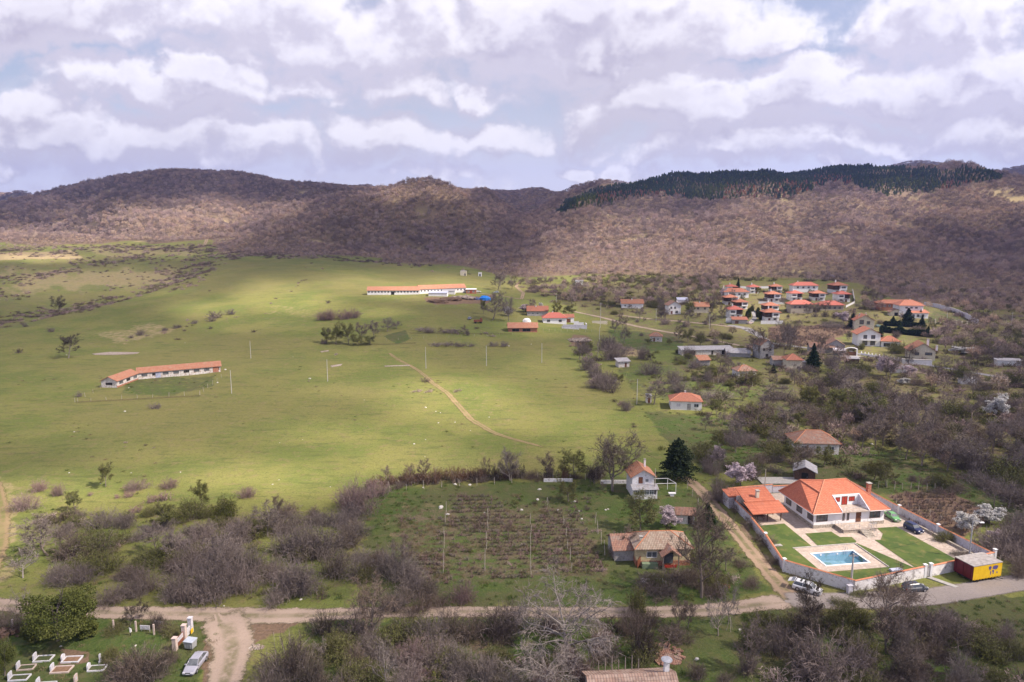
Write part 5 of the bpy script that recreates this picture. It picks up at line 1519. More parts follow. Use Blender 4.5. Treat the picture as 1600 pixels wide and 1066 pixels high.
# scattered trees of the village edge and valley, too many and too merged to tell apart
C5 = candidates(rng, 180, 760, 7.0)
x, y = C5[:, 0], C5[:, 1]; z = H(x, y); px, py = pix(x, y, z)
VT = [([(800, 440), (1120, 436), (1125, 480), (1050, 476), (960, 480), (880, 478)], .55), ([(1120, 432), (1345, 440), (1345, 452), (1120, 446)], .7), ([(1345, 450), (1400, 478), (1380, 495), (1350, 500)], .7),
      ([(1460, 505), (1640, 500), (1640, 590), (1520, 575), (1440, 530)], .6), ([(1215, 478), (1340, 483), (1330, 500), (1215, 500)], .3), ([(1345, 440), (1640, 470), (1640, 500), (1400, 480)], .7), ([(1030, 505), (1130, 520), (1200, 545), (1130, 545), (1040, 530)], .25), ([(1200, 540), (1640, 600), (1640, 640), (1280, 600)], .5), ([(1000, 570), (1240, 590), (1230, 640), (1110, 640)], .16), ([(1200, 650), (1640, 640), (1640, 760), (1400, 720), (1210, 700)], .35)]
den = np.zeros(len(x)); _l = 1 - .8 * np.clip(grid_at(A_LUSH, x, y) * 1.5, 0, 1)
for p, d in VT:
    den[in_poly(px, py, p)] = d
keep = np.ones(len(x), bool)
for k in KEEPOUT:
    keep &= ~in_poly(px, py, k)
ok = (rng.random(len(x)) < den * _l) & keep
x, y, z = x[ok], y[ok], z[ok]; n = len(x)
s = rng.uniform(.45, .95, n)
vt = protos[:3] + [dome_tree(31, 7, 3.4, 300, .15, TW['olive']), dome_tree(32, 7, 3.0, 300, .15, TW['brown'])]
scatter('valley_woods', np.stack([x, y, z], 1), rng.uniform(0, 6.28, n), np.stack([s, s, s], 1), rng.integers(0, 5, n), vt,
        'mixed bare and budding trees merging behind the village gardens', 'woodland')

# dead vines in close rows, and the furrowed plots
rows = []
for poly, sp in (([(628, 812), (905, 798), (945, 895), (622, 918)], 1.7), ([(1390, 778), (1470, 764), (1560, 803), (1500, 850), (1430, 830)], 1.6), ([(1540, 640), (1640, 640), (1640, 690), (1540, 672)], 1.8), ([(700, 775), (930, 778), (925, 800), (700, 806)], 2.2), ([(1200, 512), (1330, 507), (1330, 520), (1250, 543), (1200, 530)], 2.4), ([(1240, 590), (1320, 590), (1330, 630), (1260, 640)], 2.0), ([(1080, 585), (1180, 590), (1170, 615), (1090, 610)], 2.2)):
    cs = [G(*q) for q in poly]
    xs = [c[0] for c in cs]; ys_ = [c[1] for c in cs]
    for yy in np.arange(min(ys_), max(ys_), sp):
        xx = np.arange(min(xs), max(xs), .62) + rng.uniform(-.2, .2)
        yv = yy + .6 * np.sin(xx / 19) + rng.normal(size=len(xx)) * .22
        rows.append(np.stack([xx, yv], 1)[in_poly(xx, yv, [(c[0], c[1]) for c in cs])])
C7 = np.concatenate(rows)
C7 = C7[rng.random(len(C7)) < np.clip(fbm(C7[:, 0] / 9, C7[:, 1] / 9, 3, 71) * 1.6 + .70, .15, .95)]
vine = []
for i in range(3):
    g, _ = make_bramble(980 + i, .55, .30, .85, 9, 1, .045)
    vine.append(g.mesh('vine_shape', [TW['brown'], TW['rosy'], TW['stem']][i]))
n = len(C7); s = rng.uniform(.6, 1.25, n)
scatter('dead_vines', np.stack([C7[:, 0], C7[:, 1], H(C7[:, 0], C7[:, 1])], 1), rng.uniform(-.5, .5, n), np.stack([s, s, s], 1), rng.integers(0, 3, n), vine,
        'close rows of brown leafless vines and dead stalks in the plots', 'vines')

# grass and weed tufts over the near ground
def tuft(seed, n, r, h, mat, w=.05):
    rng = np.random.default_rng(seed)
    b = rng.normal(size=(n, 3)) * np.array([r, r, 0])
    e = b + rng.normal(size=(n, 3)) * np.array([.12, .12, 0]) + np.stack([np.zeros(n), np.zeros(n), rng.uniform(.4, 1, n) * h], 1)
    g = Geo(); g.add(ribbons(b, e, w, w * .3, rng))
    return g.mesh('tuft_shape', mat)


tm = [twigmat('tuft_green', (.08, .125, .03), (.11, .15, .04)), twigmat('tuft_straw', (.24, .19, .11), (.17, .135, .08)), twigmat('tuft_dark', (.06, .07, .025), (.085, .075, .04))]
tufts = [tuft(1, 60, .35, .35, tm[0]), tuft(2, 60, .4, .4, tm[1]), tuft(3, 50, .35, .3, tm[2]), tuft(4, 40, .25, .8, tm[1], .035)]
C6 = candidates(rng, 72, 300, 1.05, .86)
x, y = C6[:, 0], C6[:, 1]; px, py = pix(x, y, 0.0)
keep = np.ones(len(x), bool)
for k in KEEPOUT[:3]:
    keep &= ~in_poly(px, py, k)
ROADK = [[(-60, 905), (60, 945), (300, 952), (480, 953), (1110, 949), (1180, 940), (1240, 925), (1480, 915), (1600, 900), (1640, 925), (1440, 948), (1240, 955), (1110, 962), (480, 968), (400, 1000), (380, 1100), (315, 1100), (345, 970), (60, 962), (-60, 930)],
         [(1060, 742), (1095, 752), (1160, 830), (1235, 925), (1210, 925), (1140, 840), (1080, 765)]]
for k in ROADK:
    keep &= ~in_poly(px, py, k)
lu, li, ro = grid_at(A_LUSH, x, y), grid_at(A_LIT, x, y), grid_at(A_ROWS, x, y)
d = .10 + .35 * lu + .45 * li + .3 * ro
d *= np.clip(fbm(x / 7, y / 7, 3, 66) * 1.3 + .6, .05, 1) * np.where((lu + li + ro) < .1, np.clip(fbm(x / 16, y / 16, 3, 68) * 2.6 - .2, 0.02, 1.4), 1) * np.clip((320 - y) / 200, .15, 1)
ok = keep & (rng.random(len(x)) < d)
x, y, lu, li, ro = x[ok], y[ok], lu[ok], li[ok], ro[ok]; z = H(x, y); n = len(x)
q = rng.random(n)
pk = np.where(q < .15 + .55 * lu * (1 - li), 0, np.where(q < .75, 2, 1)); pk = np.where((li + ro > .4) & (rng.random(n) < .6), np.where(rng.random(n) < .5, 1, 3), pk)
s = rng.uniform(.5, 1.2, n)
scatter('grass', np.stack([x, y, z], 1), rng.uniform(0, 6.28, n), np.stack([s, s, s], 1), pk, tufts, kind_label := 'rough grass and dead weed tufts over the near fields', 'grass')
N_TUFT = n
print('instances', N_WOOD, N_PINE, N_SCRUB, N_TUFT, 'plants', len(PLANTS))

# ------------------------------------------------------------------ buildings
def roof_hip(mb, x0, x1, y0, y1, z, rh, ov, th=.14, ridge=None):
    a, b, c, d = x0 - ov, x1 + ov, y0 - ov, y1 + ov
    w, l = b - a, d - c
    if ridge is None:
        if w >= l:
            r0, r1 = (a + l / 2, (c + d) / 2), (b - l / 2, (c + d) / 2)
        else:
            r0, r1 = ((a + b) / 2, c + w / 2), ((a + b) / 2, d - w / 2)
    else:
        r0, r1 = ridge
    vs = [(a, c, z), (b, c, z), (b, d, z), (a, d, z), (a, c, z + th), (b, c, z + th), (b, d, z + th), (a, d, z + th), (*r0, z + th + rh), (*r1, z + th + rh)]
    if w >= l:
        tops = [(4, 5, 9, 8), (5, 6, 9), (6, 7, 8, 9), (7, 4, 8)]
    else:
        tops = [(4, 5, 8), (5, 6, 9, 8), (6, 7, 9), (7, 4, 8, 9)]
    mb.add(vs, [(3, 2, 1, 0), (0, 1, 5, 4), (1, 2, 6, 5), (2, 3, 7, 6), (3, 0, 4, 7)] + tops)
    return r0, r1, z + th + rh


def roof_gable(mb, x0, x1, y0, y1, z, rh, ov, axis='x', th=.16, drop=True):
    """two sloping slabs; axis = direction of the ridge"""
    if axis == 'x':
        ym = (y0 + y1) / 2; k = rh / ((y1 - y0) / 2); e = ov * k
        for s in (-1, 1):
            ye = (y0 - ov) if s < 0 else (y1 + ov)
            pr = [(ye, z - e), (ym, z + rh), (ym, z + rh + th), (ye, z - e + th)]
            vs = [(x, p[0], p[1]) for x in (x0 - ov, x1 + ov) for p in pr]
            f = [(0, 1, 2, 3), (7, 6, 5, 4), (0, 4, 5, 1), (1, 5, 6, 2), (2, 6, 7, 3), (3, 7, 4, 0)]
            mb.add(vs, f if s < 0 else [q[::-1] for q in f])
    else:
        xm = (x0 + x1) / 2; k = rh / ((x1 - x0) / 2); e = ov * k
        for s in (-1, 1):
            xe = (x0 - ov) if s < 0 else (x1 + ov)
            pr = [(xe, z - e), (xm, z + rh), (xm, z + rh + th), (xe, z - e + th)]
            vs = [(p[0], y, p[1]) for y in (y0 - ov, y1 + ov) for p in pr]
            f = [(0, 1, 2, 3), (7, 6, 5, 4), (0, 4, 5, 1), (1, 5, 6, 2), (2, 6, 7, 3), (3, 7, 4, 0)]
            mb.add(vs, f[::-1] if s < 0 else [q[::-1] for q in f])


def face_frame(f, W, D):
    """matrix taking (u along the wall, v out of the wall, z) to the local frame of the house"""
    if f == 'f':
        return Matrix(((1, 0, 0, 0), (0, -1, 0, 0), (0, 0, 1, 0), (0, 0, 0, 1)))
    if f == 'b':
        return Matrix(((1, 0, 0, 0), (0, 1, 0, D), (0, 0, 1, 0), (0, 0, 0, 1)))
    if f == 'l':
        return Matrix(((0, -1, 0, -W / 2), (1, 0, 0, 0), (0, 0, 1, 0), (0, 0, 0, 1)))
    return Matrix(((0, 1, 0, W / 2), (1, 0, 0, 0), (0, 0, 1, 0), (0, 0, 0, 1)))


def add_window(root, Mx, u, z, w, h, fm='frame', gm='glass', mull=1, tr=0, name='window', deep=.05):
    t = max(.06, min(w, h) * .07)
    m = MB()
    for x0, x1, z0, z1 in ((u - w / 2, u - w / 2 + t, z, z + h), (u + w / 2 - t, u + w / 2, z, z + h), (u - w / 2 + t, u + w / 2 - t, z, z + t), (u - w / 2 + t, u + w / 2 - t, z + h - t, z + h)):
        m.box(x0, x1, -.02, deep, z0, z1, Mx)
    for i in range(mull):
        x = u - w / 2 + w * (i + 1) / (mull + 1)
        m.box(x - t * .4, x + t * .4, -.02, deep - .006, z + t, z + h - t, Mx)
    if tr:
        m.box(u - w / 2 + t, u + w / 2 - t, -.02, deep - .012, z + h * .68 - t * .4, z + h * .68 + t * .4, Mx)
    o = m.build(name, MT[fm], root)
    p = MB(); p.box(u - w / 2 + t, u + w / 2 - t, -.015, .018, z + t, z + h - t, Mx)
    p.build('pane', MT[gm], o)
    return o


def add_door(root, Mx, u, z, w, h, dm='brown', name='door'):
    m = MB(); m.box(u - w / 2, u + w / 2, -.02, .045, z, z + h, Mx)
    o = m.build(name, MT[dm], root)
    k = MB(); k.box(u + w * .32, u + w * .38, .045, .10, z + h * .45, z + h * .55, Mx)
    k.build('handle', MT['metal'], o)
    return o


def add_chimney(root, x, y, z0, z1, w=.55, mat='clean', cap='concrete'):
    m = MB(); m.box(x - w / 2, x + w / 2, y - w / 2, y + w / 2, z0, z1)
    o = m.build('chimney', MT[mat], root)
    c = MB()
    c.box(x - w * .66, x + w * .66, y - w * .66, y + w * .66, z1 + .14, z1 + .24)
    for a in (-1, 1):
        for b in (-1, 1):
            c.box(x + a * w * .42 - .05, x + a * w * .42 + .05, y + b * w * .42 - .05, y + b * w * .42 + .05, z1 + .002, z1 + .14)
    c.build('chimney_cap', MT[cap], o)
    return o


def house(name, cat, label, px, py, W, D, h, rot=0, roof='hip', rh=2.0, ov=.5, wall='white', rmat='roofv', wins=(), doors=(), chim=(), base=None, found=2.0, group=None, gm='glass', fm='frame', xyz=None):
    x, y, z = G(px, py) if xyz is None else xyz
    root = empty(name, (x, y, z), R(rot))
    tag(root, label, cat, group)
    m = MB(); m.box(-W / 2, W / 2, 0, D, (base[0] + .002) if base else -found, h)
    if roof == 'gx':
        for s in (-1, 1):
            x0, x1 = (-W / 2, -W / 2 + .25) if s < 0 else (W / 2 - .25, W / 2)
            m.add([(x0, 0.0, h + .001), (x0, D, h + .001), (x0, D / 2, h + rh - .03), (x1, 0.0, h + .001), (x1, D, h + .001), (x1, D / 2, h + rh - .03)], [(0, 1, 2)[::-1], (3, 4, 5), (0, 2, 5, 3), (2, 1, 4, 5), (0, 3, 4, 1)])
    if roof == 'gy':
        for s in (-1, 1):
            y0, y1 = (0, .25) if s < 0 else (D - .25, D)
            m.add([(-W / 2, y0, h + .001), (W / 2, y0, h + .001), (0, y0, h + rh - .03), (-W / 2, y1, h + .001), (W / 2, y1, h + .001), (0, y1, h + rh - .03)], [(0, 1, 2), (5, 4, 3), (0, 3, 4, 1), (1, 4, 5, 2), (2, 5, 3, 0)])
    m.build('wall', MT[wall], root)
    if base:
        b = MB(); b.box(-W / 2 - .06, W / 2 + .06, -.06, D + .06, -found, base[0]); b.build('plinth', MT[base[1]], root)
    r = MB()
    if roof == 'hip':
        roof_hip(r, -W / 2, W / 2, 0, D, h + .003, rh, ov)
        rm = [MT[rmat]]
    elif roof == 'gx':
        roof_gable(r, -W / 2, W / 2, 0, D, h + .03, rh, ov, 'x'); rm = [MT[rmat]]
    elif roof == 'gy':
        roof_gable(r, -W / 2, W / 2, 0, D, h + .03, rh, ov, 'y'); rm = [MT[rmat]]
    elif roof == 'mono':      # single pitch falling to the front
        r.add([(-W / 2 - ov, -ov, h), (W / 2 + ov, -ov, h), (W / 2 + ov, D + ov, h + rh), (-W / 2 - ov, D + ov, h + rh), (-W / 2 - ov, -ov, h + .12), (W / 2 + ov, -ov, h + .12), (W / 2 + ov, D + ov, h + rh + .12), (-W / 2 - ov, D + ov, h + rh + .12)],
              [(3, 2, 1, 0), (4, 5, 6, 7), (0, 1, 5, 4), (1, 2, 6, 5), (2, 3, 7, 6), (3, 0, 4, 7)])
        rm = [MT[rmat]]
    ro = r.build('roof', rm, root)
    if roof == 'hip' and rh > 1.2:        # ridge and hip caps
        c = MB()
        a, b, cc, d = -W / 2 - ov, W / 2 + ov, -ov, D + ov
        w_, l_ = b - a, d - cc
        zt, ze = h + .003 + .14 + rh, h + .003 + .14
        if w_ >= l_:
            p0, p1 = (a + l_ / 2, (cc + d) / 2, zt), (b - l_ / 2, (cc + d) / 2, zt)
            ed = [((a, cc, ze), p0), ((a, d, ze), p0), ((b, cc, ze), p1), ((b, d, ze), p1), (p0, p1)]
        else:
            p0, p1 = ((a + b) / 2, cc + w_ / 2, zt), ((a + b) / 2, d - w_ / 2, zt)
            ed = [((a, cc, ze), p0), ((b, cc, ze), p0), ((a, d, ze), p1), ((b, d, ze), p1), (p0, p1)]
        for q0, q1 in ed:
            if (Vector(q0) - Vector(q1)).length > .1:
                c.tube([q0, q1], .10, 5)
        c.build('ridge_caps', MT['ridge'] if rmat in ('roof', 'roofv', 'roofred') else MT['coping'], ro)
    for q in wins:
        f, u, z0, w, hh = q[:5]
        add_window(root, face_frame(f, W, D), u, z0, w, hh, fm=q[5] if len(q) > 5 else fm, gm=q[6] if len(q) > 6 else gm)
    for q in doors:
        f, u, z0, w, hh = q[:5]
        add_door(root, face_frame(f, W, D), u, z0, w, hh, q[5] if len(q) > 5 else 'brown')
    for q in chim:
        add_chimney(root, q[0], q[1], h, h + q[2], q[3] if len(q) > 3 else .6, q[4] if len(q) > 4 else 'clean')
    return root


def local_part(root, name, mb, mat):
    return mb.build(name, MT[mat] if isinstance(mat, str) else mat, root)


# ---- the walled plot with the pool: local frame measured from the photograph
PA = Vector((61.35, 133.02, 0)); PROT = math.atan2(.15683, .98763)
PM = Matrix.Translation(PA) @ Matrix.Rotation(PROT, 4, 'Z')


def pw(x, y, z=0.0):
    return PM @ Vector((x, y, z))


def PL2(px, py, z=0.0):
    X, Y, Z = G(px, py, z)
    q = PM.inverted() @ Vector((X, Y, 0))
    return (q.x, q.y)


def Z6(x, y):
    return (1130 + x / 5.926, 740 + y / 5.926)


def Z8(x, y):
    return (1360 + x / 6.6625, 780 + y / 6.6625)


def sheet(name, polys, z, mat, kind='structure', th=None):
    m = MB()
    for p in polys:
        P = [pw(*q) for q in p]
        n = len(P)
        ar = sum(P[i].x * P[(i + 1) % n].y - P[(i + 1) % n].x * P[i].y for i in range(n))
        if ar < 0:
            P = P[::-1]
        m.add([(q.x, q.y, z) for q in P], [tuple(range(n))])
    return tag(m.build(name, mat), kind=kind)


lawn_m = M('mown_lawn', (.052, .085, .018), (.080, .112, .024), .22, .95, .03, c3=(.13, .13, .04), scale2=.5, thr=(.42, .6))
POOL = [(-6.85, -14.9), (1.55, -14.9), (1.55, -10.3), (-6.85, -10.3)]
PLOT = [(-9.3, 19), (-11.2, 12), (-11.6, 3.5), (-12.9, -4.4), (-15.5, -15.6), (-7.9, -24.0), (8.2, -21.3), (15.8, -20.0), (24.2, -18.3), (22.4, 8), (21.6, 19)]
# paving with the pool left out: four strips round it, then the rest
sheet('paving', [[(-15.5, -15.6), (-7.9, -24.0), (8.2, -21.3), (24.2, -18.3), (24.0, -14.9), (-15.3, -14.9)], [(-15.3, -14.9), (-6.85, -14.9), (-6.85, -10.3), (-14.2, -10.3)], [(1.55, -14.9), (24.0, -14.9), (23.7, -10.3), (1.55, -10.3)],
                 [(-14.2, -10.3), (23.7, -10.3), (22.4, 8), (21.6, 19), (-9.3, 19), (-11.2, 12), (-11.6, 3.5), (-12.9, -4.4)]], .060, MT['paving'])
lawnL = [(-11.2, 2.9), (-4.6, 3.1), (-5.0, -7.5), (-8.9, -7.7), (-9.1, -17.1), (-8.2, -22.2), (-15.0, -15.2), (-12.6, -4.2)]
lawnF = [(-9.1, -17.1), (3.9, -17.2), (3.9, -7.8), (4.4, -7.5), (9.2, -20.8), (8.0, -20.9), (-7.7, -23.4)]
lawnM = [PL2(*Z6(*q)) for q in [(760, 560), (1000, 542), (1080, 592), (1190, 592), (1235, 632), (1215, 655), (880, 678)]]
lawnR = [PL2(*Z8(*q)) for q in [(65, 305), (270, 292), (915, 645), (470, 722), (45, 430), (105, 430), (130, 365)]]
sheet('lawn', [lawnL, lawnF, lawnM, lawnR], .115, lawn_m)

# swimming pool
pool = tag(empty('swimming_pool', pw(0, 0), PROT), 'rectangular blue swimming pool with white coping, half drained over a green-stained bottom', 'pool')
m = MB()
x0, x1, y0, y1 = -6.85, 1.55, -14.9, -10.3
m.add([(x0, y0, -1.3), (x1, y0, -2.0), (x1, y1, -2.0), (x0, y1, -1.3), (x0, y0, .05), (x1, y0, .05), (x1, y1, .05), (x0, y1, .05)], [(0, 1, 2, 3), (0, 4, 5, 1), (1, 5, 6, 2), (2, 6, 7, 3), (3, 7, 4, 0)])
local_part(pool, 'basin', m, M('pool_tiles', (.30, .46, .60), (.22, .38, .52), 1.2, .35, c3=(.16, .24, .14), scale2=.3))
m = MB(); c = .28
for a in ((x0 - c, x1 + c, y0 - c, y0), (x0 - c, x1 + c, y1, y1 + c), (x0 - c, x0, y0, y1), (x1, x1 + c, y0, y1)):
    m.box(a[0], a[1], a[2], a[3], .03, .14)
local_part(pool, 'coping', m, 'clean')
wat = bpy.data.materials.new('pool_water'); wat.use_nodes = True
_b = wat.node_tree.nodes['Principled BSDF']
_b.inputs['Base Color'].default_value = (.14, .33, .44, 1); _b.inputs['Roughness'].default_value = .06; _b.inputs['Alpha'].default_value = .40
m = MB(); m.add([(x0, y0, -.55), (x1, y0, -.55), (x1, y1, -.55), (x0, y1, -.55)], [(0, 1, 2, 3)])
local_part(pool, 'water', m, wat)
for i, q in enumerate(((-5.0, y1), (-1.6, y1))):
    m = MB(); m.box(q[0] - .16, q[0] + .16, q[1] - .05, q[1] - .004, -.42, -.10); local_part(pool, 'pool_lamp', m, 'clean')
m = MB(); m.tube([(x1 - 1.2, y1 + .5, .05), (x1 - 1.2, y1 + .4, .9), (x1 - 1.2, y1 - .1, .9), (x1 - 1.2, y1 - .1, -.5)], .03); m.tube([(x1 - 1.7, y1 + .5, .05), (x1 - 1.7, y1 + .4, .9), (x1 - 1.7, y1 - .1, .9), (x1 - 1.7, y1 - .1, -.5)], .03)
local_part(pool, 'ladder', m, 'metal')
# a hole in the ground sheet under the pool and sunken kerb round the deck
m = MB()
for a in ((-9.1, 3.95, -7.72, -7.5), (3.8, 3.98, -17.2, -7.72)):
    m.box(a[0], a[1], a[2], a[3], .03, .22)
tag(m.build('deck_kerb', MT['concrete'], None), 'low grey kerb along two sides of the pool deck', 'kerb').matrix_world = PM

# ---- main house
hs = tag(empty('pool_house', pw(0, 0), PROT), 'large white house with bright orange tiled hipped roof and recessed balcony, beside the pool', 'house')
HW, HD = 15.7, 11.2
m = MB(); m.box(0, HW, 0, HD, .75, 3.25); local_part(hs, 'wall', m, 'clean')
m = MB(); m.box(-.08, HW + .08, -.08, HD + .08, -.5, .748); local_part(hs, 'stone_plinth', m, 'stone')
ez, rz_ = 3.25, 4.2
FL, FR, BR, BL = (-.75, -.75), (HW + .85, -.75), (HW + .85, 12.1), (-.85, 12.3)
R1, R2 = (6.1, 6.6), (11.2, 6.7)
nx0, nx1, ny1 = 5.7, 11.9, 3.1
sl = lambda y: ez + .16 + rz_ * (y + .75) / 7.35
Q = (FL[0] + .62 * (R1[0] - FL[0]), FL[1] + .62 * (R1[1] - FL[1])); Pk = (2.0, 8.9)
zt = ez + .16 + rz_
m = MB()
vs = [(*FL, ez + .16), (*FR, ez + .16), (*BR, ez + .16), (*BL, ez + .16), (*R1, zt), (*R2, zt), (nx0, -.75, ez + .16), (nx0, ny1, sl(ny1)), (nx1, ny1, sl(ny1)), (nx1, -.75, ez + .16), (*Q, ez + .16 + rz_ * .62), (*Pk, zt - .55)]
fs = [(0, 6, 7, 4, 10), (7, 8, 5, 4), (9, 1, 5, 8), (1, 2, 5), (2, 3, 11, 4, 5), (3, 0, 10, 11), (10, 4, 11)]
nv = len(vs)
vs2 = vs + [(a, b, c - .16) for a, b, c in vs]
m.add(vs2, fs + [tuple(i + nv for i in f[::-1]) for f in fs] + [(a, a + nv, b + nv, b) for a, b in ((0, 6), (6, 7), (7, 8), (8, 9), (9, 1), (1, 2), (2, 3), (3, 0))])
rf = local_part(hs, 'roof', m, 'roof')
m = MB()
V3 = lambda i: Vector(vs[i]) + Vector((0, 0, .04))
for a, b in ((0, 4), (4, 5), (5, 1), (5, 2), (3, 11), (11, 4), (10, 11)):
    m.tube([V3(a), V3(b)], .11, 6)
m.build('ridge_caps', MT['ridge'], rf)
m = MB()
for a, b in ((0, 6), (9, 1), (1, 2), (3, 0)):
    p, q = Vector(vs[a]) - Vector((0, 0, .1)), Vector(vs[b]) - Vector((0, 0, .1)); m.tube([p, q], .07, 5)
m.build('gutter', MT['frame'], rf)
# recessed balcony
m = MB()
m.box(nx0 - .1, nx1 + .1, -.75, ny1 + .05, ez + .02, ez + .17)
bal = local_part(hs, 'balcony', m, 'paving')
m = MB(); zb = ez + .172
m.box(nx0, nx1, ny1 - .2, ny1, zb, sl(ny1) + .06); m.build('back_wall', MT['clean'], bal)
for xa, xb in ((nx0, nx0 + .18), (nx1 - .18, nx1)):
    m = MB(); m.add([(xa, -.7, zb), (xa, ny1 - .202, zb), (xa, ny1 - .202, sl(ny1) + .05), (xa, -.7, sl(-.7) + .12), (xb, -.7, zb), (xb, ny1 - .202, zb), (xb, ny1 - .202, sl(ny1) + .05), (xb, -.7, sl(-.7) + .12)],
                [(0, 3, 2, 1), (4, 5, 6, 7), (0, 4, 7, 3), (1, 2, 6, 5), (3, 7, 6, 2), (0, 1, 5, 4)])
    m.build('cheek_wall', MT['lilac'], bal)
Mb = Matrix.Translation((0, ny1 - .2, 0)) @ face_frame('f', HW, HD)
add_window(bal, Mb, 7.0, zb + .75, 1.0, 1.0, 'framedark', 'redcurt'); add_window(bal, Mb, 10.2, zb + .75, 1.35, 1.0, 'framedark', 'redcurt')
add_window(bal, Mb, 8.55, zb + .02, 1.3, 1.85, 'framedark', 'redcurt', name='balcony_door')
m = MB()
for k in range(9):
    x = nx0 + .15 + (nx1 - nx0 - .3) * k / 8
    m.tube([(x, -.68, zb), (x, -.68, zb + .85)], .018, 5)
m.tube([(nx0 + .1, -.68, zb + .86), (nx1 - .1, -.68, zb + .86)], .028, 5)
m.build('railing', MT['metal'], bal)
Mf, Ml = Matrix.Translation((0, 0, 0)) @ face_frame('f', HW, HD), Matrix.Translation((0, 0, 0)) @ Matrix(((0, -1, 0, 0), (1, 0, 0, 0), (0, 0, 1, 0), (0, 0, 0, 1)))
Mr = Matrix(((0, 1, 0, HW), (1, 0, 0, 0), (0, 0, 1, 0), (0, 0, 0, 1)))
add_window(hs, Mf, 1.75, 1.45, 2.5, 1.5, 'framedark', mull=2)
add_window(hs, Mf, 13.6, 1.45, 2.4, 1.45, 'framedark', mull=2)
for u in (6.55, 7.55):
    add_window(hs, Mf, u, 1.35, .5, 1.55, 'framedark', mull=0)
add_door(hs, Mf, 9.9, .85, 1.15, 2.2)
for u in (1.3, 5.3, 9.4):
    add_window(hs, Ml, u, 1.35, 2.1, 1.55, 'framedark', mull=2)
add_window(hs, Mr, 5.0, 1.4, 1.6, 1.3, 'framedark')
add_chimney(hs, 15.2, 4.6, 3.6, 7.0, .72, 'brick', 'concrete')
# raised terrace with glass balustrade and steps
m = MB(); m.prism([(4.6, -3.1), (11.9, -3.1), (11.9, -.082), (4.6, -.082)], -.3, .70)
ter = local_part(hs, 'terrace', m, 'stone')
m = MB(); m.prism([(4.5, -3.2), (12.0, -3.2), (12.0, -.09), (4.5, -.09)], .702, .80); m.build('terrace_floor', MT['paving'], ter)
m = MB()
segs = [((4.65, -.3), (4.65, -3.05)), ((4.65, -3.05), (8.0, -3.05)), ((10.1, -3.05), (11.85, -3.05)), ((11.85, -3.05), (11.85, -.3)), ((8.0, -3.05), (8.0, -5.6)), ((10.1, -3.05), (10.1, -5.6))]
for (a, b), (c_, d_) in segs:
    zz0, zz1 = .8, (.8 if abs(d_ + 5.6) > .01 else .08)
    for k in range(4):
        t = k / 3; p = (a + (c_ - a) * t, b + (d_ - b) * t, zz0 + (zz1 - zz0) * t)
        m.tube([p, (p[0], p[1], p[2] + .95)], .03, 5)
    m.tube([(a, b, zz0 + .96), (c_, d_, zz1 + .96)], .03, 5)
    m.tube([(a, b, zz0 + .5), (c_, d_, zz1 + .5)], .015, 4)
m.build('railing', MT['metal'], ter)
m = MB()
for k in range(5):
    m.box(8.05, 10.05, -3.2 - .48 * (k + 1), -3.202 - .48 * k, -.2, .80 - .14 * (k + 1) + .001 * k)
m.build('steps', MT['stone'], ter)

# ---- open barbecue pavilion
pv = tag(empty('garden_pavilion', pw(0, 0), PROT), 'open garden pavilion with orange tiled roof and white chimney against the boundary wall', 'pavilion')
m = MB(); m.box(-11.2, -4.0, 4.2, 11.6, .065, .20); local_part(pv, 'floor', m, 'paving')
for x in (-10.6, -7.6, -4.6):
    for y in (4.5, 7.6):
        m = MB(); m.box(x - .09, x + .09, y - .09, y + .09, .20, 2.45); local_part(pv, 'post', m, 'wood')
m = MB(); m.box(-11.0, -4.2, 11.3, 11.55, .20, 3.2); local_part(pv, 'back_wall', m, 'white')
m = MB()
m.add([(-11.6, 3.2, 2.40), (-3.7, 3.2, 2.40), (-3.7, 7.4, 3.35), (-11.6, 7.4, 3.35), (-11.6, 3.2, 2.54), (-3.7, 3.2, 2.54), (-3.7, 7.4, 3.49), (-11.6, 7.4, 3.49)], [(3, 2, 1, 0), (4, 5, 6, 7), (0, 1, 5, 4), (1, 2, 6, 5), (2, 3, 7, 6), (3, 0, 4, 7)])
m.add([(-11.3, 7.1, 3.42), (-4.4, 7.1, 3.42), (-4.4, 11.8, 4.75), (-11.3, 11.8, 4.75), (-11.3, 7.1, 3.58), (-4.4, 7.1, 3.58), (-4.4, 11.8, 4.91), (-11.3, 11.8, 4.91)], [(3, 2, 1, 0), (4, 5, 6, 7), (0, 1, 5, 4), (1, 2, 6, 5), (2, 3, 7, 6), (3, 0, 4, 7)])
local_part(pv, 'roof', m, 'roof')
add_chimney(pv, -8.0, 8.4, 3.9, 5.3, .62, 'cream')
tb = tag(empty('garden_table', pw(-8.6, 5.8), PROT), 'dark table under the pavilion roof', 'table')
m = MB(); m.box(-.9, .9, -.45, .45, .92, .98); local_part(tb, 'tabletop', m, 'wood')
for a in (-.75, .75):
    for b in (-.35, .35):
        m = MB(); m.box(a - .05, a + .05, b - .05, b + .05, .2, .92); local_part(tb, 'leg', m, 'wood')
# low annex behind the pavilion
house('store_room', 'shed', 'low store room with orange roof behind the pavilion', 0, 0, 5.2, 3.2, 2.6, math.degrees(PROT), 'mono', .5, .2, 'lilac', 'roof', xyz=pw(-9.6, 12.4))

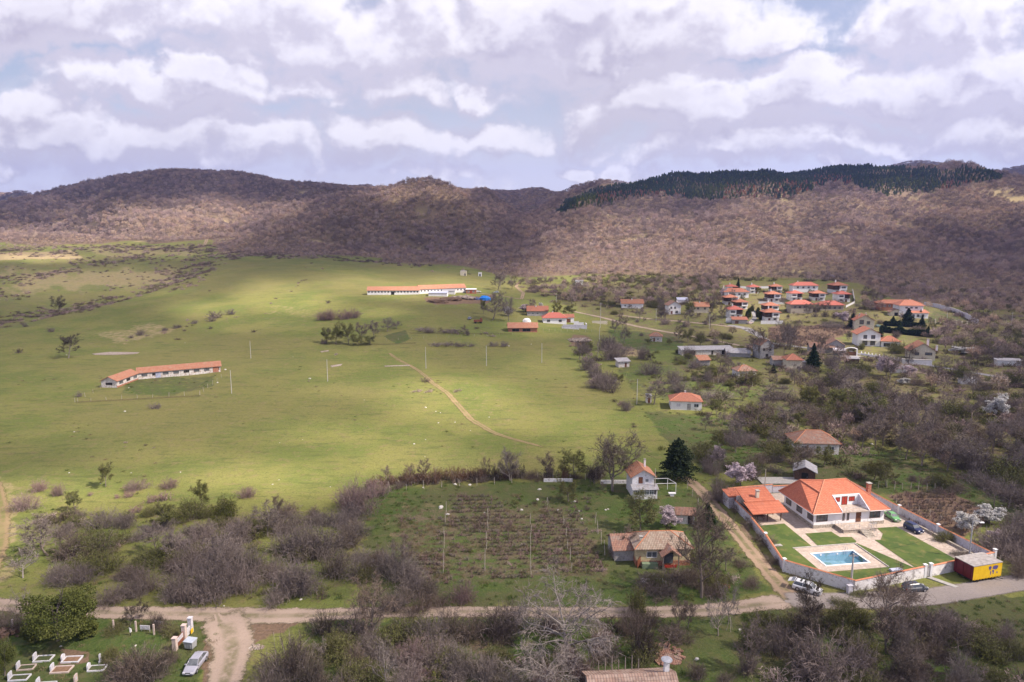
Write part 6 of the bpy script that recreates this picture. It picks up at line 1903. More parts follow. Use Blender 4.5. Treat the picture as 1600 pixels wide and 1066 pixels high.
# ---- boundary wall, one thing: wall, coping, piers, gate
bw = tag(empty('boundary_wall', pw(0, 0), PROT), 'white boundary wall with orange tile coping around the pool garden', 'wall')
WL = [((-9.3, 19.0), (-11.0, 12.0), 2.1, 'lilac'), ((-11.0, 12.0), (-11.7, 3.5), 2.0, 'lilac'), ((-11.7, 3.5), (-13.0, -4.4), 1.7, 'lilac'), ((-13.0, -4.4), (-15.6, -15.6), 1.8, 'lilac'), ((-15.6, -15.6), (-7.9, -24.1), 2.2, 'white'),  # left-facing panels: their shade is put into the lilac colour
      ((-7.9, -24.1), (7.4, -21.45), 2.1, 'peel'), ((9.0, -21.2), (24.2, -18.4), 2.0, 'peel'), ((24.2, -18.4), (23.2, -6), 1.7, 'lilac'), ((23.2, -6), (22.4, 4), 1.7, 'lilac'), ((22.4, 4), (21.6, 19), 1.7, 'lilac'), ((-9.3, 19), (2, 19.6), 2.0, 'lilac'), ((2, 19.6), (21.6, 19), 1.6, 'lilac')]
for (a, b), (c_, d_), hh, mm in WL:
    L = math.hypot(c_ - a, d_ - b); ang = math.atan2(d_ - b, c_ - a)
    Mx = Matrix.Translation((a, b, 0)) @ Matrix.Rotation(ang, 4, 'Z')
    m = MB(); m.box(.0, L - .12, -.12, .12, -.4, hh, Mx); wo = local_part(bw, 'wall_panel', m, mm)
    m = MB()
    m.add([Mx @ Vector(q) for q in [(0, -.22, hh + .002), (L, -.22, hh + .002), (L, .22, hh + .002), (0, .22, hh + .002), (0, 0, hh + .14), (L, 0, hh + .14)]], [(3, 2, 1, 0), (0, 1, 5, 4), (2, 3, 4, 5), (1, 2, 5), (3, 0, 4)])
    m.build('coping', MT['coping'], wo)
for x, y, hh in ((7.55, -21.42, 2.35), (8.85, -21.22, 2.35), (-15.6, -15.6, 2.4), (24.25, -18.4, 2.5), (23.2, -6, 1.95), (22.4, 4, 1.95), (-13.0, -4.4, 2.0)):
    m = MB(); m.box(x - .22, x + .22, y - .22, y + .22, -.3, hh); m.box(x - .3, x + .3, y - .3, y + .3, hh + .002, hh + .12); local_part(bw, 'pier', m, 'clean')
m = MB(); m.box(7.8, 8.6, -21.36, -21.30, .1, 2.0); local_part(bw, 'gate', m, 'greywall')
m = MB(); m.box(17.9 + .8, 23.0, -14.6, -14.3, .06, .06 + .4); m.prism([(22.3, -17.6), (22.7, -17.6), (21.6, -.5), (21.2, -.5)], .062, .55)
tag(m.build('garden_kerb', MT['stone'], None), 'low stone kerb at the foot of the drive wall', 'kerb').matrix_world = PM
m = MB(); m.box(-.9, .9, -.4, .4, .12, .22)
s1 = tag(m.build('garden_slab', MT['concrete'], None), 'pale rectangular slab lying on the lawn near the pavilion', 'slab'); s1.matrix_world = PM @ Matrix.Translation((*PL2(*Z6(500, 672)), 0))
m = MB(); m.box(-1.1, 1.1, -.45, .45, .12, .45)
s2 = tag(m.build('well_cover', MT['bluegrey'], None), 'blue-grey box cover on the lawn by the street wall', 'cover'); s2.matrix_world = PM @ Matrix.Translation((*PL2(1400, 893), 0))
m = MB(); m.add([(0, 0, .16), (1.1, 0, .16), (3.2, -3.6, .12), (2.2, -3.8, .12), (0, 0, 0), (1.1, 0, 0), (3.2, -3.6, 0), (2.2, -3.8, 0)], [(3, 2, 1, 0)[::-1], (4, 5, 6, 7)[::-1], (0, 1, 5, 4), (1, 2, 6, 5), (2, 3, 7, 6), (3, 0, 4, 7)])
tag(m.build('entrance_ramp', MT['concrete'], None), 'narrow concrete ramp leading from the wall gate to the road', 'ramp').matrix_world = PM @ Matrix.Translation((7.7, -21.7, .02))
m = MB(); m.box(-.4, .4, -.3, .3, 0, 1.5); m.box(-.45, .45, -.35, .35, 1.502, 1.58)
o = tag(m.build('meter_cabinet', MT['lilac'], None), 'pale grey meter cabinet standing before the street wall', 'cabinet'); o.matrix_world = PM @ Matrix.Translation((-8.9, -24.4, 0))

# ---- other houses
# small white cottage in the meadow corner
house('cottage', 'cottage', 'small white cottage with hipped orange roof standing alone at the meadow edge', 1072, 641, 10.2, 7.4, 3.0, -8, 'hip', 2.0, .45, 'clean', 'roofv', wins=[('f', -2.6, 1.1, 1.4, 1.2, 'frame', 'lilac'), ('f', 3.3, 1.1, 1.6, 1.2), ('l', 2.5, 1.1, 1.1, 1.1), ('l', 5.2, 1.1, .7, 1.1)],
      doors=[('f', .9, .1, 1.2, 2.1, 'greywall')], chim=[(0, 4.6, 2.5, .5)])
house('stone_outhouse', 'outhouse', 'narrow pale stone outhouse behind a bare tree beside the cottage', 1014, 630, 1.8, 1.8, 2.6, 0, 'mono', .3, .15, 'oldwhite', 'tin', doors=[('f', 0, .1, .8, 1.9)])
# tall narrow house with glazed veranda
t = house('veranda_house', 'house', 'narrow two-storey white house with rusty roof and glazed lower veranda', 1004, 776, 5.0, 5.4, 4.9, 4, 'gy', 1.5, .55, 'white', 'roofbarn', wins=[('f', .9, 3.4, .8, .8), ], doors=[('f', -.55, 3.15, .95, 1.5)], chim=[(1.2, 3.5, 2.6, .4)])
m = MB(); m.box(-2.6, 2.9, -1.7, -.005, 0, 1.0); m.box(-2.6, -2.4, -1.7, -.005, 1.0, 2.35); m.box(2.7, 2.9, -1.7, -.005, 1.0, 2.35); vr = local_part(t, 'veranda', m, 'white')
m = MB(); m.add([(-2.9, -2.1, 2.3), (3.2, -2.1, 2.3), (3.2, -.01, 2.95), (-2.9, -.01, 2.95), (-2.9, -2.1, 2.4), (3.2, -2.1, 2.4), (3.2, -.01, 3.05), (-2.9, -.01, 3.05)], [(3, 2, 1, 0), (4, 5, 6, 7), (0, 1, 5, 4), (1, 2, 6, 5), (2, 3, 7, 6), (3, 0, 4, 7)])
m.build('lean_to_roof', MT['tin'], vr)
Mv = Matrix.Translation((0, -1.7, 0)) @ face_frame('f', 5, 5)
for u in (-1.7, -.6, .5, 1.6):
    add_window(vr, Mv, u, 1.02, 1.05, 1.2, mull=1, tr=1)
x, y, z = G(1036, 770)
fr = tag(empty('white_pergola', (x, y, z), R(4)), 'bare white pipe pergola frame beside the veranda house', 'pergola')
for a, b in ((-2.6, -1.2), (2.6, -1.2), (-2.6, 2.0), (1.6, 2.0)):
    m = MB(); m.tube([(a, b, -.1), (a, b, 2.7)], .06, 5); local_part(fr, 'post', m, 'clean')
m = MB()
for p, q in (((-2.6, -1.2, 2.7), (2.6, -1.2, 2.7)), ((-2.6, 2, 2.7), (1.6, 2, 2.7)), ((2.6, -1.2, 2.7), (1.6, 2, 2.7)), ((-2.6, -1.2, 2.7), (-2.6, 2, 2.7))):
    m.tube([p, q], .055, 5)
local_part(fr, 'top_frame', m, 'clean')
m = MB(); m.box(-.8, .8, -.4, .4, .55, .75); m.box(-.4, .4, -.3, .3, 0, .55)
o = tag(m.build('stone_sink', MT['clean'], None, G(1050, 775)), 'white outdoor sink on a plinth under the pergola corner', 'sink')
m = MB(); m.box(-7.6, -.4, -.12, .12, 0, .9)
tag(m.build('low_wall', MT['white'], None, G(988, 756)), 'low white garden wall behind the large bare tree', 'wall')
# old ochre house
t = house('ochre_house', 'house', 'old ochre-walled house with bleached tiled roof and broken porch below the vineyard', 1036, 884, 9.8, 6.0, 3.3, 2, 'hip', 1.9, .5, 'yellow', 'rooftan', wins=[('f', -2.1, 1.6, 1.9, 1.15, 'frame')], base=(1.0, 'brick'), chim=[(-3.8, 1.6, 1.5, .5, 'cream')])
m = MB(); roof_gable(m, -.6, 2.4, -2.0, .8, 2.9, 1.1, .35, 'y'); local_part(t, 'porch_roof', m, 'roofold')
for a in (-.5, 2.3):
    m = MB(); m.box(a - .08, a + .08, -1.9, -1.74, 0, 2.75); local_part(t, 'porch_post', m, 'plank')
m = MB(); m.box(.1, 1.7, -.3, -.06, .6, 2.5); local_part(t, 'porch_glazing', m, 'glass')
m = MB(); m.box(-.2, 2.0, -1.8, -1.7, .5, 1.0); local_part(t, 'porch_rail', m, 'redcurt')
house('old_barn', 'barn', 'low barn with weathered sagging tiles joined to the ochre house', 990, 876, 7.2, 5.6, 2.3, 4, 'gx', 1.6, .4, 'greywall', 'roofold')
m = MB()
for i in range(6):
    m.box(-1.2 + .42 * i, -.82 + .42 * i, -.04, .04, 0, 2.2 - .22 * abs(i - 3))
tag(m.build('plank_fence', MT['rust'], None, G(1001, 884)), 'orange-brown plank fence beside the ochre house', 'fence').rotation_euler = (0, 0, R(50))
m = MB(); m.box(-1.4, 1.4, -.5, .5, 0, .9)
tag(m.build('green_chest', M('green_paint', (.16, .22, .13), (.22, .27, .18), 2), None, G(1015, 887)), 'faded green chest under the window of the ochre house', 'chest')
m = MB(); m.box(-1.9, 1.9, -.7, .7, 0, .5); m.box(-.7, 2.4, -1.0, .2, .0, .25)
tag(m.build('concrete_trough', MT['white'], None, G(1019, 911)), 'pale concrete trough lying on grass before the ochre house', 'trough')
m = MB(); m.box(-1.2, 1.2, -.3, .3, 0, .4); m.box(-.9, .5, -.25, .25, .402, .65)
tag(m.build('brick_stack', MT['brick'], None, G(1129, 918)), 'low stack of reddish bricks by the track corner', 'bricks')
house('blossom_shed', 'shed', 'tiny white-walled shed with ragged roof behind blossom', 1071, 819, 3.6, 2.6, 2.2, -6, 'gx', .8, .4, 'oldwhite', 'roofold', doors=[('f', .9, .1, .9, 1.8, 'black')])
house('tin_shed', 'shed', 'dark plank shed with shiny grey tin gable roof north of the pool house', 1257, 752, 4.6, 4.8, 2.5, -22, 'gy', 1.1, .5, 'wood', 'tin', doors=[('f', 0, .1, 1.5, 2.0, 'black')])
house('brown_roofed_house', 'house', 'long white house with dull brown hipped roof half hidden by bare trees', 1276, 710, 11.5, 7.5, 3.0, -5, 'hip', 2.6, .5, 'oldwhite', 'roofold', wins=[('f', -3.4, 1.0, 1.6, 1.3), ('f', .4, 1.0, 1.3, 1.3), ('f', 3.8, 1.0, 1.4, 1.3)], chim=[(1.5, 4.0, 2.4, .5, 'brick')])
m = MB(); m.box(-5, 5, -2.2, 2.2, -.2, .25)
tag(m.build('concrete_slab', MT['concrete'], None, G(1218, 752)), 'bare pale concrete slab beside the tin shed', 'slab')
# ruined tiled house at the very bottom edge
x, y, z = G(1004, 1118)
ru = tag(empty('ruined_house', (x, y, z), R(4)), 'collapsing house with broken clay roof tiles and a capped chimney at the bottom edge', 'ruin')
m = MB(); m.box(-6.2, 4.6, 0, 6, -.4, 2.0); local_part(ru, 'wall', m, 'oldwhite')
m = MB(); roof_gable(m, -6.2, 4.6, 0, 6, 2.05, 1.5, .45, 'x'); local_part(ru, 'roof', m, tiles('broken_clay_tiles', (.34, .22, .17), (.42, .32, .26), (.15, .10, .08), .5, 0, .9))
add_chimney(ru, 3.9, 3.4, 3.0, 4.9, .62, 'white')
m = MB(); m.tube([(3.9, 3.4, 5.18), (3.9, 3.4, 5.26), (3.9, 3.4, 5.34)], [.75, .72, .3], 14); local_part(ru, 'chimney_cowl', m, 'metal')
for i in range(7):
    a = -4.5 + i * .9
    m = MB(); m.tube([(a, 5.9, 1.6), (a + .1, 6.3, 3.5 + .3 * (i % 3))], [.10, .06], 5); local_part(ru, 'rafter', m, 'plank')
def heap(name, label, cat, px, py, r, h, mat, n=40, seed=1, sq=1.0):
    rng = random.Random(seed); m = MB()
    for i in range(n):
        a = rng.uniform(0, 6.28); d = r * rng.random() ** .6; zz = h * (1 - (d / r) ** 1.5) * rng.uniform(.3, 1)
        s = r * rng.uniform(.10, .24)
        Mx = Matrix.Translation((d * math.cos(a), d * math.sin(a) * sq, zz)) @ Matrix.Rotation(rng.uniform(0, 3), 4, 'Z') @ Matrix.Rotation(rng.uniform(-.6, .6), 4, 'X') @ Matrix.Rotation(rng.uniform(-.4, .4), 4, 'Y')
        m.box(-s, s, -s * .6, s * .6, -max(zz, .05) * .6, s * .35, Mx)
    return tag(m.build(name, MT[mat] if isinstance(mat, str) else mat, None, G(px, py)), label, cat)
heap('rubble_heap', 'scattered heap of broken roof tiles among the shrubs below the road', 'rubble', 1037, 1022, 2.6, .15, 'roofold', 70, 3)
heap('rubble_heap', 'grey broken slab pile beside the dark thicket below the road', 'rubble', 1016, 1020, 1.2, .5, 'bluegrey', 14, 4)
heap('plank_pile', 'pile of long dark boards at the cemetery edge', 'planks', 8, 992, 2.6, .9, 'wood', 26, 6, .5)
heap('brush_pile', 'low pile of pale cut stones on the dirt clearing', 'stones', 400, 1012, 1.2, .12, 'debris', 34, 8, .6)

# ---- long derelict barn in the meadow
x, y, z = G(262, 592)
S_ = mpp(262, 592)
Lb = tag(empty('derelict_barn', G(208, 597), 0), 'long bent derelict barn with orange tiles and peeling white walls in the meadow', 'barn')
bx, by, bz = G(208, 597)
P_ = [Vector(G(*q)) - Vector((bx, by, bz)) for q in ((183, 606), (216, 593), (345, 581))]
for a, b, nw in ((P_[0], P_[1], 3), (P_[1], P_[2], 8)):
    d = b - a; L = d.length; ang = math.atan2(d.y, d.x)
    Mx = Matrix.Translation(a) @ Matrix.Rotation(ang, 4, 'Z')
    zz = b.z - a.z
    m = MB(); m.add([Mx @ Vector(q) for q in [(0, 0, -2), (L, 0, -2), (L, 6, -2), (0, 6, -2), (0, 0, 2.7), (L, 0, 2.7 + zz * 0), (L, 6, 2.7), (0, 6, 2.7)]], [(3, 2, 1, 0), (4, 5, 6, 7), (0, 1, 5, 4), (1, 2, 6, 5), (2, 3, 7, 6), (3, 0, 4, 7)])
    wl = m.build('wall', MT['oldwhite'], Lb)
    m = MB(); m2 = MB(); roof_gable(m2, 0, L, 0, 6, 2.72, 1.5, .5, 'x')
    m.add([Mx @ Vector(q) for q in m2.v], m2.f); m.build('roof', MT['roofbarn'], Lb)
    m = MB(); m.add([Mx @ Vector(q) for q in [(-.02, 0, 2.7), (-.02, 6, 2.7), (-.02, 3, 4.1), (.2, 0, 2.7), (.2, 6, 2.7), (.2, 3, 4.1)]], [(0, 2, 1), (3, 4, 5), (0, 3, 5, 2), (1, 2, 5, 4)])
    m.add([Mx @ Vector(q) for q in [(L + .02, 0, 2.7), (L + .02, 6, 2.7), (L + .02, 3, 4.1), (L - .2, 0, 2.7), (L - .2, 6, 2.7), (L - .2, 3, 4.1)]], [(0, 1, 2), (5, 4, 3), (0, 2, 5, 3), (1, 4, 5, 2)])
    m.build('gable', MT['oldwhite'], Lb)
    for k in range(nw):
        u = L * (k + .6) / nw
        gm = 'black' if k % 3 == 1 else 'glass'
        add_window(Lb, Mx @ face_frame('f', 0, 0), u, 1.0, min(2.6, L / nw * .55), 1.1, 'plank', gm, mull=2)
    if nw == 8:
        add_door(Lb, Mx @ face_frame('f', 0, 0), L * .235, .05, 1.9, 2.2, 'bluegrey')
        m = MB(); m.box(L * .9, L * .975, -.06, .0, .1, 2.4, Mx); m.build('brick_patch', MT['brick'], Lb)
    else:
        m = MB(); m.box(0, L, -.05, .001, -.6, .6, Mx); m.build('bare_brick_footing', MT['brick'], Lb)
Mx = Matrix.Translation(P_[0]) @ Matrix.Rotation(math.atan2((P_[1] - P_[0]).y, (P_[1] - P_[0]).x), 4, 'Z')
add_window(Lb, Mx @ Matrix(((0, -1, 0, 0), (1, 0, 0, 0), (0, 0, 1, 0), (0, 0, 0, 1))), 3.0, 1.0, 2.6, 1.0, 'plank', 'black', mull=2)

# ---- the farm
fx, fy, fz = G(650, 462)
fa = tag(empty('long_cowshed', (fx, fy, fz), R(0)), 'very long white cowshed with faded orange roof and a row of small dark windows', 'barn')
def wing(a, b, dep, h, rh, nwin, mat, parent, wm='white', wz=1.6):
    A_, B_ = Vector(G(*a)) - Vector((fx, fy, fz)), Vector(G(*b)) - Vector((fx, fy, fz))
    d = B_ - A_; L = math.hypot(d.x, d.y); Mx = Matrix.Translation(A_) @ Matrix.Rotation(math.atan2(d.y, d.x), 4, 'Z')
    m = MB(); m.box(0, L, 0, dep, -4, h, Mx)
    for xa, xb in ((0, .2), (L - .2, L)):
        m.add([Mx @ Vector(q) for q in [(xa, 0, h + .002), (xa, dep, h + .002), (xa, dep / 2, h + rh - .03), (xb, 0, h + .002), (xb, dep, h + .002), (xb, dep / 2, h + rh - .03)]], [(0, 2, 1), (3, 4, 5), (0, 3, 5, 2), (1, 2, 5, 4)])
    m.build('wall', MT[wm], parent)
    m2 = MB(); roof_gable(m2, 0, L, 0, dep, h + .03, rh, .4, 'x'); m = MB(); m.add([Mx @ Vector(q) for q in m2.v], m2.f); m.build('roof', MT[mat], parent)
    for k in range(nwin):
        u = L * (k + .5) / nwin
        mw = MB(); mw.box(u - .5, u + .5, -.03, .05, wz, wz + .9, Mx); mw.build('window', MT['black'], parent)
    return Mx, L
Mx, L = wing((574, 461), (655, 460), 8, 3.2, 2.3, 16, 'roofbarn', fa)
mw = MB(); mw.box(L * .46, L * .52, -.1, .08, 0, 2.4, Mx); mw.build('barn_door', MT['black'], fa)
wing((656, 459.5), (728, 457), 8.5, 3.4, 2.4, 14, 'roofbarn', fa)
house('metal_shed', 'shed', 'blue-grey metal shed with flat shiny roof before the long cowshed', 684, 463, 13, 6, 2.2, -2, 'mono', .9, .3, 'white', 'bluegrey')
house('metal_shed', 'shed', 'small pale metal lean-to between the sheds of the farm yard', 702, 460, 8, 5, 2.4, 0, 'mono', .6, .3, 'white', 'tin')
t = house('brick_hut', 'hut', 'small red brick hut with flat roof at the end of the cowshed', 736, 459, 7.2, 5, 3.0, 0, 'mono', .3, .3, 'brick', 'clean', wins=[('f', -1.8, 1.0, 1.2, 1.1), ('f', 1.8, 1.0, 1.2, 1.1)], doors=[('f', 0, .1, 1, 2, 'redcurt')])
# tarpaulin-covered stack
def lump(name, label, cat, px, py, rx, ry, h, mat, seed=1, n=22):
    rng = random.Random(seed); vs = []; fs = []
    K, J = n, 7
    for j in range(J):
        t = j / (J - 1) * math.pi / 2
        for k in range(K):
            a = 2 * math.pi * k / K; q = 1 + rng.uniform(-.12, .12)
            vs.append((rx * math.cos(a) * math.cos(t) ** .6 * q, ry * math.sin(a) * math.cos(t) ** .6 * q, h * math.sin(t) * (1 + rng.uniform(-.1, .1)) - (.4 if j == 0 else 0)))
    for j in range(J - 1):
        for k in range(K):
            fs.append((j * K + k, j * K + (k + 1) % K, (j + 1) * K + (k + 1) % K, (j + 1) * K + k))
    fs.append(tuple(range((J - 1) * K, J * K)))
    m = MB(); m.add(vs, fs)
    return tag(m.build(name, MT[mat] if isinstance(mat, str) else mat, None, G(px, py)), label, cat)
lump('tarpaulin_stack', 'bright blue tarpaulin covering a large stack in the farm yard', 'tarpaulin', 758, 468.5, 4.2, 3.0, 2.7, 'tarp', 12, 9)
lump('tarpaulin_stack', 'small dark blue covered heap next to the bright blue tarpaulin', 'tarpaulin', 744, 468, 2.4, 2.0, 1.5, M('dark_blue_sheet', (.05, .07, .16), (.12, .14, .25), 1.5, .6), 3)
lump('manure_heap', 'long dark brown manure heap before the metal shed', 'heap', 684, 472, 7.5, 4, 1.8, 'heap', 4)
lump('manure_heap', 'broad brown churned heap behind the long manure heap', 'heap', 704, 468, 8, 5, 1.5, 'heap', 5)
heap('timber_heap', 'jumble of pale timber and scrap in the farm yard', 'scrap', 722, 466, 8, 1.2, 'debris', 90, 9, .5)
house('chapel_ruin', 'ruin', 'roofless square ruin with a thin spire on the slope above the farm', 724, 431, 5.4, 4.5, 4.0, 0, 'mono', .2, .05, 'cream', 'concrete', doors=[('f', 1.5, .1, .9, 2, 'black')])
house('chapel_ruin', 'ruin', 'tiny cream hut on the slope above the farm', 750, 432, 3.0, 3, 3.4, 0, 'mono', .2, .05, 'clean', 'concrete', doors=[('f', 0, .1, 1.2, 2.2, 'black')])
m = MB(); m.tube([(0, 0, 0), (0, 0, 3.4)], .12, 5)
tag(m.build('thin_spire', MT['post'], None, (G(725, 430)[0], G(725, 430)[1], G(725, 430)[2] + 4)), 'thin pole rising from the square ruin above the farm', 'pole')

# ---- hamlet beside the farm
house('hamlet_house', 'house', 'white hamlet house with red hipped roof and two dark windows', 867, 506, 14, 8, 3.4, 2, 'hip', 2.8, .6, 'clean', 'roofred', wins=[('f', -3.8, 1.0, 1.8, 1.5, 'framedark'), ('f', 3.2, 1.0, 1.8, 1.5, 'framedark')], chim=[(-1, 4.5, 3.4, .7)])
house('garage', 'garage', 'white garage with orange roof and brown door beside the red-roofed hamlet house', 888, 504, 6.8, 6, 3.1, 0, 'gx', 1.6, .3, 'clean', 'roofv', doors=[('f', 0, .05, 2.8, 2.4, 'brown')])
house('hamlet_house', 'house', 'house with bright orange gabled roof behind the red-roofed hamlet house', 840, 494, 13, 7, 3.4, 0, 'gx', 2.6, .5, 'greywall', 'roofv', wins=[('f', -3, 1, 1.4, 1.3), ('f', 0, 1, 1.4, 1.3)], chim=[(-1, 3, 2.8, .6)])
house('cattle_barn', 'barn', 'open-fronted brick barn with dull pinkish roof facing the meadow', 817, 519, 16, 7, 2.6, 3, 'gx', 2.2, .6, 'brick', 'roofbarn', wins=[('f', -4, .3, 4, 1.6, 'plank', 'black'), ('f', 2, .3, 4.5, 1.6, 'plank', 'black')])
lump('hay_bale_stack', 'white wrapped stack behind the brick barn', 'stack', 823, 504, 2.6, 2, 2.4, 'white', 8)
t = tag(empty('stepped_wall', G(895, 511), 0), 'white stepped garden wall enclosing a terrace beside the hamlet garage', 'wall')
for i, (a, b, c_, d_, hh) in enumerate(((-6, 4, -3, -2.7, 1.6), (4, 8, -3, -2.7, 1.3), (7.7, 8, -2.7, 3, 2.0), (1, 4, 4.7, 5, 2.6), (4, 7, 4.7, 5, 1.9), (-7, 3, -7, -6.7, 1.4))):
    m = MB(); m.box(a, b, c_, d_, -1, hh); m.box(a - .08, b + .08, c_ - .08, d_ + .08, hh + .002, hh + .12); local_part(t, 'wall_panel', m, 'lilac' if i in (0, 1, 5) else 'clean')
heap('rubble_heap', 'strip of stones and rubble at the meadow corner by the hamlet', 'rubble', 905, 532, 6, .5, 'debris', 90, 12, .9)
house('field_wall', 'wall', 'short cream block wall beside the village road', 937, 506, 9.5, .4, 1.6, 3, 'mono', .02, .02, 'cream', 'concrete')

# ---- scattered village houses
house('village_house', 'house', 'low village house with broad orange roof below the woods', 988, 482, 15, 7, 3.6, 0, 'gx', 2.4, .6, 'white', 'roofbarn', wins=[('f', -5, 1.3, 1.3, 1.2), ('f', -1, 1.3, 1.3, 1.2)], chim=[(0, 3, 3, .6)])
house('village_house', 'house', 'two-storey white house with dark timber gable west of the villas', 1054, 491, 8.4, 8, 6.2, 5, 'gy', 2.4, .8, 'white', 'roofold', wins=[('f', -2.4, 3.6, 1.3, 1.5, 'framedark'), ('f', .2, 3.6, 1.3, 1.5, 'framedark'), ('f', 1.4, .6, 1.8, 1.7, 'framedark')], doors=[('f', -2, .1, 1.2, 2.1)], chim=[(2.4, 3, 2.8, .6)])
house('village_house', 'house', 'small brownish house with timber balcony near the villa gardens', 1096, 489, 9.5, 7, 4.6, -4, 'gx', 2.4, .7, 'cream', 'roofbarn', wins=[('f', -2.4, 2.3, 1.4, 1.4, 'framedark'), ('f', 2.2, 2.3, 1.4, 1.4, 'framedark')], chim=[(-1, 3, 2.9, .5)])
house('village_house', 'house', 'small white blocky house among bushes beneath the wooded hill', 906, 447, 6, 5, 4.4, 10, 'mono', .4, .3, 'clean', 'tin', wins=[('f', -1, 1.5, 1.3, 1.2)])
house('greenhouse', 'greenhouse', 'pale green glass roof behind the timber-gabled white house', 1067, 474, 8, 4, 2.4, 0, 'mono', 1.4, .1, 'lilac', M('pale_green_glass', (.45, .62, .55), (.38, .52, .48), 1, .3) and 'bluegrey')
house('village_hut', 'hut', 'little white hut with tan tiled roof inside the bright green plot', 1025, 534, 6.4, 5, 2.8, -10, 'hip', 1.9, .5, 'oldwhite', 'roofold', wins=[('f', 1.0, .9, .9, 1.0), ('r', 2.4, .9, .9, 1)], doors=[('f', -1, .1, .9, 1.9)])
house('village_hut', 'hut', 'tiny hut with grey lean-to roof between the hedgerow bushes', 975, 574, 5.0, 4, 2.6, 12, 'mono', .8, .6, 'oldwhite', 'tin', doors=[('f', .8, .1, .9, 1.9)])
t = house('long_shed', 'shed', 'long low shed row with grey roofs and patched white walls', 1106, 555, 26, 6, 2.6, 5, 'mono', .9, .5, 'oldwhite', 'tin', wins=[('f', -8, .2, 3.4, 2.0, 'plank', 'black'), ('f', 2.2, .2, 1.0, 2.0, 'plank', 'black'), ('f', 8, .2, 2.2, 2.0, 'plank', 'black')])
house('tin_roof_shed', 'shed', 'low shed under patched grey sheets beside the long shed row', 1154, 558, 11, 7, 2.0, -8, 'gx', 1.6, .5, 'greywall', 'tin')
house('red_roof_shed', 'shed', 'little shed with one red tiled slope below the long shed row', 1101, 572, 5, 4, 2.6, 8, 'mono', 1.6, .5, 'greywall', 'roofbarn')
house('unfinished_house', 'house', 'unfinished grey two-storey house behind a large bare tree', 1198, 560, 7, 7, 6.4, 10, 'gy', 2.4, .4, 'greywall', 'roofold', wins=[('f', -1.6, 3.6, 1.2, 1.4, 'plank', 'black'), ('f', 1.6, 3.6, 1.2, 1.4, 'plank', 'black'), ('f', 0, .7, 1.4, 1.5, 'plank', 'black')])
house('village_cottage', 'cottage', 'white cottage with pinkish hipped roof among budding trees', 1167, 591, 7.6, 6, 2.9, 6, 'hip', 1.9, .5, 'white', 'roofold', wins=[('f', 2.2, .9, 1.0, 1.1, 'framedark'), ('f', -2.4, .9, 1.0, 1.1, 'framedark')], doors=[('f', -.4, .1, .9, 1.9)], chim=[(0, 3.5, 2.1, .4)])
t = house('village_cottage', 'cottage', 'cream cottage with orange hipped roof and a dark cellar opening', 1241, 577, 6.4, 6, 4.0, -4, 'hip', 2.2, .6, 'cream', 'roofv', wins=[('f', 1.8, .1, 1.5, 1.2, 'plank', 'black')])
house('village_shed', 'shed', 'brown roofed annex on the near side of the cream cottage', 1222, 572, 8, 5, 2.8, -4, 'gx', 1.2, .4, 'greywall', 'roofold')
house('village_shed', 'shed', 'small canopy on posts east of the cream cottage', 1252, 575, 4, 4, 2.6, 0, 'mono', .4, .4, 'greywall', 'tin')
house('stone_farmhouse', 'house', 'old grey-green village house with white gable beside the street', 1305, 552, 8.6, 8, 4.0, -14, 'gy', 2.6, .6, 'greywall', 'roofold', wins=[('f', -1.5, 2.0, 3.2, 1.4, 'frame'), ('f', -2, .3, 2.4, 1.2, 'frame')])
house('village_shed', 'shed', 'low grey tiled outbuilding beside the old grey-green house', 1284, 552, 11, 6, 3.0, -10, 'gx', 1.8, .5, 'greywall', 'roofold')
house('glass_canopy', 'canopy', 'white-framed glass canopy between the grey-green house and the street', 1312, 556, 5, 3.5, 2.4, -14, 'mono', .7, .2, 'glass', 'lilac')
house('balcony_house', 'house', 'cream gabled house with balcony and big windows beside a dark spruce', 1350, 516, 10.5, 8.5, 6.0, -14, 'gy', 3.0, .9, 'cream', 'roofv', wins=[('f', -1.6, 3.4, 2.4, 2.6, 'framedark'), ('f', 2.0, 3.4, 1.8, 2.0, 'framedark'), ('f', -1.8, .4, 2.2, 2.0, 'framedark')], chim=[(-2.5, 3, 3.3, .7, 'cream'), (1.5, 5, 3.6, .8, 'cream')])
t = house('balcony_house', 'house', 'white gabled house with four tall windows behind the white arched gate', 1357, 541, 11.0, 9, 6.4, -10, 'gy', 2.9, .9, 'clean', 'roofv', wins=[('f', -1.9, 3.7, 1.8, 2.1, 'framedark'), ('f', 1.9, 3.7, 2.0, 2.1, 'framedark'), ('f', -1.9, .5, 2.4, 2.5, 'framedark'), ('f', 1.9, .5, 2.4, 2.5, 'framedark')])
m = MB(); m.box(-4, 4.2, -1.3, -.005, 3.0, 3.15); m.box(-4, 4.2, -1.3, -1.22, 3.152, 3.9); local_part(t, 'balcony', m, 'clean')
house('carport', 'carport', 'open carport with orange hipped roof beside the white gabled house', 1391, 543, 8.6, 7, 3.0, -16, 'hip', 2.4, .6, 'clean', 'roofv', wins=[('f', 0, .2, 6.6, 2.1, 'frame', 'black')])
t = tag(empty('arched_gate', G(1329, 556), R(-8)), 'white arched gateway on the village street', 'gate')
for a in (-2.9, 2.5):
    m = MB(); m.box(a, a + .5, -.3, .3, -.3, 3.3); local_part(t, 'pier', m, 'clean')
m = MB(); m.tube([(-2.7, 0, 3.3), (-1.5, 0, 3.8), (0, 0, 4.0), (1.5, 0, 3.8), (2.75, 0, 3.3)], .28, 6); local_part(t, 'arch', m, 'clean')
m = MB(); m.box(-2.35, 2.45, -.05, .05, .1, 2.0); local_part(t, 'gate_leaf', m, 'framedark')
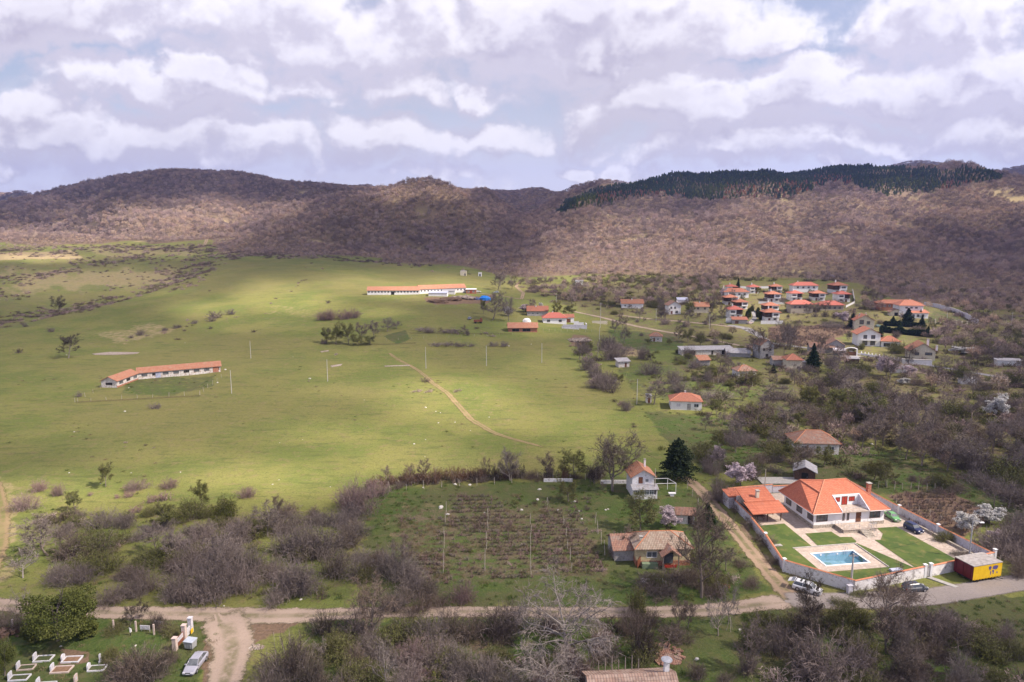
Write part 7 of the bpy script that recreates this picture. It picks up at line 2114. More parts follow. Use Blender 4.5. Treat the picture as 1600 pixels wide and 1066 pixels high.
m = MB(); m.box(-5.5, 4.5, -3.4, -.4, -.3, .12); local_part(t, 'apron', m, 'concrete')
t = tag(empty('street_fence', G(1345, 554), 0), 'low white wall with short piers along the village street', 'fence')
A0 = Vector(G(1345, 554)); B0 = Vector(G(1415, 566))
d = B0 - A0; L = d.length; ang = math.atan2(d.y, d.x); sl_ = d.z / L
n_ = 12
for i in range(n_):
    p = d * (i / n_)
    Mx = Matrix.Translation(p) @ Matrix.Rotation(ang, 4, 'Z')
    m = MB(); m.box(.35, L / n_ - .02, -.12, .12, -.6, .75, Mx); local_part(t, 'wall_panel', m, 'clean')
    m = MB(); m.box(0, .33, -.2, .2, -.6, 1.5, Mx); local_part(t, 'pier', m, 'clean')
house('chimney_house', 'house', 'cream house with asymmetric red gable and two white chimneys above the street', 1441, 563, 10.5, 9, 4.6, -16, 'gy', 3.4, .7, 'cream', 'roofbarn', wins=[('f', -2.4, 2.2, 1.8, 1.5, 'framedark'), ('f', 2.4, 2.4, 3.0, 1.4, 'framedark')], chim=[(3.0, 5, 4.6, .8), (5.9, 1.5, 2.2, .8)])
house('terrace_wall', 'wall', 'white panelled terrace wall in front of the two-chimney house', 1433, 570, 12, 1.0, 2.2, -14, 'mono', .1, .1, 'white', 'concrete')
house('guest_house', 'hotel', 'long guest house wing with red roof and timber gallery high on the slope', 1406, 486, 27, 8, 5.0, -3, 'hip', 2.0, .7, 'brick', 'roofv', wins=[('f', u, 2.6, 1.3, 1.5, 'frame') for u in (-10, -7, -3.5, -.5, 3, 6)], chim=[(8, 4, 2.6, .5)])
t = house('guest_house', 'hotel', 'three-storey white guest house tower with stacked orange roofs', 1423, 495, 14.5, 10, 7.2, -5, 'hip', 3.2, .9, 'clean', 'roofv', wins=[('f', u, 5.3, 1.6, 1.1, 'framedark') for u in (-3, 0, 3)], chim=[(0, 5, 2.0, .6)])
house('guest_house', 'hotel', 'low white wing with orange lean-to roof before the guest house tower', 1436, 497.5, 11, 5.5, 3.4, -5, 'mono', 1.6, .7, 'clean', 'roofv', wins=[('f', u, .8, 1.5, 1.7, 'framedark') for u in (-3.6, -.8, 2.2)])
house('arched_hut', 'hut', 'small arched entrance hut with brown gable below the guest house', 1400, 494, 7.5, 4, 2.8, -8, 'gy', 1.8, .6, 'cream', 'roofold', doors=[('f', 0, .1, 2.2, 2.2, 'black')])
# long stepped wall climbing down the hill from the guest house
t = tag(empty('hillside_wall', G(1450, 478), 0), 'long pale stepped wall running down the slope from the guest house', 'wall')
o0 = Vector(G(1450, 478)); pts_ = [(1444, 477.5), (1460, 480), (1480, 485), (1496, 490), (1506, 495), (1528, 508)]
for (a, b), (c_, d_) in zip(pts_[:-1], pts_[1:]):
    A_, B_ = Vector(G(a, b)), Vector(G(c_, d_)); n_ = 4
    for i in range(n_):
        p = A_ + (B_ - A_) * i / n_; q = A_ + (B_ - A_) * (i + 1) / n_
        dd = q - p; Mx = Matrix.Translation(p - o0) @ Matrix.Rotation(math.atan2(dd.y, dd.x), 4, 'Z')
        m = MB(); m.box(0, math.hypot(dd.x, dd.y) - .01, -.15, .15, -3, 2.3 + max(0, -dd.z), Mx); local_part(t, 'wall_panel', m, 'lilac')
t = tag(empty('garden_fence', G(1466, 505), 0), 'row of cream posts and low wall along the foot of the hillside garden', 'fence')
o0 = Vector(G(1466, 505)); A_, B_ = Vector(G(1461, 505.5)), Vector(G(1528, 510.5))
m = MB(); dd = B_ - A_; Mx = Matrix.Translation(A_ - o0) @ Matrix.Rotation(math.atan2(dd.y, dd.x), 4, 'Z')
m.add([Mx @ Vector(q) for q in [(0, -.15, -2), (dd.length, -.15, -2), (dd.length, .15, -2), (0, .15, -2), (0, -.15, .8), (dd.length, -.15, .8 + dd.z), (dd.length, .15, .8 + dd.z), (0, .15, .8)]], [(3, 2, 1, 0), (4, 5, 6, 7), (0, 1, 5, 4), (1, 2, 6, 5), (2, 3, 7, 6), (3, 0, 4, 7)])
local_part(t, 'low_wall', m, 'cream')
for i in range(9):
    p = A_ + dd * (i / 8); m = MB(); Mx = Matrix.Translation(p - o0); m.box(-.3, .3, -.3, .3, -1, 2.8, Mx); local_part(t, 'post', m, 'cream')
for lab, a, b, w_, cc in (('white hut with flat roof at the far end of the village street', 1567, 572, 5, 'clean'), ('white plastered outbuilding in the eastern gardens', 1585, 572, 6, 'clean'), ('pale shed wall among the blossom below the street', 1408, 583, 8, 'white'),
                          ('small white hut half hidden in garden scrub', 1514, 601, 5.5, 'white'), ('tin-roofed tool shed in a green plot', 1333, 569, 5, 'wood')):
    house('garden_hut', 'hut', lab, a, b, w_, 3.5, 2.4, -12, 'mono', .4, .3, cc, 'tin')

# ---- the villas: one built, the rest copied
def make_villa(px, py, W, D, label, two=True, roofm='roofv', rot=0, flip=1, chim=True):
    x, y, z = G(px, py)
    root = tag(empty('villa', (x, y, z), R(rot)), label, 'villa', 'traditional-style villas stacked in rows on the slope')
    W2 = W * .86
    m = MB(); m.box(-W2 / 2, W2 / 2, .8, D, -3, 2.8); root_l = m.build('lower_wall', MT['white'], root)
    m = MB()
    hw = W2 * .52
    if flip > 0:
        m.box(W2 / 2 - hw, W2 / 2, 0, D, 2.802, 5.9)
    else:
        m.box(-W2 / 2, -W2 / 2 + hw, 0, D, 2.902, 5.9)
    m.build('white_bay', MT['clean'], root)
    m = MB()
    if flip > 0:
        m.box(-W2 / 2, W2 / 2 - hw - .003, 1.3, D, 2.902, 5.898)
    else:
        m.box(-W2 / 2 + hw + .003, W2 / 2, 1.3, D, 2.902, 5.898)
    m.build('timber_wall', MT['wood'], root)
    bx0, bx1 = (-W2 / 2, W2 / 2 - hw - .05) if flip > 0 else (-W2 / 2 + hw + .05, W2 / 2)
    m = MB(); m.box(bx0, bx1, .1, 1.29, 2.9, 3.04)
    for k in range(5):
        xx = bx0 + (bx1 - bx0) * k / 4
        m.box(xx - .06, xx + .06, .12, .24, 3.04, 5.85)
    m.box(bx0, bx1, .12, .2, 3.75, 3.87)
    m.build('balcony', MT['wood'], root)
    r = MB(); roof_hip(r, -W / 2, W / 2, -.3, D + .3, 5.905, 2.1, .4); ro = r.build('roof', MT[roofm], root)
    Mf_ = face_frame('f', W2, D)
    uc = (W2 / 2 - hw / 2) * flip
    add_window(root, Mf_, uc, 3.8, hw * .62, 1.35, 'framedark', mull=2)
    Mt_ = Matrix.Translation((0, 1.3, 0)) @ Mf_
    add_window(root, Mt_, -uc, 3.2, 1.5, 1.9, 'framedark')
    Ml_ = Matrix.Translation((0, .8, 0)) @ Mf_
    add_door(root, Ml_, -uc * .8, .05, 1.4, 2.1, 'brown')
    add_window(root, Ml_, uc * .9, .9, 1.9, 1.2, 'framedark')
    if chim:
        add_chimney(root, -W * .12, D * .55, 6.6, 9.4, .62)
    return root


def copy_thing(src, loc, rz, label=None):
    n = src.copy(); COL.objects.link(n); n.location = loc; n.rotation_euler = (0, 0, rz)
    if label:
        n['label'] = label
    for c in src.children:
        d = c.copy(); COL.objects.link(d); d.parent = n
        for e in c.children:
            f = e.copy(); COL.objects.link(f); f.parent = d
    return n


def V1(x, y):
    return 1110 + x / 6.667, 420 + y / 6.667


v0 = make_villa(*V1(645, 552), 10.4, 8.5, 'villa with orange roof above the long white retaining wall at the bottom of the rows', flip=1)
v1 = make_villa(*V1(265, 520), 10.0, 8.5, 'villa with pinkish roof standing over the small orange-roofed garage', flip=-1, roofm='roofred')
for (a, b, src, sc, lab) in ((225, 250, v1, .86, 'small villa at the western end of the top row'), (462, 258, v1, .9, 'second villa of the top row with a white bay and reddish porch'), (692, 252, v0, .9, 'third villa of the top row with a chimney at its peak'),
                             (665, 345, v0, 1, 'villa above the short white retaining wall in the middle of the rows'), (900, 335, v1, .98, 'pink-roofed villa just below the long double villa'), (1132, 335, v0, .98, 'pink-roofed villa between the double villa and the easternmost pair'),
                             (1352, 262, v0, 1.18, 'large eastern villa standing highest on the slope'), (1392, 350, v1, 1.05, 'eastern villa with a stone terrace under the highest villa'),
                             (222, 378, v0, .95, 'villa at the western edge with a white bay over brown brick'), (328, 425, v0, .92, 'villa tucked behind the pink-roofed one above the garage'), (640, 470, v0, 1, 'villa mostly hidden behind the one over the long white wall')):
    o = copy_thing(src, G(*V1(a, b)), R(_prng.uniform(-4, 4)), lab)
    o.scale = (sc, sc, sc * .93)
def low_villa(a, b, W, D, h, rm, lab, **k):
    return house('villa', 'villa', lab, *V1(a, b), W, D, h, 0, 'hip', 2.5, .8, k.get('wall', 'stone'), rm, wins=[('f', u * W, .9 + k.get('up', 0), 1.6, 1.4, 'framedark') for u in (-.32, -.1, .12, .33)], chim=k.get('chim', ()), group='traditional-style villas stacked in rows on the slope')
low_villa(990, 245, 19.5, 8, 5.2, 'roofred', 'double-length villa with pink roof in the top row', wall='clean', up=2.2, chim=[(-5, 4, 3.4, .6)])
low_villa(270, 305, 18, 8, 4.4, 'roofv', 'broad villa with wide orange roof and open ground floor', wall='clean', up=1.2)
low_villa(952, 465, 15, 8, 6.0, 'roofred', 'stone-based villa with dark balcony and broad pink roof', wall='stone', up=2.6)
low_villa(1265, 432, 16, 8, 3.4, 'roofred', 'low pink-roofed villa half sunk in trees below the eastern pair', wall='stone')
house('small_garage', 'garage', 'small garage with orange roof at the foot of the villas', *V1(308, 575), 9, 5, 2.6, -6, 'mono', 1.3, .5, 'greywall', 'roofv', doors=[('f', -2, .1, 2.2, 1.9, 'framedark')])
for lab, a, b, c_, d_, hh in (('long white retaining wall under the lowest villa', 525, 577, 755, 577, 2.2), ('short white retaining wall in the middle of the villa rows', 500, 362, 775, 372, 1.6), ('thin white wall behind the top row of villas', 300, 205, 620, 205, 1.8),
                              ('white wall stepping down beside the easternmost villa', 1480, 240, 1500, 345, 2.2), ('white wall at the western end of the villa rows', 120, 290, 140, 200, 2.4), ('white end wall beside the garage drive', 160, 560, 235, 560, 3.0), ('pale ramp wall below the eastern villas', 1410, 405, 1500, 360, 1.4)):
    A_, B_ = Vector(G(*V1(a, b))), Vector(G(*V1(c_, d_)))
    dd = B_ - A_; L = math.hypot(dd.x, dd.y); t = tag(empty('retaining_wall', A_, math.atan2(dd.y, dd.x)), lab, 'wall', 'retaining walls of the villas')
    m = MB(); m.add([(0, -.15, -2), (L, -.15, dd.z - 2), (L, .15, dd.z - 2), (0, .15, -2), (0, -.15, hh), (L, -.15, dd.z + hh), (L, .15, dd.z + hh), (0, .15, hh)], [(3, 2, 1, 0), (4, 5, 6, 7), (0, 1, 5, 4), (1, 2, 6, 5), (2, 3, 7, 6), (3, 0, 4, 7)]); local_part(t, 'wall_panel', m, 'clean')
    m = MB(); m.add([(0, -.2, hh + .002), (L, -.2, dd.z + hh + .002), (L, .2, dd.z + hh + .002), (0, .2, hh + .002), (0, -.2, hh + .1), (L, -.2, dd.z + hh + .1), (L, .2, dd.z + hh + .1), (0, .2, hh + .1)], [(3, 2, 1, 0), (4, 5, 6, 7), (0, 1, 5, 4), (1, 2, 6, 5), (2, 3, 7, 6), (3, 0, 4, 7)]); local_part(t, 'coping', m, 'concrete')

# ------------------------------------------------------------------ vehicles
def paint(name, c):
    return M(name, c, tuple(.82 * q for q in c), .8, .3, spec=.6)


def car(name, label, px, py, yaw, L=4.4, Wd=1.75, Hh=1.45, belt=.88, hood=(.62, 1.15), roofx=(.25, -1.2), rear=(-1.95, .98), mat=None, hatch=False, open_tail=False, stripes=False):
    """front points along +x; hood = (height at the nose, x of the windscreen base); rear = (x of the rear glass base, boot height)"""
    x, y, z = G(px, py)
    root = tag(empty(name, (x, y, z + .03), R(yaw)), label, 'car')
    h2 = L / 2; w = Wd / 2
    st = [(h2, .30, .52, .78), (h2 - .12, .24, hood[0], .92), (hood[1] + .25, .22, belt - .04, 1.0), (hood[1], .22, belt, 1.0), (roofx[1], .22, belt + .03, 1.0), (rear[0], .22, rear[1], 1.0), (-h2 + .10, .26, rear[1] - .05, .93), (-h2, .34, rear[1] - .28, .84)]
    m = MB(); vs = []; n = 8
    for X, zb, zs, k in st:
        ww = w * k
        vs += [(X, -ww * .9, zb), (X, -ww, zb + .16), (X, -ww, zs - .14), (X, -ww * .86, zs), (X, ww * .86, zs), (X, ww, zs - .14), (X, ww, zb + .16), (X, ww * .9, zb)]
    fs = []
    for i in range(len(st) - 1):
        fs += [(i * n + k, i * n + (k + 1) % n, (i + 1) * n + (k + 1) % n, (i + 1) * n + k) for k in range(n)]
    fs += [tuple(range(n))[::-1], tuple(range((len(st) - 1) * n, len(st) * n))]
    m.add(vs, fs)
    body = m.build('body', mat, root, smooth=False)
    bv = body.modifiers.new('b', 'BEVEL'); bv.width = .05; bv.segments = 2
    # greenhouse
    a0, a1, b0, b1 = hood[1], roofx[0], rear[0], roofx[1]
    g = MB(); wb, wr = w * .86, w * .68
    zr = Hh - .05
    g.add([(a0, -wb, belt - .03), (a0, wb, belt - .03), (b0, wb, rear[1] - .03), (b0, -wb, rear[1] - .03), (a1, -wr, zr), (a1, wr, zr), (b1, wr, zr), (b1, -wr, zr)], [(0, 1, 2, 3), (7, 6, 5, 4), (0, 4, 5, 1), (2, 6, 7, 3), (1, 5, 6, 2), (3, 7, 4, 0)])
    g.build('glazing', MT['glass'], root)
    r = MB()
    r.add([(a1 + .05, -wr - .02, zr - .02), (a1 + .05, wr + .02, zr - .02), (b1 - .05, wr + .02, zr - .02), (b1 - .05, -wr - .02, zr - .02), (a1 - .15, -wr + .08, Hh + .01), (a1 - .15, wr - .08, Hh + .01), (b1 + .12, wr - .08, Hh + .01), (b1 + .12, -wr + .08, Hh + .01)],
          [(0, 3, 2, 1), (4, 5, 6, 7), (0, 1, 5, 4), (1, 2, 6, 5), (2, 3, 7, 6), (3, 0, 4, 7)])
    r.build('roof', mat, root)
    p = MB()
    for s in (-1, 1):
        for q0, q1 in (((a0, s * wb, belt), (a1, s * wr, zr)), ((b0, s * wb, rear[1]), (b1, s * wr, zr)), (((a1 + b1) / 2, s * (wb + .01), belt), ((a1 + b1) / 2, s * (wr + .01), zr))):
            p.tube([q0, q1], .04, 4)
    p.build('pillars', mat, root)
    wr_ = .32 if Hh < 1.6 else .36
    for sx in (h2 * .62, -h2 * .60):
        for s in (-1, 1):
            wh = MB(); wh.tube([(sx, s * (w - .20), wr_), (sx, s * (w + .01), wr_)], wr_, 14); o = wh.build('wheel', MT['black'], root)
            rm = MB(); rm.tube([(sx, s * (w + .005), wr_), (sx, s * (w + .025), wr_)], wr_ * .6, 10); rm.build('rim', MT['rim'], o)
    for s in (-1, 1):
        hl = MB(); hl.box(h2 - .10, h2 + .012, s * w * .62 - .17, s * w * .62 + .17, hood[0] - .16, hood[0] - .02); hl.build('headlight', MT['lampclear'], root)
        tl = MB(); tl.box(-h2 - .012, -h2 + .1, s * w * .66 - .13, s * w * .66 + .13, rear[1] - .45, rear[1] - .22); tl.build('tail_light', MT['lampred'], root)
        mr = MB(); mr.box(hood[1] - .25, hood[1] - .1, s * (w + .02) - .09, s * (w + .02) + .09, belt, belt + .14); mr.build('wing_mirror', mat, root)
    for xx, nm in ((h2 + .004, 'number_plate'), (-h2 - .014, 'number_plate')):
        pl = MB(); pl.box(xx - .012, xx + .012, -.26, .26, .36, .47); pl.build(nm, MT['clean'], root)
    gr = MB(); gr.box(h2 - .02, h2 + .008, -w * .38, w * .38, hood[0] - .16, hood[0] - .04); gr.build('grille', MT['black'], root)
    if open_tail:
        t = MB(); Mx = Matrix.Translation((b1 - .15, 0, Hh)) @ Matrix.Rotation(R(-18), 4, 'Y')
        t.box(-1.15, 0, -w * .84, w * .84, -.03, .05, Mx); o = t.build('open_tailgate', mat, root)
        t = MB(); t.box(-.6, -.06, -w * .7, w * .7, .052, .07, Mx); t.build('rear_glass', MT['glass'], o)
    if stripes:
        for k, xx in enumerate((1.55, -.35, -1.0)):
            t = MB(); t.box(xx - .16, xx + .16, -w * (.5 if k else .7), w * (.5 if k else .7), (Hh + .012) if k else belt + .0, (Hh + .03) if k else belt + .02); t.build('dark_panel', MT['black'], root)
    return root


def heading(p, q):
    a, b = G(*p), G(*q)
    return math.degrees(math.atan2(b[1] - a[1], b[0] - a[0]))


car('parked_car', 'silver saloon car parked on grass beside a metal rubbish container', 306, 1042, heading((318, 1022), (295, 1052)), 4.6, 1.78, 1.45, mat=paint('silver_paint', (.36, .36, .42)))
car('parked_car', 'white estate car with open tailgate parked against the white street wall', 1261, 924, heading((1240, 915), (1283, 927)), 4.6, 1.85, 1.62, belt=.98, hood=(.78, 1.25), roofx=(.55, -1.75), rear=(-2.1, 1.05), mat=paint('white_paint', (.74, .74, .76)), open_tail=True, stripes=True)
car('parked_car', 'dark grey hatchback parked on the road by the wall gate', 1429, 923, heading((1412, 924), (1446, 921)), 4.0, 1.72, 1.5, belt=.93, hood=(.72, 1.15), roofx=(.4, -1.5), rear=(-1.85, 1.0), mat=paint('slate_paint', (.06, .07, .09)))
car('parked_car', 'bright green old saloon parked beside the white house', 1394, 811, heading((1382, 801), (1408, 819)), 4.1, 1.6, 1.4, belt=.85, hood=(.74, .85), roofx=(.35, -.85), rear=(-1.3, .86), mat=paint('green_car_paint', (.15, .38, .15)))
car('parked_car', 'dark blue small off-road car on the paved drive', 1427, 830, heading((1414, 822), (1442, 836)), 3.8, 1.68, 1.6, belt=1.0, hood=(.88, .85), roofx=(.4, -1.5), rear=(-1.8, 1.0), mat=paint('navy_paint', (.015, .025, .09)))
for lab, a, b, yw, c in (('tiny blue-grey van standing in the meadow below the farm', 734, 499, 80, (.2, .24, .32)), ('white car beside the red brick hut', 747, 457, 10, (.7, .7, .7)), ('silver car on the farm track', 775, 458, 175, (.45, .48, .52)),
                         ('dark green car outside the cream gabled house', 1372, 511, 20, (.08, .16, .13)), ('dark car behind the white arched gateway', 1329, 553, 80, (.04, .04, .05)), ('pale car on the garage drive under the villas', 1172, 506, 30, (.6, .45, .42))):
    car('parked_car', lab, a, b, yw, 4.3, 1.75, 1.5, mat=paint('car_paint', c))
# wrecked farm machine
t = tag(empty('farm_wagon', G(747, 505), R(15)), 'rusty red farm wagon standing in the meadow by the trees', 'wagon')
m = MB(); m.box(-2.4, 2.4, -1.1, 1.1, .9, 1.2); m.box(-2.4, 2.4, -1.1, -1.0, 1.2, 1.9); m.box(-2.4, 2.4, 1.0, 1.1, 1.2, 1.9); m.box(1.4, 2.3, -.9, .9, 1.9, 2.8); local_part(t, 'body', m, 'rust')
for a in (-1.6, 1.6):
    for b in (-1.05, 1.05):
        m = MB(); m.tube([(a, b - .1, .5), (a, b + .1, .5)], .5, 12); local_part(t, 'wheel', m, 'black')

# ---- yellow box trailer
tx0, tx1 = G(1499, 905), G(1566, 905)
ty = heading((1514, 912), (1566, 903))
bx, by, bz = G(1541, 909)
tr_ = tag(empty('box_trailer', (bx, by, bz + .05), R(ty)), 'yellow curtain-sided box trailer with maroon end and pale blue world map, parked by the road', 'trailer')
TL, TW_, TH = 6.3, 3.7, 2.5
ym = M('yellow_curtain', (.72, .47, .015), (.66, .40, .01), 1.0, .5)
mm = M('maroon_panel', (.13, .012, .02), (.09, .01, .015), 1.0, .5)
m = MB(); m.box(-TL / 2, TL / 2, 0, TW_, .62, .62 + TH); local_part(tr_, 'box_body', m, mm)
m = MB(); m.box(-TL / 2 + .02, TL / 2 - .02, -.05, -.002, .66, .55 + TH); cu = local_part(tr_, 'side_curtain', m, ym)
m = MB()
for k in range(9):
    u = -TL / 2 + .5 + k * (TL - 1.0) / 8; m.box(u - .06, u + .06, -.075, -.052, .56, .95)
m.build('straps', ym, cu)
m = MB(); m.box(-TL / 2 - .05, TL / 2 + .05, -.08, TW_ + .05, .62 + TH + .002, .62 + TH + .12); local_part(tr_, 'roof', m, M('dusty_grey_roof', (.40, .37, .35), (.30, .27, .25), 1.2, .8, c3=(.2, .19, .18), scale2=2))
m = MB()
for u in (-1.4, 0, 1.4):
    m.box(-TL / 2 - .03, -TL / 2 - .002, u + TW_ / 2 - .04, u + TW_ / 2 + .04, .7, .5 + TH)
m.box(-TL / 2 - .03, -TL / 2 - .002, .05, TW_ - .05, .64, .70)
local_part(tr_, 'end_ribs', m, M('dark_maroon', (.05, .008, .01), None))
# the world map printed on the curtain (flat print)
MAP = [[(0, .95), (.28, 1.0), (.42, .85), (.30, .62), (.20, .50), (.12, .62), (.02, .72)], [(.26, .46), (.40, .42), (.42, .25), (.34, .02), (.29, .02), (.27, .28)],
       [(.52, .70), (.60, .92), (.80, 1.0), (1.05, .98), (1.30, .92), (1.28, .74), (1.12, .55), (.98, .60), (.90, .48), (.80, .62), (.70, .60), (.60, .64)], [(.52, .55), (.70, .55), (.80, .40), (.72, .08), (.64, .08), (.60, .32), (.52, .38)], [(1.12, .30), (1.28, .30), (1.30, .12), (1.16, .12)]]
bm_ = M('navy_print', (.06, .07, .24), (.12, .06, .16), 3, .6)
m = MB()
for P in MAP:
    m.add([(.15 + p[0] * 1.62, -.056, 1.05 + p[1] * 1.75) for p in P], [tuple(range(len(P)))])
m.build('world_map_print', bm_, cu)
for u in (-1.8, 1.5):
    for v_ in (.25, TW_ - .25):
        m = MB(); m.tube([(u, v_ - .12, .36), (u, v_ + .12, .36)], .36, 12); local_part(tr_, 'wheel', m, 'black')
m = MB(); m.box(-TL / 2 + .1, TL / 2 - .1, .1, TW_ - .1, .46, .618); m.tube([(TL / 2 - 1.2, .3, .5), (TL / 2 - .2, -.6, .35)], .08); local_part(tr_, 'chassis', m, 'black')

# ------------------------------------------------------------------ poles
def pole(px, py, hpx, label, lamp=False, arms=False, r=.13, mat='pole', lean=0):
    x, y, z = G(px, py); h = hpx * mpp(px, py) * 1.03
    root = tag(empty('utility_pole' if not lamp else 'street_lamp', (x, y, z)), label, 'pole' if not lamp else 'street lamp', None)
    m = MB(); m.tube([(0, 0, -.4), (lean * h * .5, 0, h * .5), (lean * h, 0, h)], [r * 1.25, r, r * .7], 8); m.build('shaft', MT[mat], root)
    if arms:
        m = MB(); m.box(-.8 + lean * h, .8 + lean * h, -.05, .05, h - .5, h - .38)
        for u in (-.7, -.3, .3, .7):
            m.tube([(u + lean * h, 0, h - .38), (u + lean * h, 0, h - .2)], .05, 5)
        m.build('crossarm', MT['concrete'], root)
    if lamp:
        m = MB(); m.tube([(0, 0, h - .3), (.5, -.2, h + .1), (1.2, -.4, h - .15)], .04, 5); a = m.build('lamp_arm', MT['metal'], root)
        m = MB(); m.box(.95, 1.75, -.56, -.24, h - .28, h - .12); m.build('lamp_head', MT['clean'], a)
    return (x + lean * h, y, z + h)


tops = {}
tops['a'] = pole(1329, 923, 60, 'tall concrete utility pole at the corner of the street wall', arms=True, r=.17)
tops['b'] = pole(1514, 872, 60, 'grey street lamp pole rising behind the yellow trailer', lamp=True, r=.12, mat='metal')
for lab, a, b, h, arm in (('thin wooden pole behind the garden pavilion', 1194, 778, 45, False), ('white pole at the meadow edge near the lone cottage', 995, 632, 39, False), ('pale pole in the open meadow beside the worn track', 665.5, 576, 33, False),
                          ('slender pole standing beside flat stones in the meadow', 512, 596, 34, False), ('slender pole near the derelict barn', 362, 615, 36, False), ('short pole on the slope above the derelict barn', 392, 560, 27, False), ('faint pole in the meadow below the field hedge', 760, 572, 31, False),
                          ('slim pole in the meadow nearest the hedgerow', 846.5, 567, 30, False), ('white pole within the hedgerow bushes', 934, 561, 25, False), ('tall pole beside the cream block wall', 938, 512, 38, True), ('pole behind the hedgerow above the white pole', 936.5, 536, 24, False), ('street pole between the village roads', 1025, 503, 20, True),
                          ('street lamp pole near the street junction', 1108, 514, 22, True), ('pole on the wooded slope at the eastern edge', 1580, 510, 21, True), ('slim pole in front of the hillside garden', 1479, 506, 18, False), ('grey pole beside the two-chimney house', 1493, 555, 11, False),
                          ('tall thin pole by the veranda house', 1022.5, 778, 46, False), ('pole in the woods behind the hamlet', 869, 475, 16, False), ('short white post in gardens east of the cottage', 1492, 548, 9, False), ('pole beside the brown ploughed plot', 1240, 520, 10, False)):
    tops[lab] = pole(a, b, h, lab, arms=arm, r=.11, mat='post' if 'wooden' in lab or 'thin' in lab else 'pole')


def cable(p, q, sag, label, nm='overhead_cable'):
    p, q = Vector(p), Vector(q); pts = []
    for i in range(15):
        t = i / 14; v = p.lerp(q, t); v.z -= sag * 4 * t * (1 - t); pts.append(v)
    m = MB(); m.tube(pts, .014, 4)
    return tag(m.build(nm, MT['black'], None), label, 'cable')


cable(tops['a'], tops['b'], 1.2, 'overhead cable running from the corner pole to the street lamp')
cable(tops['b'], (130, 128, 8.5), 1.0, 'overhead cable leaving the street lamp across the eastern thicket')
cable(tops['b'], pw(22.4, 4, 2.2), .8, 'thin cable from the street lamp down to the drive wall')

# ------------------------------------------------------------------ fence posts: one built, the rest copied
pmesh = MB(); pmesh.tube([(0, 0, -.2), (.02, .01, .9), (0, 0, 1.8)], [.06, .055, .04], 5)
post0 = None
def posts(pts, h, cat, group, lab, mat=None, name='fence_post', thick=1.0):
    """labels count along the line away from the first post"""
    global post0
    for i, (a, b) in enumerate(pts):
        if post0 is None:
            post0 = pmesh.build(name, MT['post']); o = post0
        else:
            o = post0.copy(); COL.objects.link(o); o.name = name
        o.location = G(a, b); o.rotation_euler = (_prng.uniform(-.08, .08), _prng.uniform(-.08, .08), _prng.uniform(0, 6))
        o.scale = (thick, thick, h / 1.8 * _prng.uniform(.8, 1.15))
        tag(o, lab, cat, group)


def line(p, q, n, j=.8):
    return [(p[0] + (q[0] - p[0]) * i / (n - 1) + _prng.uniform(-j, j), p[1] + (q[1] - p[1]) * i / (n - 1) + _prng.uniform(-j, j) * .4) for i in range(n)]


posts(line((692, 895), (697, 800), 6), 2.2, 'post', 'stakes of the first dead vine row', 'pale crooked vineyard stake in the first row of the dead vineyard', name='vineyard_stake', thick=1.1)
posts(line((757, 892), (763, 812), 6), 2.3, 'post', 'stakes of the second dead vine row', 'pale crooked vineyard stake in the second row of the dead vineyard', name='vineyard_stake', thick=1.1)
posts(line((830, 898), (829, 818), 6), 2.3, 'post', 'stakes of the third dead vine row', 'pale crooked vineyard stake in the third row of the dead vineyard', name='vineyard_stake', thick=1.1)
posts(line((893, 893), (882, 822), 5), 2.2, 'post', 'stakes of the fourth dead vine row', 'pale crooked vineyard stake in the fourth row of the dead vineyard', name='vineyard_stake', thick=1.1)
posts(line((945, 868), (930, 818), 4), 2.6, 'post', 'leaning poles beside the vineyard', 'leaning grey pole at the vineyard edge near the ochre house', name='vineyard_stake', thick=1.2)
posts(line((608, 768), (800, 755), 8), 1.9, 'post', 'white posts before the rusty hedge', 'pale fence post in front of the rusty hedge', thick=1.2)
posts(line((815, 748), (940, 750), 6), 1.7, 'post', 'posts by the bare trees', 'fence post under the bare trees above the vineyard', thick=1.1)
posts(line((1373, 763), (1485, 768), 10), 1.9, 'post', 'posts above the ploughed plot', 'pale post along the top of the brown ploughed plot', thick=1.3)
posts(line((1400, 790), (1540, 835), 9), 1.5, 'post', 'posts in the ploughed plot', 'thin stake among the rows of the brown ploughed plot', name='vineyard_stake')
posts(line((1065, 752), (1100, 800), 5), 1.8, 'post', 'posts along the track', 'grey post on the garden side of the rutted track', thick=1.2)
posts(line((1563, 878), (1590, 882), 2), 1.6, 'post', 'posts beyond the trailer', 'white post in grass beyond the yellow trailer', thick=1.3)
posts(line((118, 629), (312, 617), 9), 1.5, 'post', 'posts of the barn paddock', 'weathered post of the paddock below the derelict barn', thick=1.1)
posts(line((312, 617), (345, 590), 6), 1.6, 'post', 'eastern posts of the barn paddock', 'post of the paddock side climbing to the barn end', thick=1.1)
posts(line((122, 628), (168, 600), 5), 1.5, 'post', 'western posts of the barn paddock', 'post of the paddock side west of the derelict barn', thick=1.1)
posts(line((800, 517), (925, 519), 14, .4), 1.8, 'post', 'posts of the hamlet orchard', 'pale post of the fence between orchard and meadow at the hamlet', thick=1.1)
posts(line((505, 537), (800, 523), 16, .5), 1.4, 'post', 'posts of the field fence', 'thin post of the field fence below the farm', thick=.9)
posts(line((940, 525), (985, 598), 8), 1.4, 'post', 'posts in the hedgerow', 'post inside the purple hedgerow', thick=.9)
for k, (p, q) in enumerate((((1100, 585), (1175, 605)), ((1100, 595), (1150, 610)), ((1180, 600), (1250, 615)))):
    posts(line(p, q, 8), 2.2, 'post', 'vine stakes in the green plots %s' % 'abc'[k], ('tall thin stake in the green plot below the tiled shed', 'tall thin stake in the nearer green plot row', 'tall thin stake in the plot east of the pinkish cottage')[k], name='vineyard_stake', thick=.9)
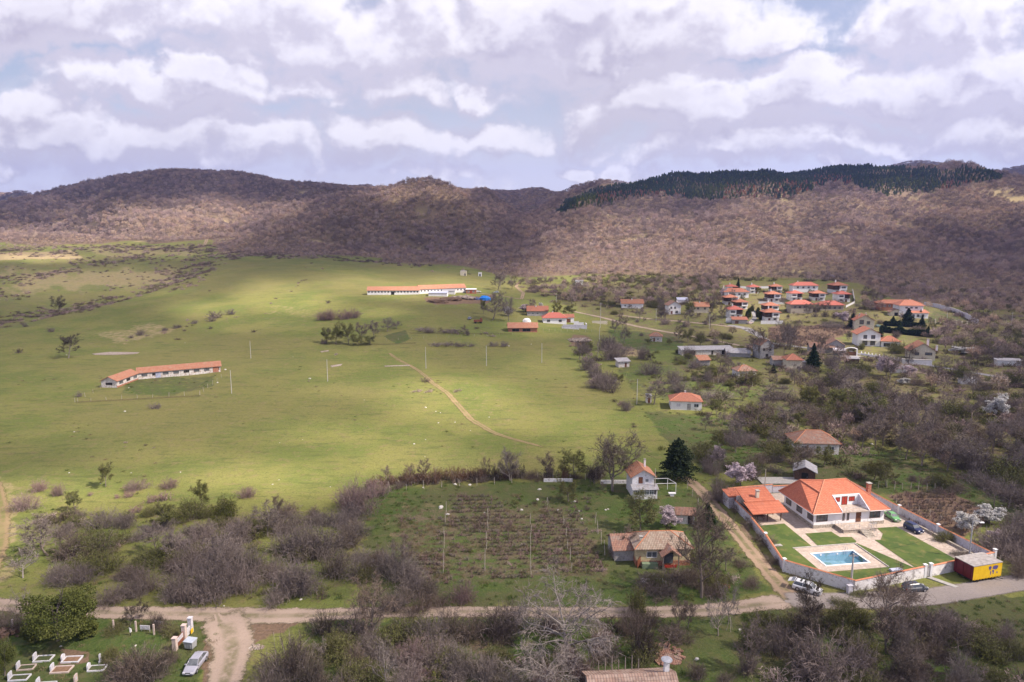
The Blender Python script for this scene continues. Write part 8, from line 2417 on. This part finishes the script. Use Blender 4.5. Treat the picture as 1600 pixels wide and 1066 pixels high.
for k in range(4):
    posts(line((1240 + k * 8, 588 + k * 8), (1330, 600 + k * 9), 9, 2), 2.0, 'post', 'vine stakes of the sloping plot row %s' % 'abcd'[k], 'pale stake in row %s of the grey vine plot below the spruce' % ('one', 'two', 'three', 'four')[k], name='vineyard_stake', thick=.9)
posts(line((1465, 560), (1530, 575), 8), 1.8, 'post', 'street fence posts', 'pale post of the wire fence along the street east of the houses', thick=1.1)
m = MB()
for (a, b), (c_, d_) in ((((735 / 4 + 400 - 560 + 0), 0), (0, 0)),)[:0]:
    pass
for i, (a, b) in enumerate(((607, 766), (855, 792), (1140, 985))):
    x, y, z = G(a, b)
    m = MB(); m.tube([(-.5, 0, 0), (0, 0, 2.2)], .04, 4); m.tube([(.5, .1, 0), (0, 0, 2.2)], .04, 4); m.tube([(0, -.5, 0), (.02, 0, 2.2)], .04, 4)
    tag(m.build('pole_tripod', MT['post'], None, (x, y, z)), ('leaning pole tripod at the near end of the rusty hedge', 'thin pole tripod standing on the grass above the vineyard', 'leaning branches propped up below the road')[i], 'poles')

# ------------------------------------------------------------------ stones and rubbish lying about
def stone_mesh(seed):
    rng = random.Random(seed); m = MB(); vs = []
    for j in range(4):
        t = j / 3 * math.pi / 2
        for k in range(8):
            a = 2 * math.pi * k / 8; q = 1 + rng.uniform(-.25, .25)
            vs.append((math.cos(a) * math.cos(t * .95) * q, .7 * math.sin(a) * math.cos(t * .95) * q, .5 * math.sin(t) - (.1 if j == 0 else 0)))
    fs = [(j * 8 + k, j * 8 + (k + 1) % 8, (j + 1) * 8 + (k + 1) % 8, (j + 1) * 8 + k) for j in range(3) for k in range(8)] + [tuple(range(24, 32))]
    m.add(vs, fs); return m
_sm = [stone_mesh(i) for i in range(3)]
_st = []
ROCKS = [(116, 675, .5), (108, 739, .45), (157, 756, .3), (205, 739, .3), (282, 738, .4), (437, 692, .3), (473, 687, .3), (647, 694, .7), (665, 687, .4), (665, 637, .8), (681, 643, .5), (688, 645, .5), (711, 660, .5), (735, 673, .4), (764, 652, .5), (685, 661, .6), (664, 714, .3),
         (426, 757, .4), (436, 750, .3), (516, 761, .3), (201, 606, .5), (352, 578, 1.3), (195, 643, .8), (340, 598, .9), (104, 555, .7), (289, 536, .5), (484, 592, 1.2), (458, 558, .4), (569, 625, .3), (843, 765, .9), (840, 781, .9), (815, 797, .8), (872, 797, .6), (905, 799, .5), (898, 784, .8), (946, 797, .6),
         (950, 796, .5), (909, 811, .6), (711, 757, .9), (734, 758, .9), (661, 762, .5), (700, 804, .8), (689, 793, 1.4), (757, 801, .4), (470, 937, .5), (350, 947, .3), (95, 1010, .4), (212, 1009, .4), (1507, 988, .9), (1156, 984, .5), (1048, 1025, .7), (1089, 1030, .7), (640, 932, .6), (649, 931, .6),
         (830, 538, .7), (795, 541, 1.2), (1218, 694, .8), (1362, 694, .9), (1408, 698, .8), (1565, 790, .4)]
for i, (a, b, s) in enumerate(ROCKS):
    k = i % 3
    if i < 3:
        o = _sm[k].build('white_stone', MT['rock']); _st.append(o)
    else:
        o = _st[k].copy(); COL.objects.link(o)
    o.location = G(a, b); s *= .55; o.scale = (s, s, s); o.rotation_euler = (0, 0, i * 1.3)
    PLANTS.append([o, 'white_stone', 'small white stone lying on the ground', o.location.x, o.location.y, a, b, s, s, None]); o['category'] = 'stone'
for lab, p in (('long flat pale slabs lying in the meadow above the derelict barn', [(144, 553), (172, 550), (218, 551), (214, 553), (176, 555), (148, 555)]), ('flat pale slab lying in the meadow by the slender pole', [(516, 572), (535, 569), (532, 572), (518, 574)]),
               ('flat concrete strip crossing the top of the meadow track', [(600, 572), (640, 570.5), (641, 572), (602, 573.4)]), ('tan bare patch of stones on the meadow slope', [(500, 549), (512, 547), (514, 549), (502, 551)])):
    P = [G(*q) for q in p]; c = P[0]
    m = MB(); m.prism([(q[0] - c[0], q[1] - c[1]) for q in P], [q[2] - c[2] - .3 for q in P], [q[2] - c[2] + .14 for q in P])
    tag(m.build('flat_slab', MT['debris'], None, c), lab, 'slab')

# ------------------------------------------------------------------ cemetery
def grave(px, py, label, kerb='marble', fill='graveturf', head='marble', rot=0, L=2.1, Wd=1.25, hh=1.0, frame=True, style='slab', thick=.16):
    x, y, z = G(px, py)
    root = tag(empty('grave', (x, y, z), R(rot)), label, 'grave', None)
    if frame:
        m = MB()
        m.box(0, L, -Wd / 2, -Wd / 2 + thick, -.1, .2); m.box(0, L, Wd / 2 - thick, Wd / 2, -.1, .2); m.box(0, thick, -Wd / 2 + thick, Wd / 2 - thick, -.1, .198); m.box(L - thick, L, -Wd / 2 + thick, Wd / 2 - thick, -.1, .198)
        m.build('kerb_frame', MT[kerb], root)
        m = MB(); m.box(thick, L - thick, -Wd / 2 + thick, Wd / 2 - thick, -.1, .11); m.build('grave_bed', MT[fill], root)
    m = MB()
    if style == 'slab':
        m.prism([(-.10, -.40), (.08, -.40), (.08, .40), (-.10, .40)], 0, hh * .9); m.prism([(-.10, -.25), (.08, -.25), (.08, .40), (-.10, .40)], hh * .9 + .002, hh)
    elif style == 'round':
        m.add([(q, .42 * math.cos(a), hh * .55 + hh * .45 * math.sin(a)) for q in (-.09, .09) for a in [math.pi * k / 8 for k in range(9)]] + [(-.09, -.36, 0), (-.09, .36, 0), (.09, -.36, 0), (.09, .36, 0)],
              [tuple([0, 1, 2, 3, 4, 5, 6, 7, 8, 18, 19]), tuple([17, 16, 15, 14, 13, 12, 11, 10, 9, 21, 20])] + [(k + 1, k, k + 9, k + 10) for k in range(8)] + [(8, 17, 20, 18), (9, 0, 19, 21)])
    else:
        m.box(-.12, .12, -.3, .3, 0, .35); m.box(-.09, .09, -.18, .18, .352, hh * 1.25)
    st_ = m.build('headstone', MT[head], root)
    m = MB(); m.box(.082, .09, -.2, .2, hh * .35, hh * .75); m.build('plaque', MT['lilac'], st_) if style == 'slab' else None
    return root


grave(55, 1031, 'grave with wide white marble kerb around grass and a white headstone', L=2.3, Wd=1.5, rot=6)
grave(99, 1032, 'grave with white kerb around bare soil and a rounded white headstone', fill='soil', rot=4, L=2.4, Wd=1.5, style='round')
grave(29, 1045, 'grave with narrow tan kerb around grass below the wide marble one', kerb='pinkstone', L=2.1, Wd=1.2, rot=8, thick=.1)
grave(82, 1048, 'grave with pale pink stepped kerb around brown soil', kerb='pinkstone', fill='soil', L=2.5, Wd=1.6, rot=5)
grave(16, 1061, 'grave with thin white kerb and slanting white headstone at the picture corner', L=2.4, Wd=1.3, rot=6, thick=.12)
grave(60, 1072, 'white headstone with a small stone block before it', hh=1.1, rot=5, thick=.1)
grave(139, 1046, 'grave with tall rounded grey headstone and broken white kerb beside the brambles', style='round', rot=6, L=2.2, Wd=1.3, thick=.1)
grave(157, 1035, 'slim upright white gravestone on a square base', style='obelisk', frame=False, rot=10)
grave(119, 1066, 'weathered pinkish headstone standing alone in grass', head='pinkstone', frame=False, rot=8, hh=1.1)
grave(42, 979, 'small white marker stone under the dense leafy tree', frame=False, hh=.6, rot=12)
for i, (a, b, lab, rz) in enumerate(((227, 985, 'white notice bench on short legs beside the cemetery hedge', -4), (248, 978, 'second white board next to the notice bench, partly behind a dark bush', -8))):
    t = tag(empty('notice_board', G(a, b + 2), R(rz)), lab, 'board')
    m = MB(); m.box(-.75, .75, -.05, .05, .35, 1.0); local_part(t, 'board', m, 'paper')
    for u in (-.65, .65):
        m = MB(); m.box(u - .05, u + .05, .051, .14, -.1, .95); local_part(t, 'leg', m, 'pole')
for i, (a, b) in enumerate(((178, 985), (213, 987), (241, 992), (21, 984))):
    m = MB(); m.box(-.1, .1, -.1, .1, -.2, 1.7)
    tag(m.build('gate_post', MT['pinkstone'], None, G(a, b)), ('pale stone post west of the small bare tree', 'pale stone post between the bare trees and the notice bench', 'short pale stone post under the dark bush by the white boards', 'pale stone post beside the dense leafy tree')[i], 'post')
t = tag(empty('grave_cross', G(204, 993), 0), 'dark post with a white cloth tied to it under a bare tree', 'marker')
m = MB(); m.tube([(0, 0, 0), (0, 0, 1.6)], .06, 5); m.tube([(-.35, 0, 1.25), (.35, 0, 1.25)], .05, 5); local_part(t, 'cross', m, 'black')
m = MB(); m.add([(-.1, -.08, 1.3), (.16, -.1, 1.2), (.22, -.06, .6), (0, -.12, .5), (-.1, .06, 1.3), (.16, .06, 1.2), (.22, .08, .6), (0, .08, .5)], [(0, 1, 2, 3)[::-1], (4, 5, 6, 7), (0, 1, 5, 4), (1, 2, 6, 5), (2, 3, 7, 6), (3, 0, 4, 7)]); local_part(t, 'cloth', m, 'clean')
# cemetery gateway pasted with notices
gx = tag(empty('cemetery_gateway', G(274, 1016), R(heading((274, 1016), (299, 988)))), 'cemetery gateway with pale pillars, rusty gates and pasted white notices', 'gateway')
Lg = (Vector(G(299, 988)) - Vector(G(274, 1016))).length
for u, hh, mt in ((0, 1.9, 'pinkstone'), (Lg * .58, 2.3, 'pinkstone'), (Lg * .98, 2.4, 'paper')):
    m = MB(); m.box(u - .28, u + .28, -.28, .28, -.2, hh); m.box(u - .34, u + .34, -.34, .34, hh + .002, hh + .1); local_part(gx, 'pillar', m, mt)
m = MB(); m.box(.30, Lg * .56, -.04, .04, .12, 1.5); o = local_part(gx, 'gate_leaf', m, 'rust')
m = MB()
for k in range(12):
    u = .45 + (k % 6) * (Lg * .5 - .5) / 6; zz = .75 + (k // 6) * .38
    m.box(u, u + .26, -.055, -.042, zz, zz + .33)
m.build('pasted_notice', MT['paper'], o)
m = MB(); m.box(Lg * .62, Lg * .94, -.06, .06, .1, 1.3); local_part(gx, 'notice_panel', m, 'paper')
m = MB(); m.box(Lg * .85, Lg * 1.0, -.34, -.285, .1, .8); local_part(gx, 'yellow_panel', m, ym)
# rubbish container
t = tag(empty('rubbish_container', G(298, 1013), R(-12)), 'grey galvanised wheeled rubbish container beside the cemetery gateway', 'container')
m = MB(); m.add([(-.62, -.5, .2), (.62, -.5, .2), (.62, .5, .2), (-.62, .5, .2), (-.72, -.58, 1.25), (.72, -.58, 1.25), (.72, .58, 1.25), (-.72, .58, 1.25)], [(3, 2, 1, 0), (4, 5, 6, 7), (0, 1, 5, 4), (1, 2, 6, 5), (2, 3, 7, 6), (3, 0, 4, 7)])
for u in (-.4, 0, .4):
    m.box(u - .03, u + .03, -.60, -.54, .3, 1.15)
local_part(t, 'bin_body', m, 'metal')
m = MB(); m.prism([(-.76, -.62), (.76, -.62), (.76, .62), (-.76, .62)], [1.253] * 4, [1.31, 1.31, 1.42, 1.42]); local_part(t, 'lid', m, M('container_lid', (.45, .49, .55), (.38, .42, .48), 2, .4))
for a in (-.5, .5):
    for b in (-.4, .4):
        m = MB(); m.tube([(a, b - .04, .1), (a, b + .04, .1)], .1, 10); local_part(t, 'castor', m, 'black')
t = tag(empty('board_stack', G(10, 990), R(35)), 'stack of long dark planks in the far corner of the cemetery', 'planks')
for k in range(5):
    m = MB(); m.box(-3.2, 3.2, -.7 + .3 * k, -.45 + .3 * k, .05 + .12 * k, .14 + .12 * k); local_part(t, 'plank', m, 'wood')
# paddock wire and low dark field lines
for lab, p, h in (('low dark tangled fence line along the bottom of the barn paddock', [(118, 630), (180, 627), (250, 623), (312, 620)], .5), ('thin dark fence line across the meadow below the farm clump', [(500, 538), (600, 539), (650, 537)], .5), ('wire fence line from the field clump to the hamlet barn', [(640, 522), (700, 522), (800, 523)], .6)):
    c = Vector(G(*p[0])); m = MB()
    P = [Vector(G(*q)) - c for q in p]
    for hh in (h, h * .5):
        m.tube([q + Vector((0, 0, hh)) for q in P], .05, 4)
    tag(m.build('wire_fence', MT['wood'], None, c), lab, 'fence')
# terrace walls seen near the veranda house
m = MB(); m.box(-3.5, 3.5, -.12, .12, 0, .8)
tag(m.build('low_wall', MT['white'], None, G(872, 753)), 'short white wall stub beyond the blackish tree', 'wall')

# ------------------------------------------------------------------ planting between the villas, kept clear of every building
_built = [(o.location.x, o.location.y) for o in COL.objects if o.parent is None and o.get('category') in ('villa', 'house', 'garage', 'cottage', 'hotel', 'wall', 'hut', 'shed')]
def infill(poly, n, mix, wr, clear):
    xs = [p[0] for p in poly]; ys = [p[1] for p in poly]; k = t = 0; mix = mix.split()
    while k < n and t < 4000:
        t += 1
        a, b = _prng.uniform(min(xs), max(xs)), _prng.uniform(min(ys), max(ys))
        if not in_poly(np.array([a]), np.array([b]), poly)[0]:
            continue
        x, y, z = G(a, b)
        if any(abs(x - u) < clear + 1 and -2.5 < y - v < clear + 5 for u, v in _built) or any((x - u) ** 2 + (y - v) ** 2 < 6 for u, v in _seen):
            continue
        _seen.append((x, y)); k += 1; w = _prng.uniform(*wr)
        plant(_prng.choice(mix), a, b, 0, 0, (x, y, z), (w, w * _prng.uniform(.5, 1.0)))
infill([(1128, 452), (1340, 452), (1345, 482), (1310, 500), (1230, 506), (1150, 505), (1128, 480)], 60, 'brb brd bro tr sm trp', (2.5, 5.5), 4.5)
infill([(1340, 490), (1460, 500), (1480, 560), (1300, 560), (1290, 520)], 26, 'brb brd bro tr trp', (3, 6), 6)
infill([(930, 470), (1120, 478), (1120, 515), (1000, 505), (930, 490)], 22, 'br tr trp bro', (3, 7), 6)
infill([(960, 520), (1150, 520), (1180, 600), (1080, 610), (960, 560)], 20, 'br brb bro bt', (3, 6), 6)
for i, (p, q, n, hh) in enumerate((((1384, 509), (1440, 512), 12, 3.2), ((1378, 519), (1452, 527), 15, 3.4))):
    for k in range(n):
        a = p[0] + (q[0] - p[0]) * k / (n - 1); b = p[1] + (q[1] - p[1]) * k / (n - 1)
        o = link('hedge_conifer', LIB['column'][0]['crown']); slot_mat(o, TW['cedar'])
        o.location = G(a, b); o.scale = (1.6, 1.6, hh / 5 * _prng.uniform(.85, 1.15)); o.rotation_euler = (0, 0, k)
        tag(o, ('dark green clipped conifer in the upper hedge below the guest house', 'dark green clipped conifer in the lower hedge below the guest house')[i], 'tree', ('upper conifer hedge', 'lower conifer hedge')[i])

# ------------------------------------------------------------------ haze
hm = bpy.data.materials.new('haze'); hm.use_nodes = True
ht = hm.node_tree; ht.nodes.clear()
ho = ht.nodes.new('ShaderNodeOutputMaterial'); hv = ht.nodes.new('ShaderNodeVolumePrincipled')
hv.inputs['Color'].default_value = (.30, .42, 1.0, 1); hv.inputs['Density'].default_value = .00008; hv.inputs['Anisotropy'].default_value = .25
ht.links.new(hv.outputs[0], ho.inputs['Volume'])
m = MB(); m.box(-8200, 8200, -3500, 6400, -75, 620)
tag(m.build('haze', hm), kind='stuff')

# ------------------------------------------------------------------ labels of plants and stones: what they stand beside and how near
LAND = [('the silver saloon car', 306, 1042), ('the cemetery gateway', 285, 1002), ('the dense leafy tree', 90, 1001), ('the stack of dark planks', 10, 988), ('the white notice bench', 227, 985), ('the pink-kerbed grave', 90, 1045), ('the dirt clearing', 350, 975),
        ('the pile of cut stones', 402, 1010), ('the great walnut', 880, 1020), ('the capped chimney', 1045, 1060), ('the grey slab pile', 1016, 1020), ('the ochre house', 1036, 884), ('the concrete trough', 1019, 911), ('the veranda house', 1004, 776), ('the dark cedar', 1058, 748),
        ('the blossoming shed', 1071, 819), ('the first vine row', 694, 850), ('the third vine row', 830, 860), ('the rusty hedge end', 600, 757), ('the rusty hedge middle', 700, 752), ('the large bare tree above the vineyard', 957, 768), ('the garden pavilion', 1185, 800), ('the tin shed', 1257, 752),
        ('the brown-roofed house', 1276, 710), ('the ploughed plot', 1470, 800), ('the yellow trailer', 1535, 900), ('the corner pole', 1329, 923), ('the dark grey hatchback', 1429, 923), ('the track junction', 1230, 935), ('the lone cottage', 1072, 641), ('the stone outhouse', 1014, 630), ('the derelict barn', 262, 595),
        ('the paddock fence', 130, 629), ('the meadow crest', 60, 505), ('the meadow track', 690, 610), ('the field clump', 560, 530), ('the long cowshed', 650, 460), ('the blue tarpaulin', 758, 468), ('the farm wagon', 747, 505), ('the hamlet garage', 888, 504), ('the brick barn', 817, 519), ('the cream block wall', 937, 506),
        ('the tiny lean-to hut', 975, 574), ('the little tan-roofed hut', 1025, 534), ('the long shed row', 1106, 555), ('the pinkish cottage', 1167, 591), ('the cream cottage', 1241, 577), ('the tall spruce', 1270, 575), ('the unfinished house', 1198, 560), ('the villa garages', 1160, 505), ('the top villa row', 1200, 460),
        ('the eastern villas', 1320, 475), ('the arched gateway', 1329, 556), ('the cream gabled house', 1350, 516), ('the two-chimney house', 1441, 563), ('the guest house', 1423, 495), ('the hillside garden', 1490, 505), ('the street bend', 1500, 580), ('the eastern white hut', 1514, 601), ('the white outbuilding', 1585, 572),
        ('the white blossom tree', 1555, 654), ('the small square ruin', 724, 431), ('the flat meadow slabs', 180, 553), ('the slender meadow pole', 512, 596), ('the first thicket', 330, 930), ('the meadow corner thicket', 560, 803), ('the vineyard thicket', 500, 865), ('the wayside dense tree', 580, 992), ('the eastern vine plot', 1300, 620),
        ('the timber-gabled house', 1054, 491), ('the village junction', 1150, 515), ('the eastern thicket', 1400, 660), ('the wooded bank', 1560, 720), ('the lower thicket', 1300, 1055), ('the roadside bank', 1480, 1010), ('the pale crooked tree', 605, 1074), ('the pale roadside tree', 1125, 990), ('the meadow road', 5, 810), ('the slope thicket', 1480, 640), ('the green terrace', 1330, 740)]
LW = [(n, *G(a, b)[:2]) for n, a, b in LAND]
ORD = ['nearest', 'second nearest', 'third nearest', 'fourth nearest', 'fifth nearest', 'sixth nearest', 'seventh nearest', 'eighth nearest', 'ninth nearest', 'tenth nearest', 'eleventh nearest', 'twelfth nearest', 'thirteenth nearest', 'fourteenth nearest', 'fifteenth nearest', 'sixteenth nearest', 'seventeenth nearest', 'eighteenth nearest']
SPECIAL = {'cedar_tree': 'large dark green cedar with layered boughs beside the rutted track'}
bucket = {}
for P in PLANTS:
    o, nm, desc, x, y, px, py, w, h, note = P
    if nm in SPECIAL:
        o['label'] = SPECIAL[nm]; continue
    # distance weighed so that far landmarks count by how they look in the picture
    best = min(LW, key=lambda L: math.hypot(L[1] - x, L[2] - y))
    dd = math.hypot(best[1] - x, best[2] - y)
    bucket.setdefault((desc, best[0].replace('the large bare tree above the vineyard', 'the largest vineyard tree')), []).append((dd, o))
for (desc, lm), L in bucket.items():
    L.sort(key=lambda q: q[0])
    for i, (dd, o) in enumerate(L):
        o['label'] = '%s, %s to %s' % (desc, ORD[min(i, len(ORD) - 1)] if len(L) > 1 else 'close', lm) if len(L) > 1 else '%s close to %s' % (desc, lm)
GR = {'bush': 'leafless bushes of the overgrown plots', 'tree': 'trees of the gardens and field edges', 'stone': 'white stones lying in the fields'}
for P in PLANTS:
    P[0]['group'] = GR[P[0]['category']]
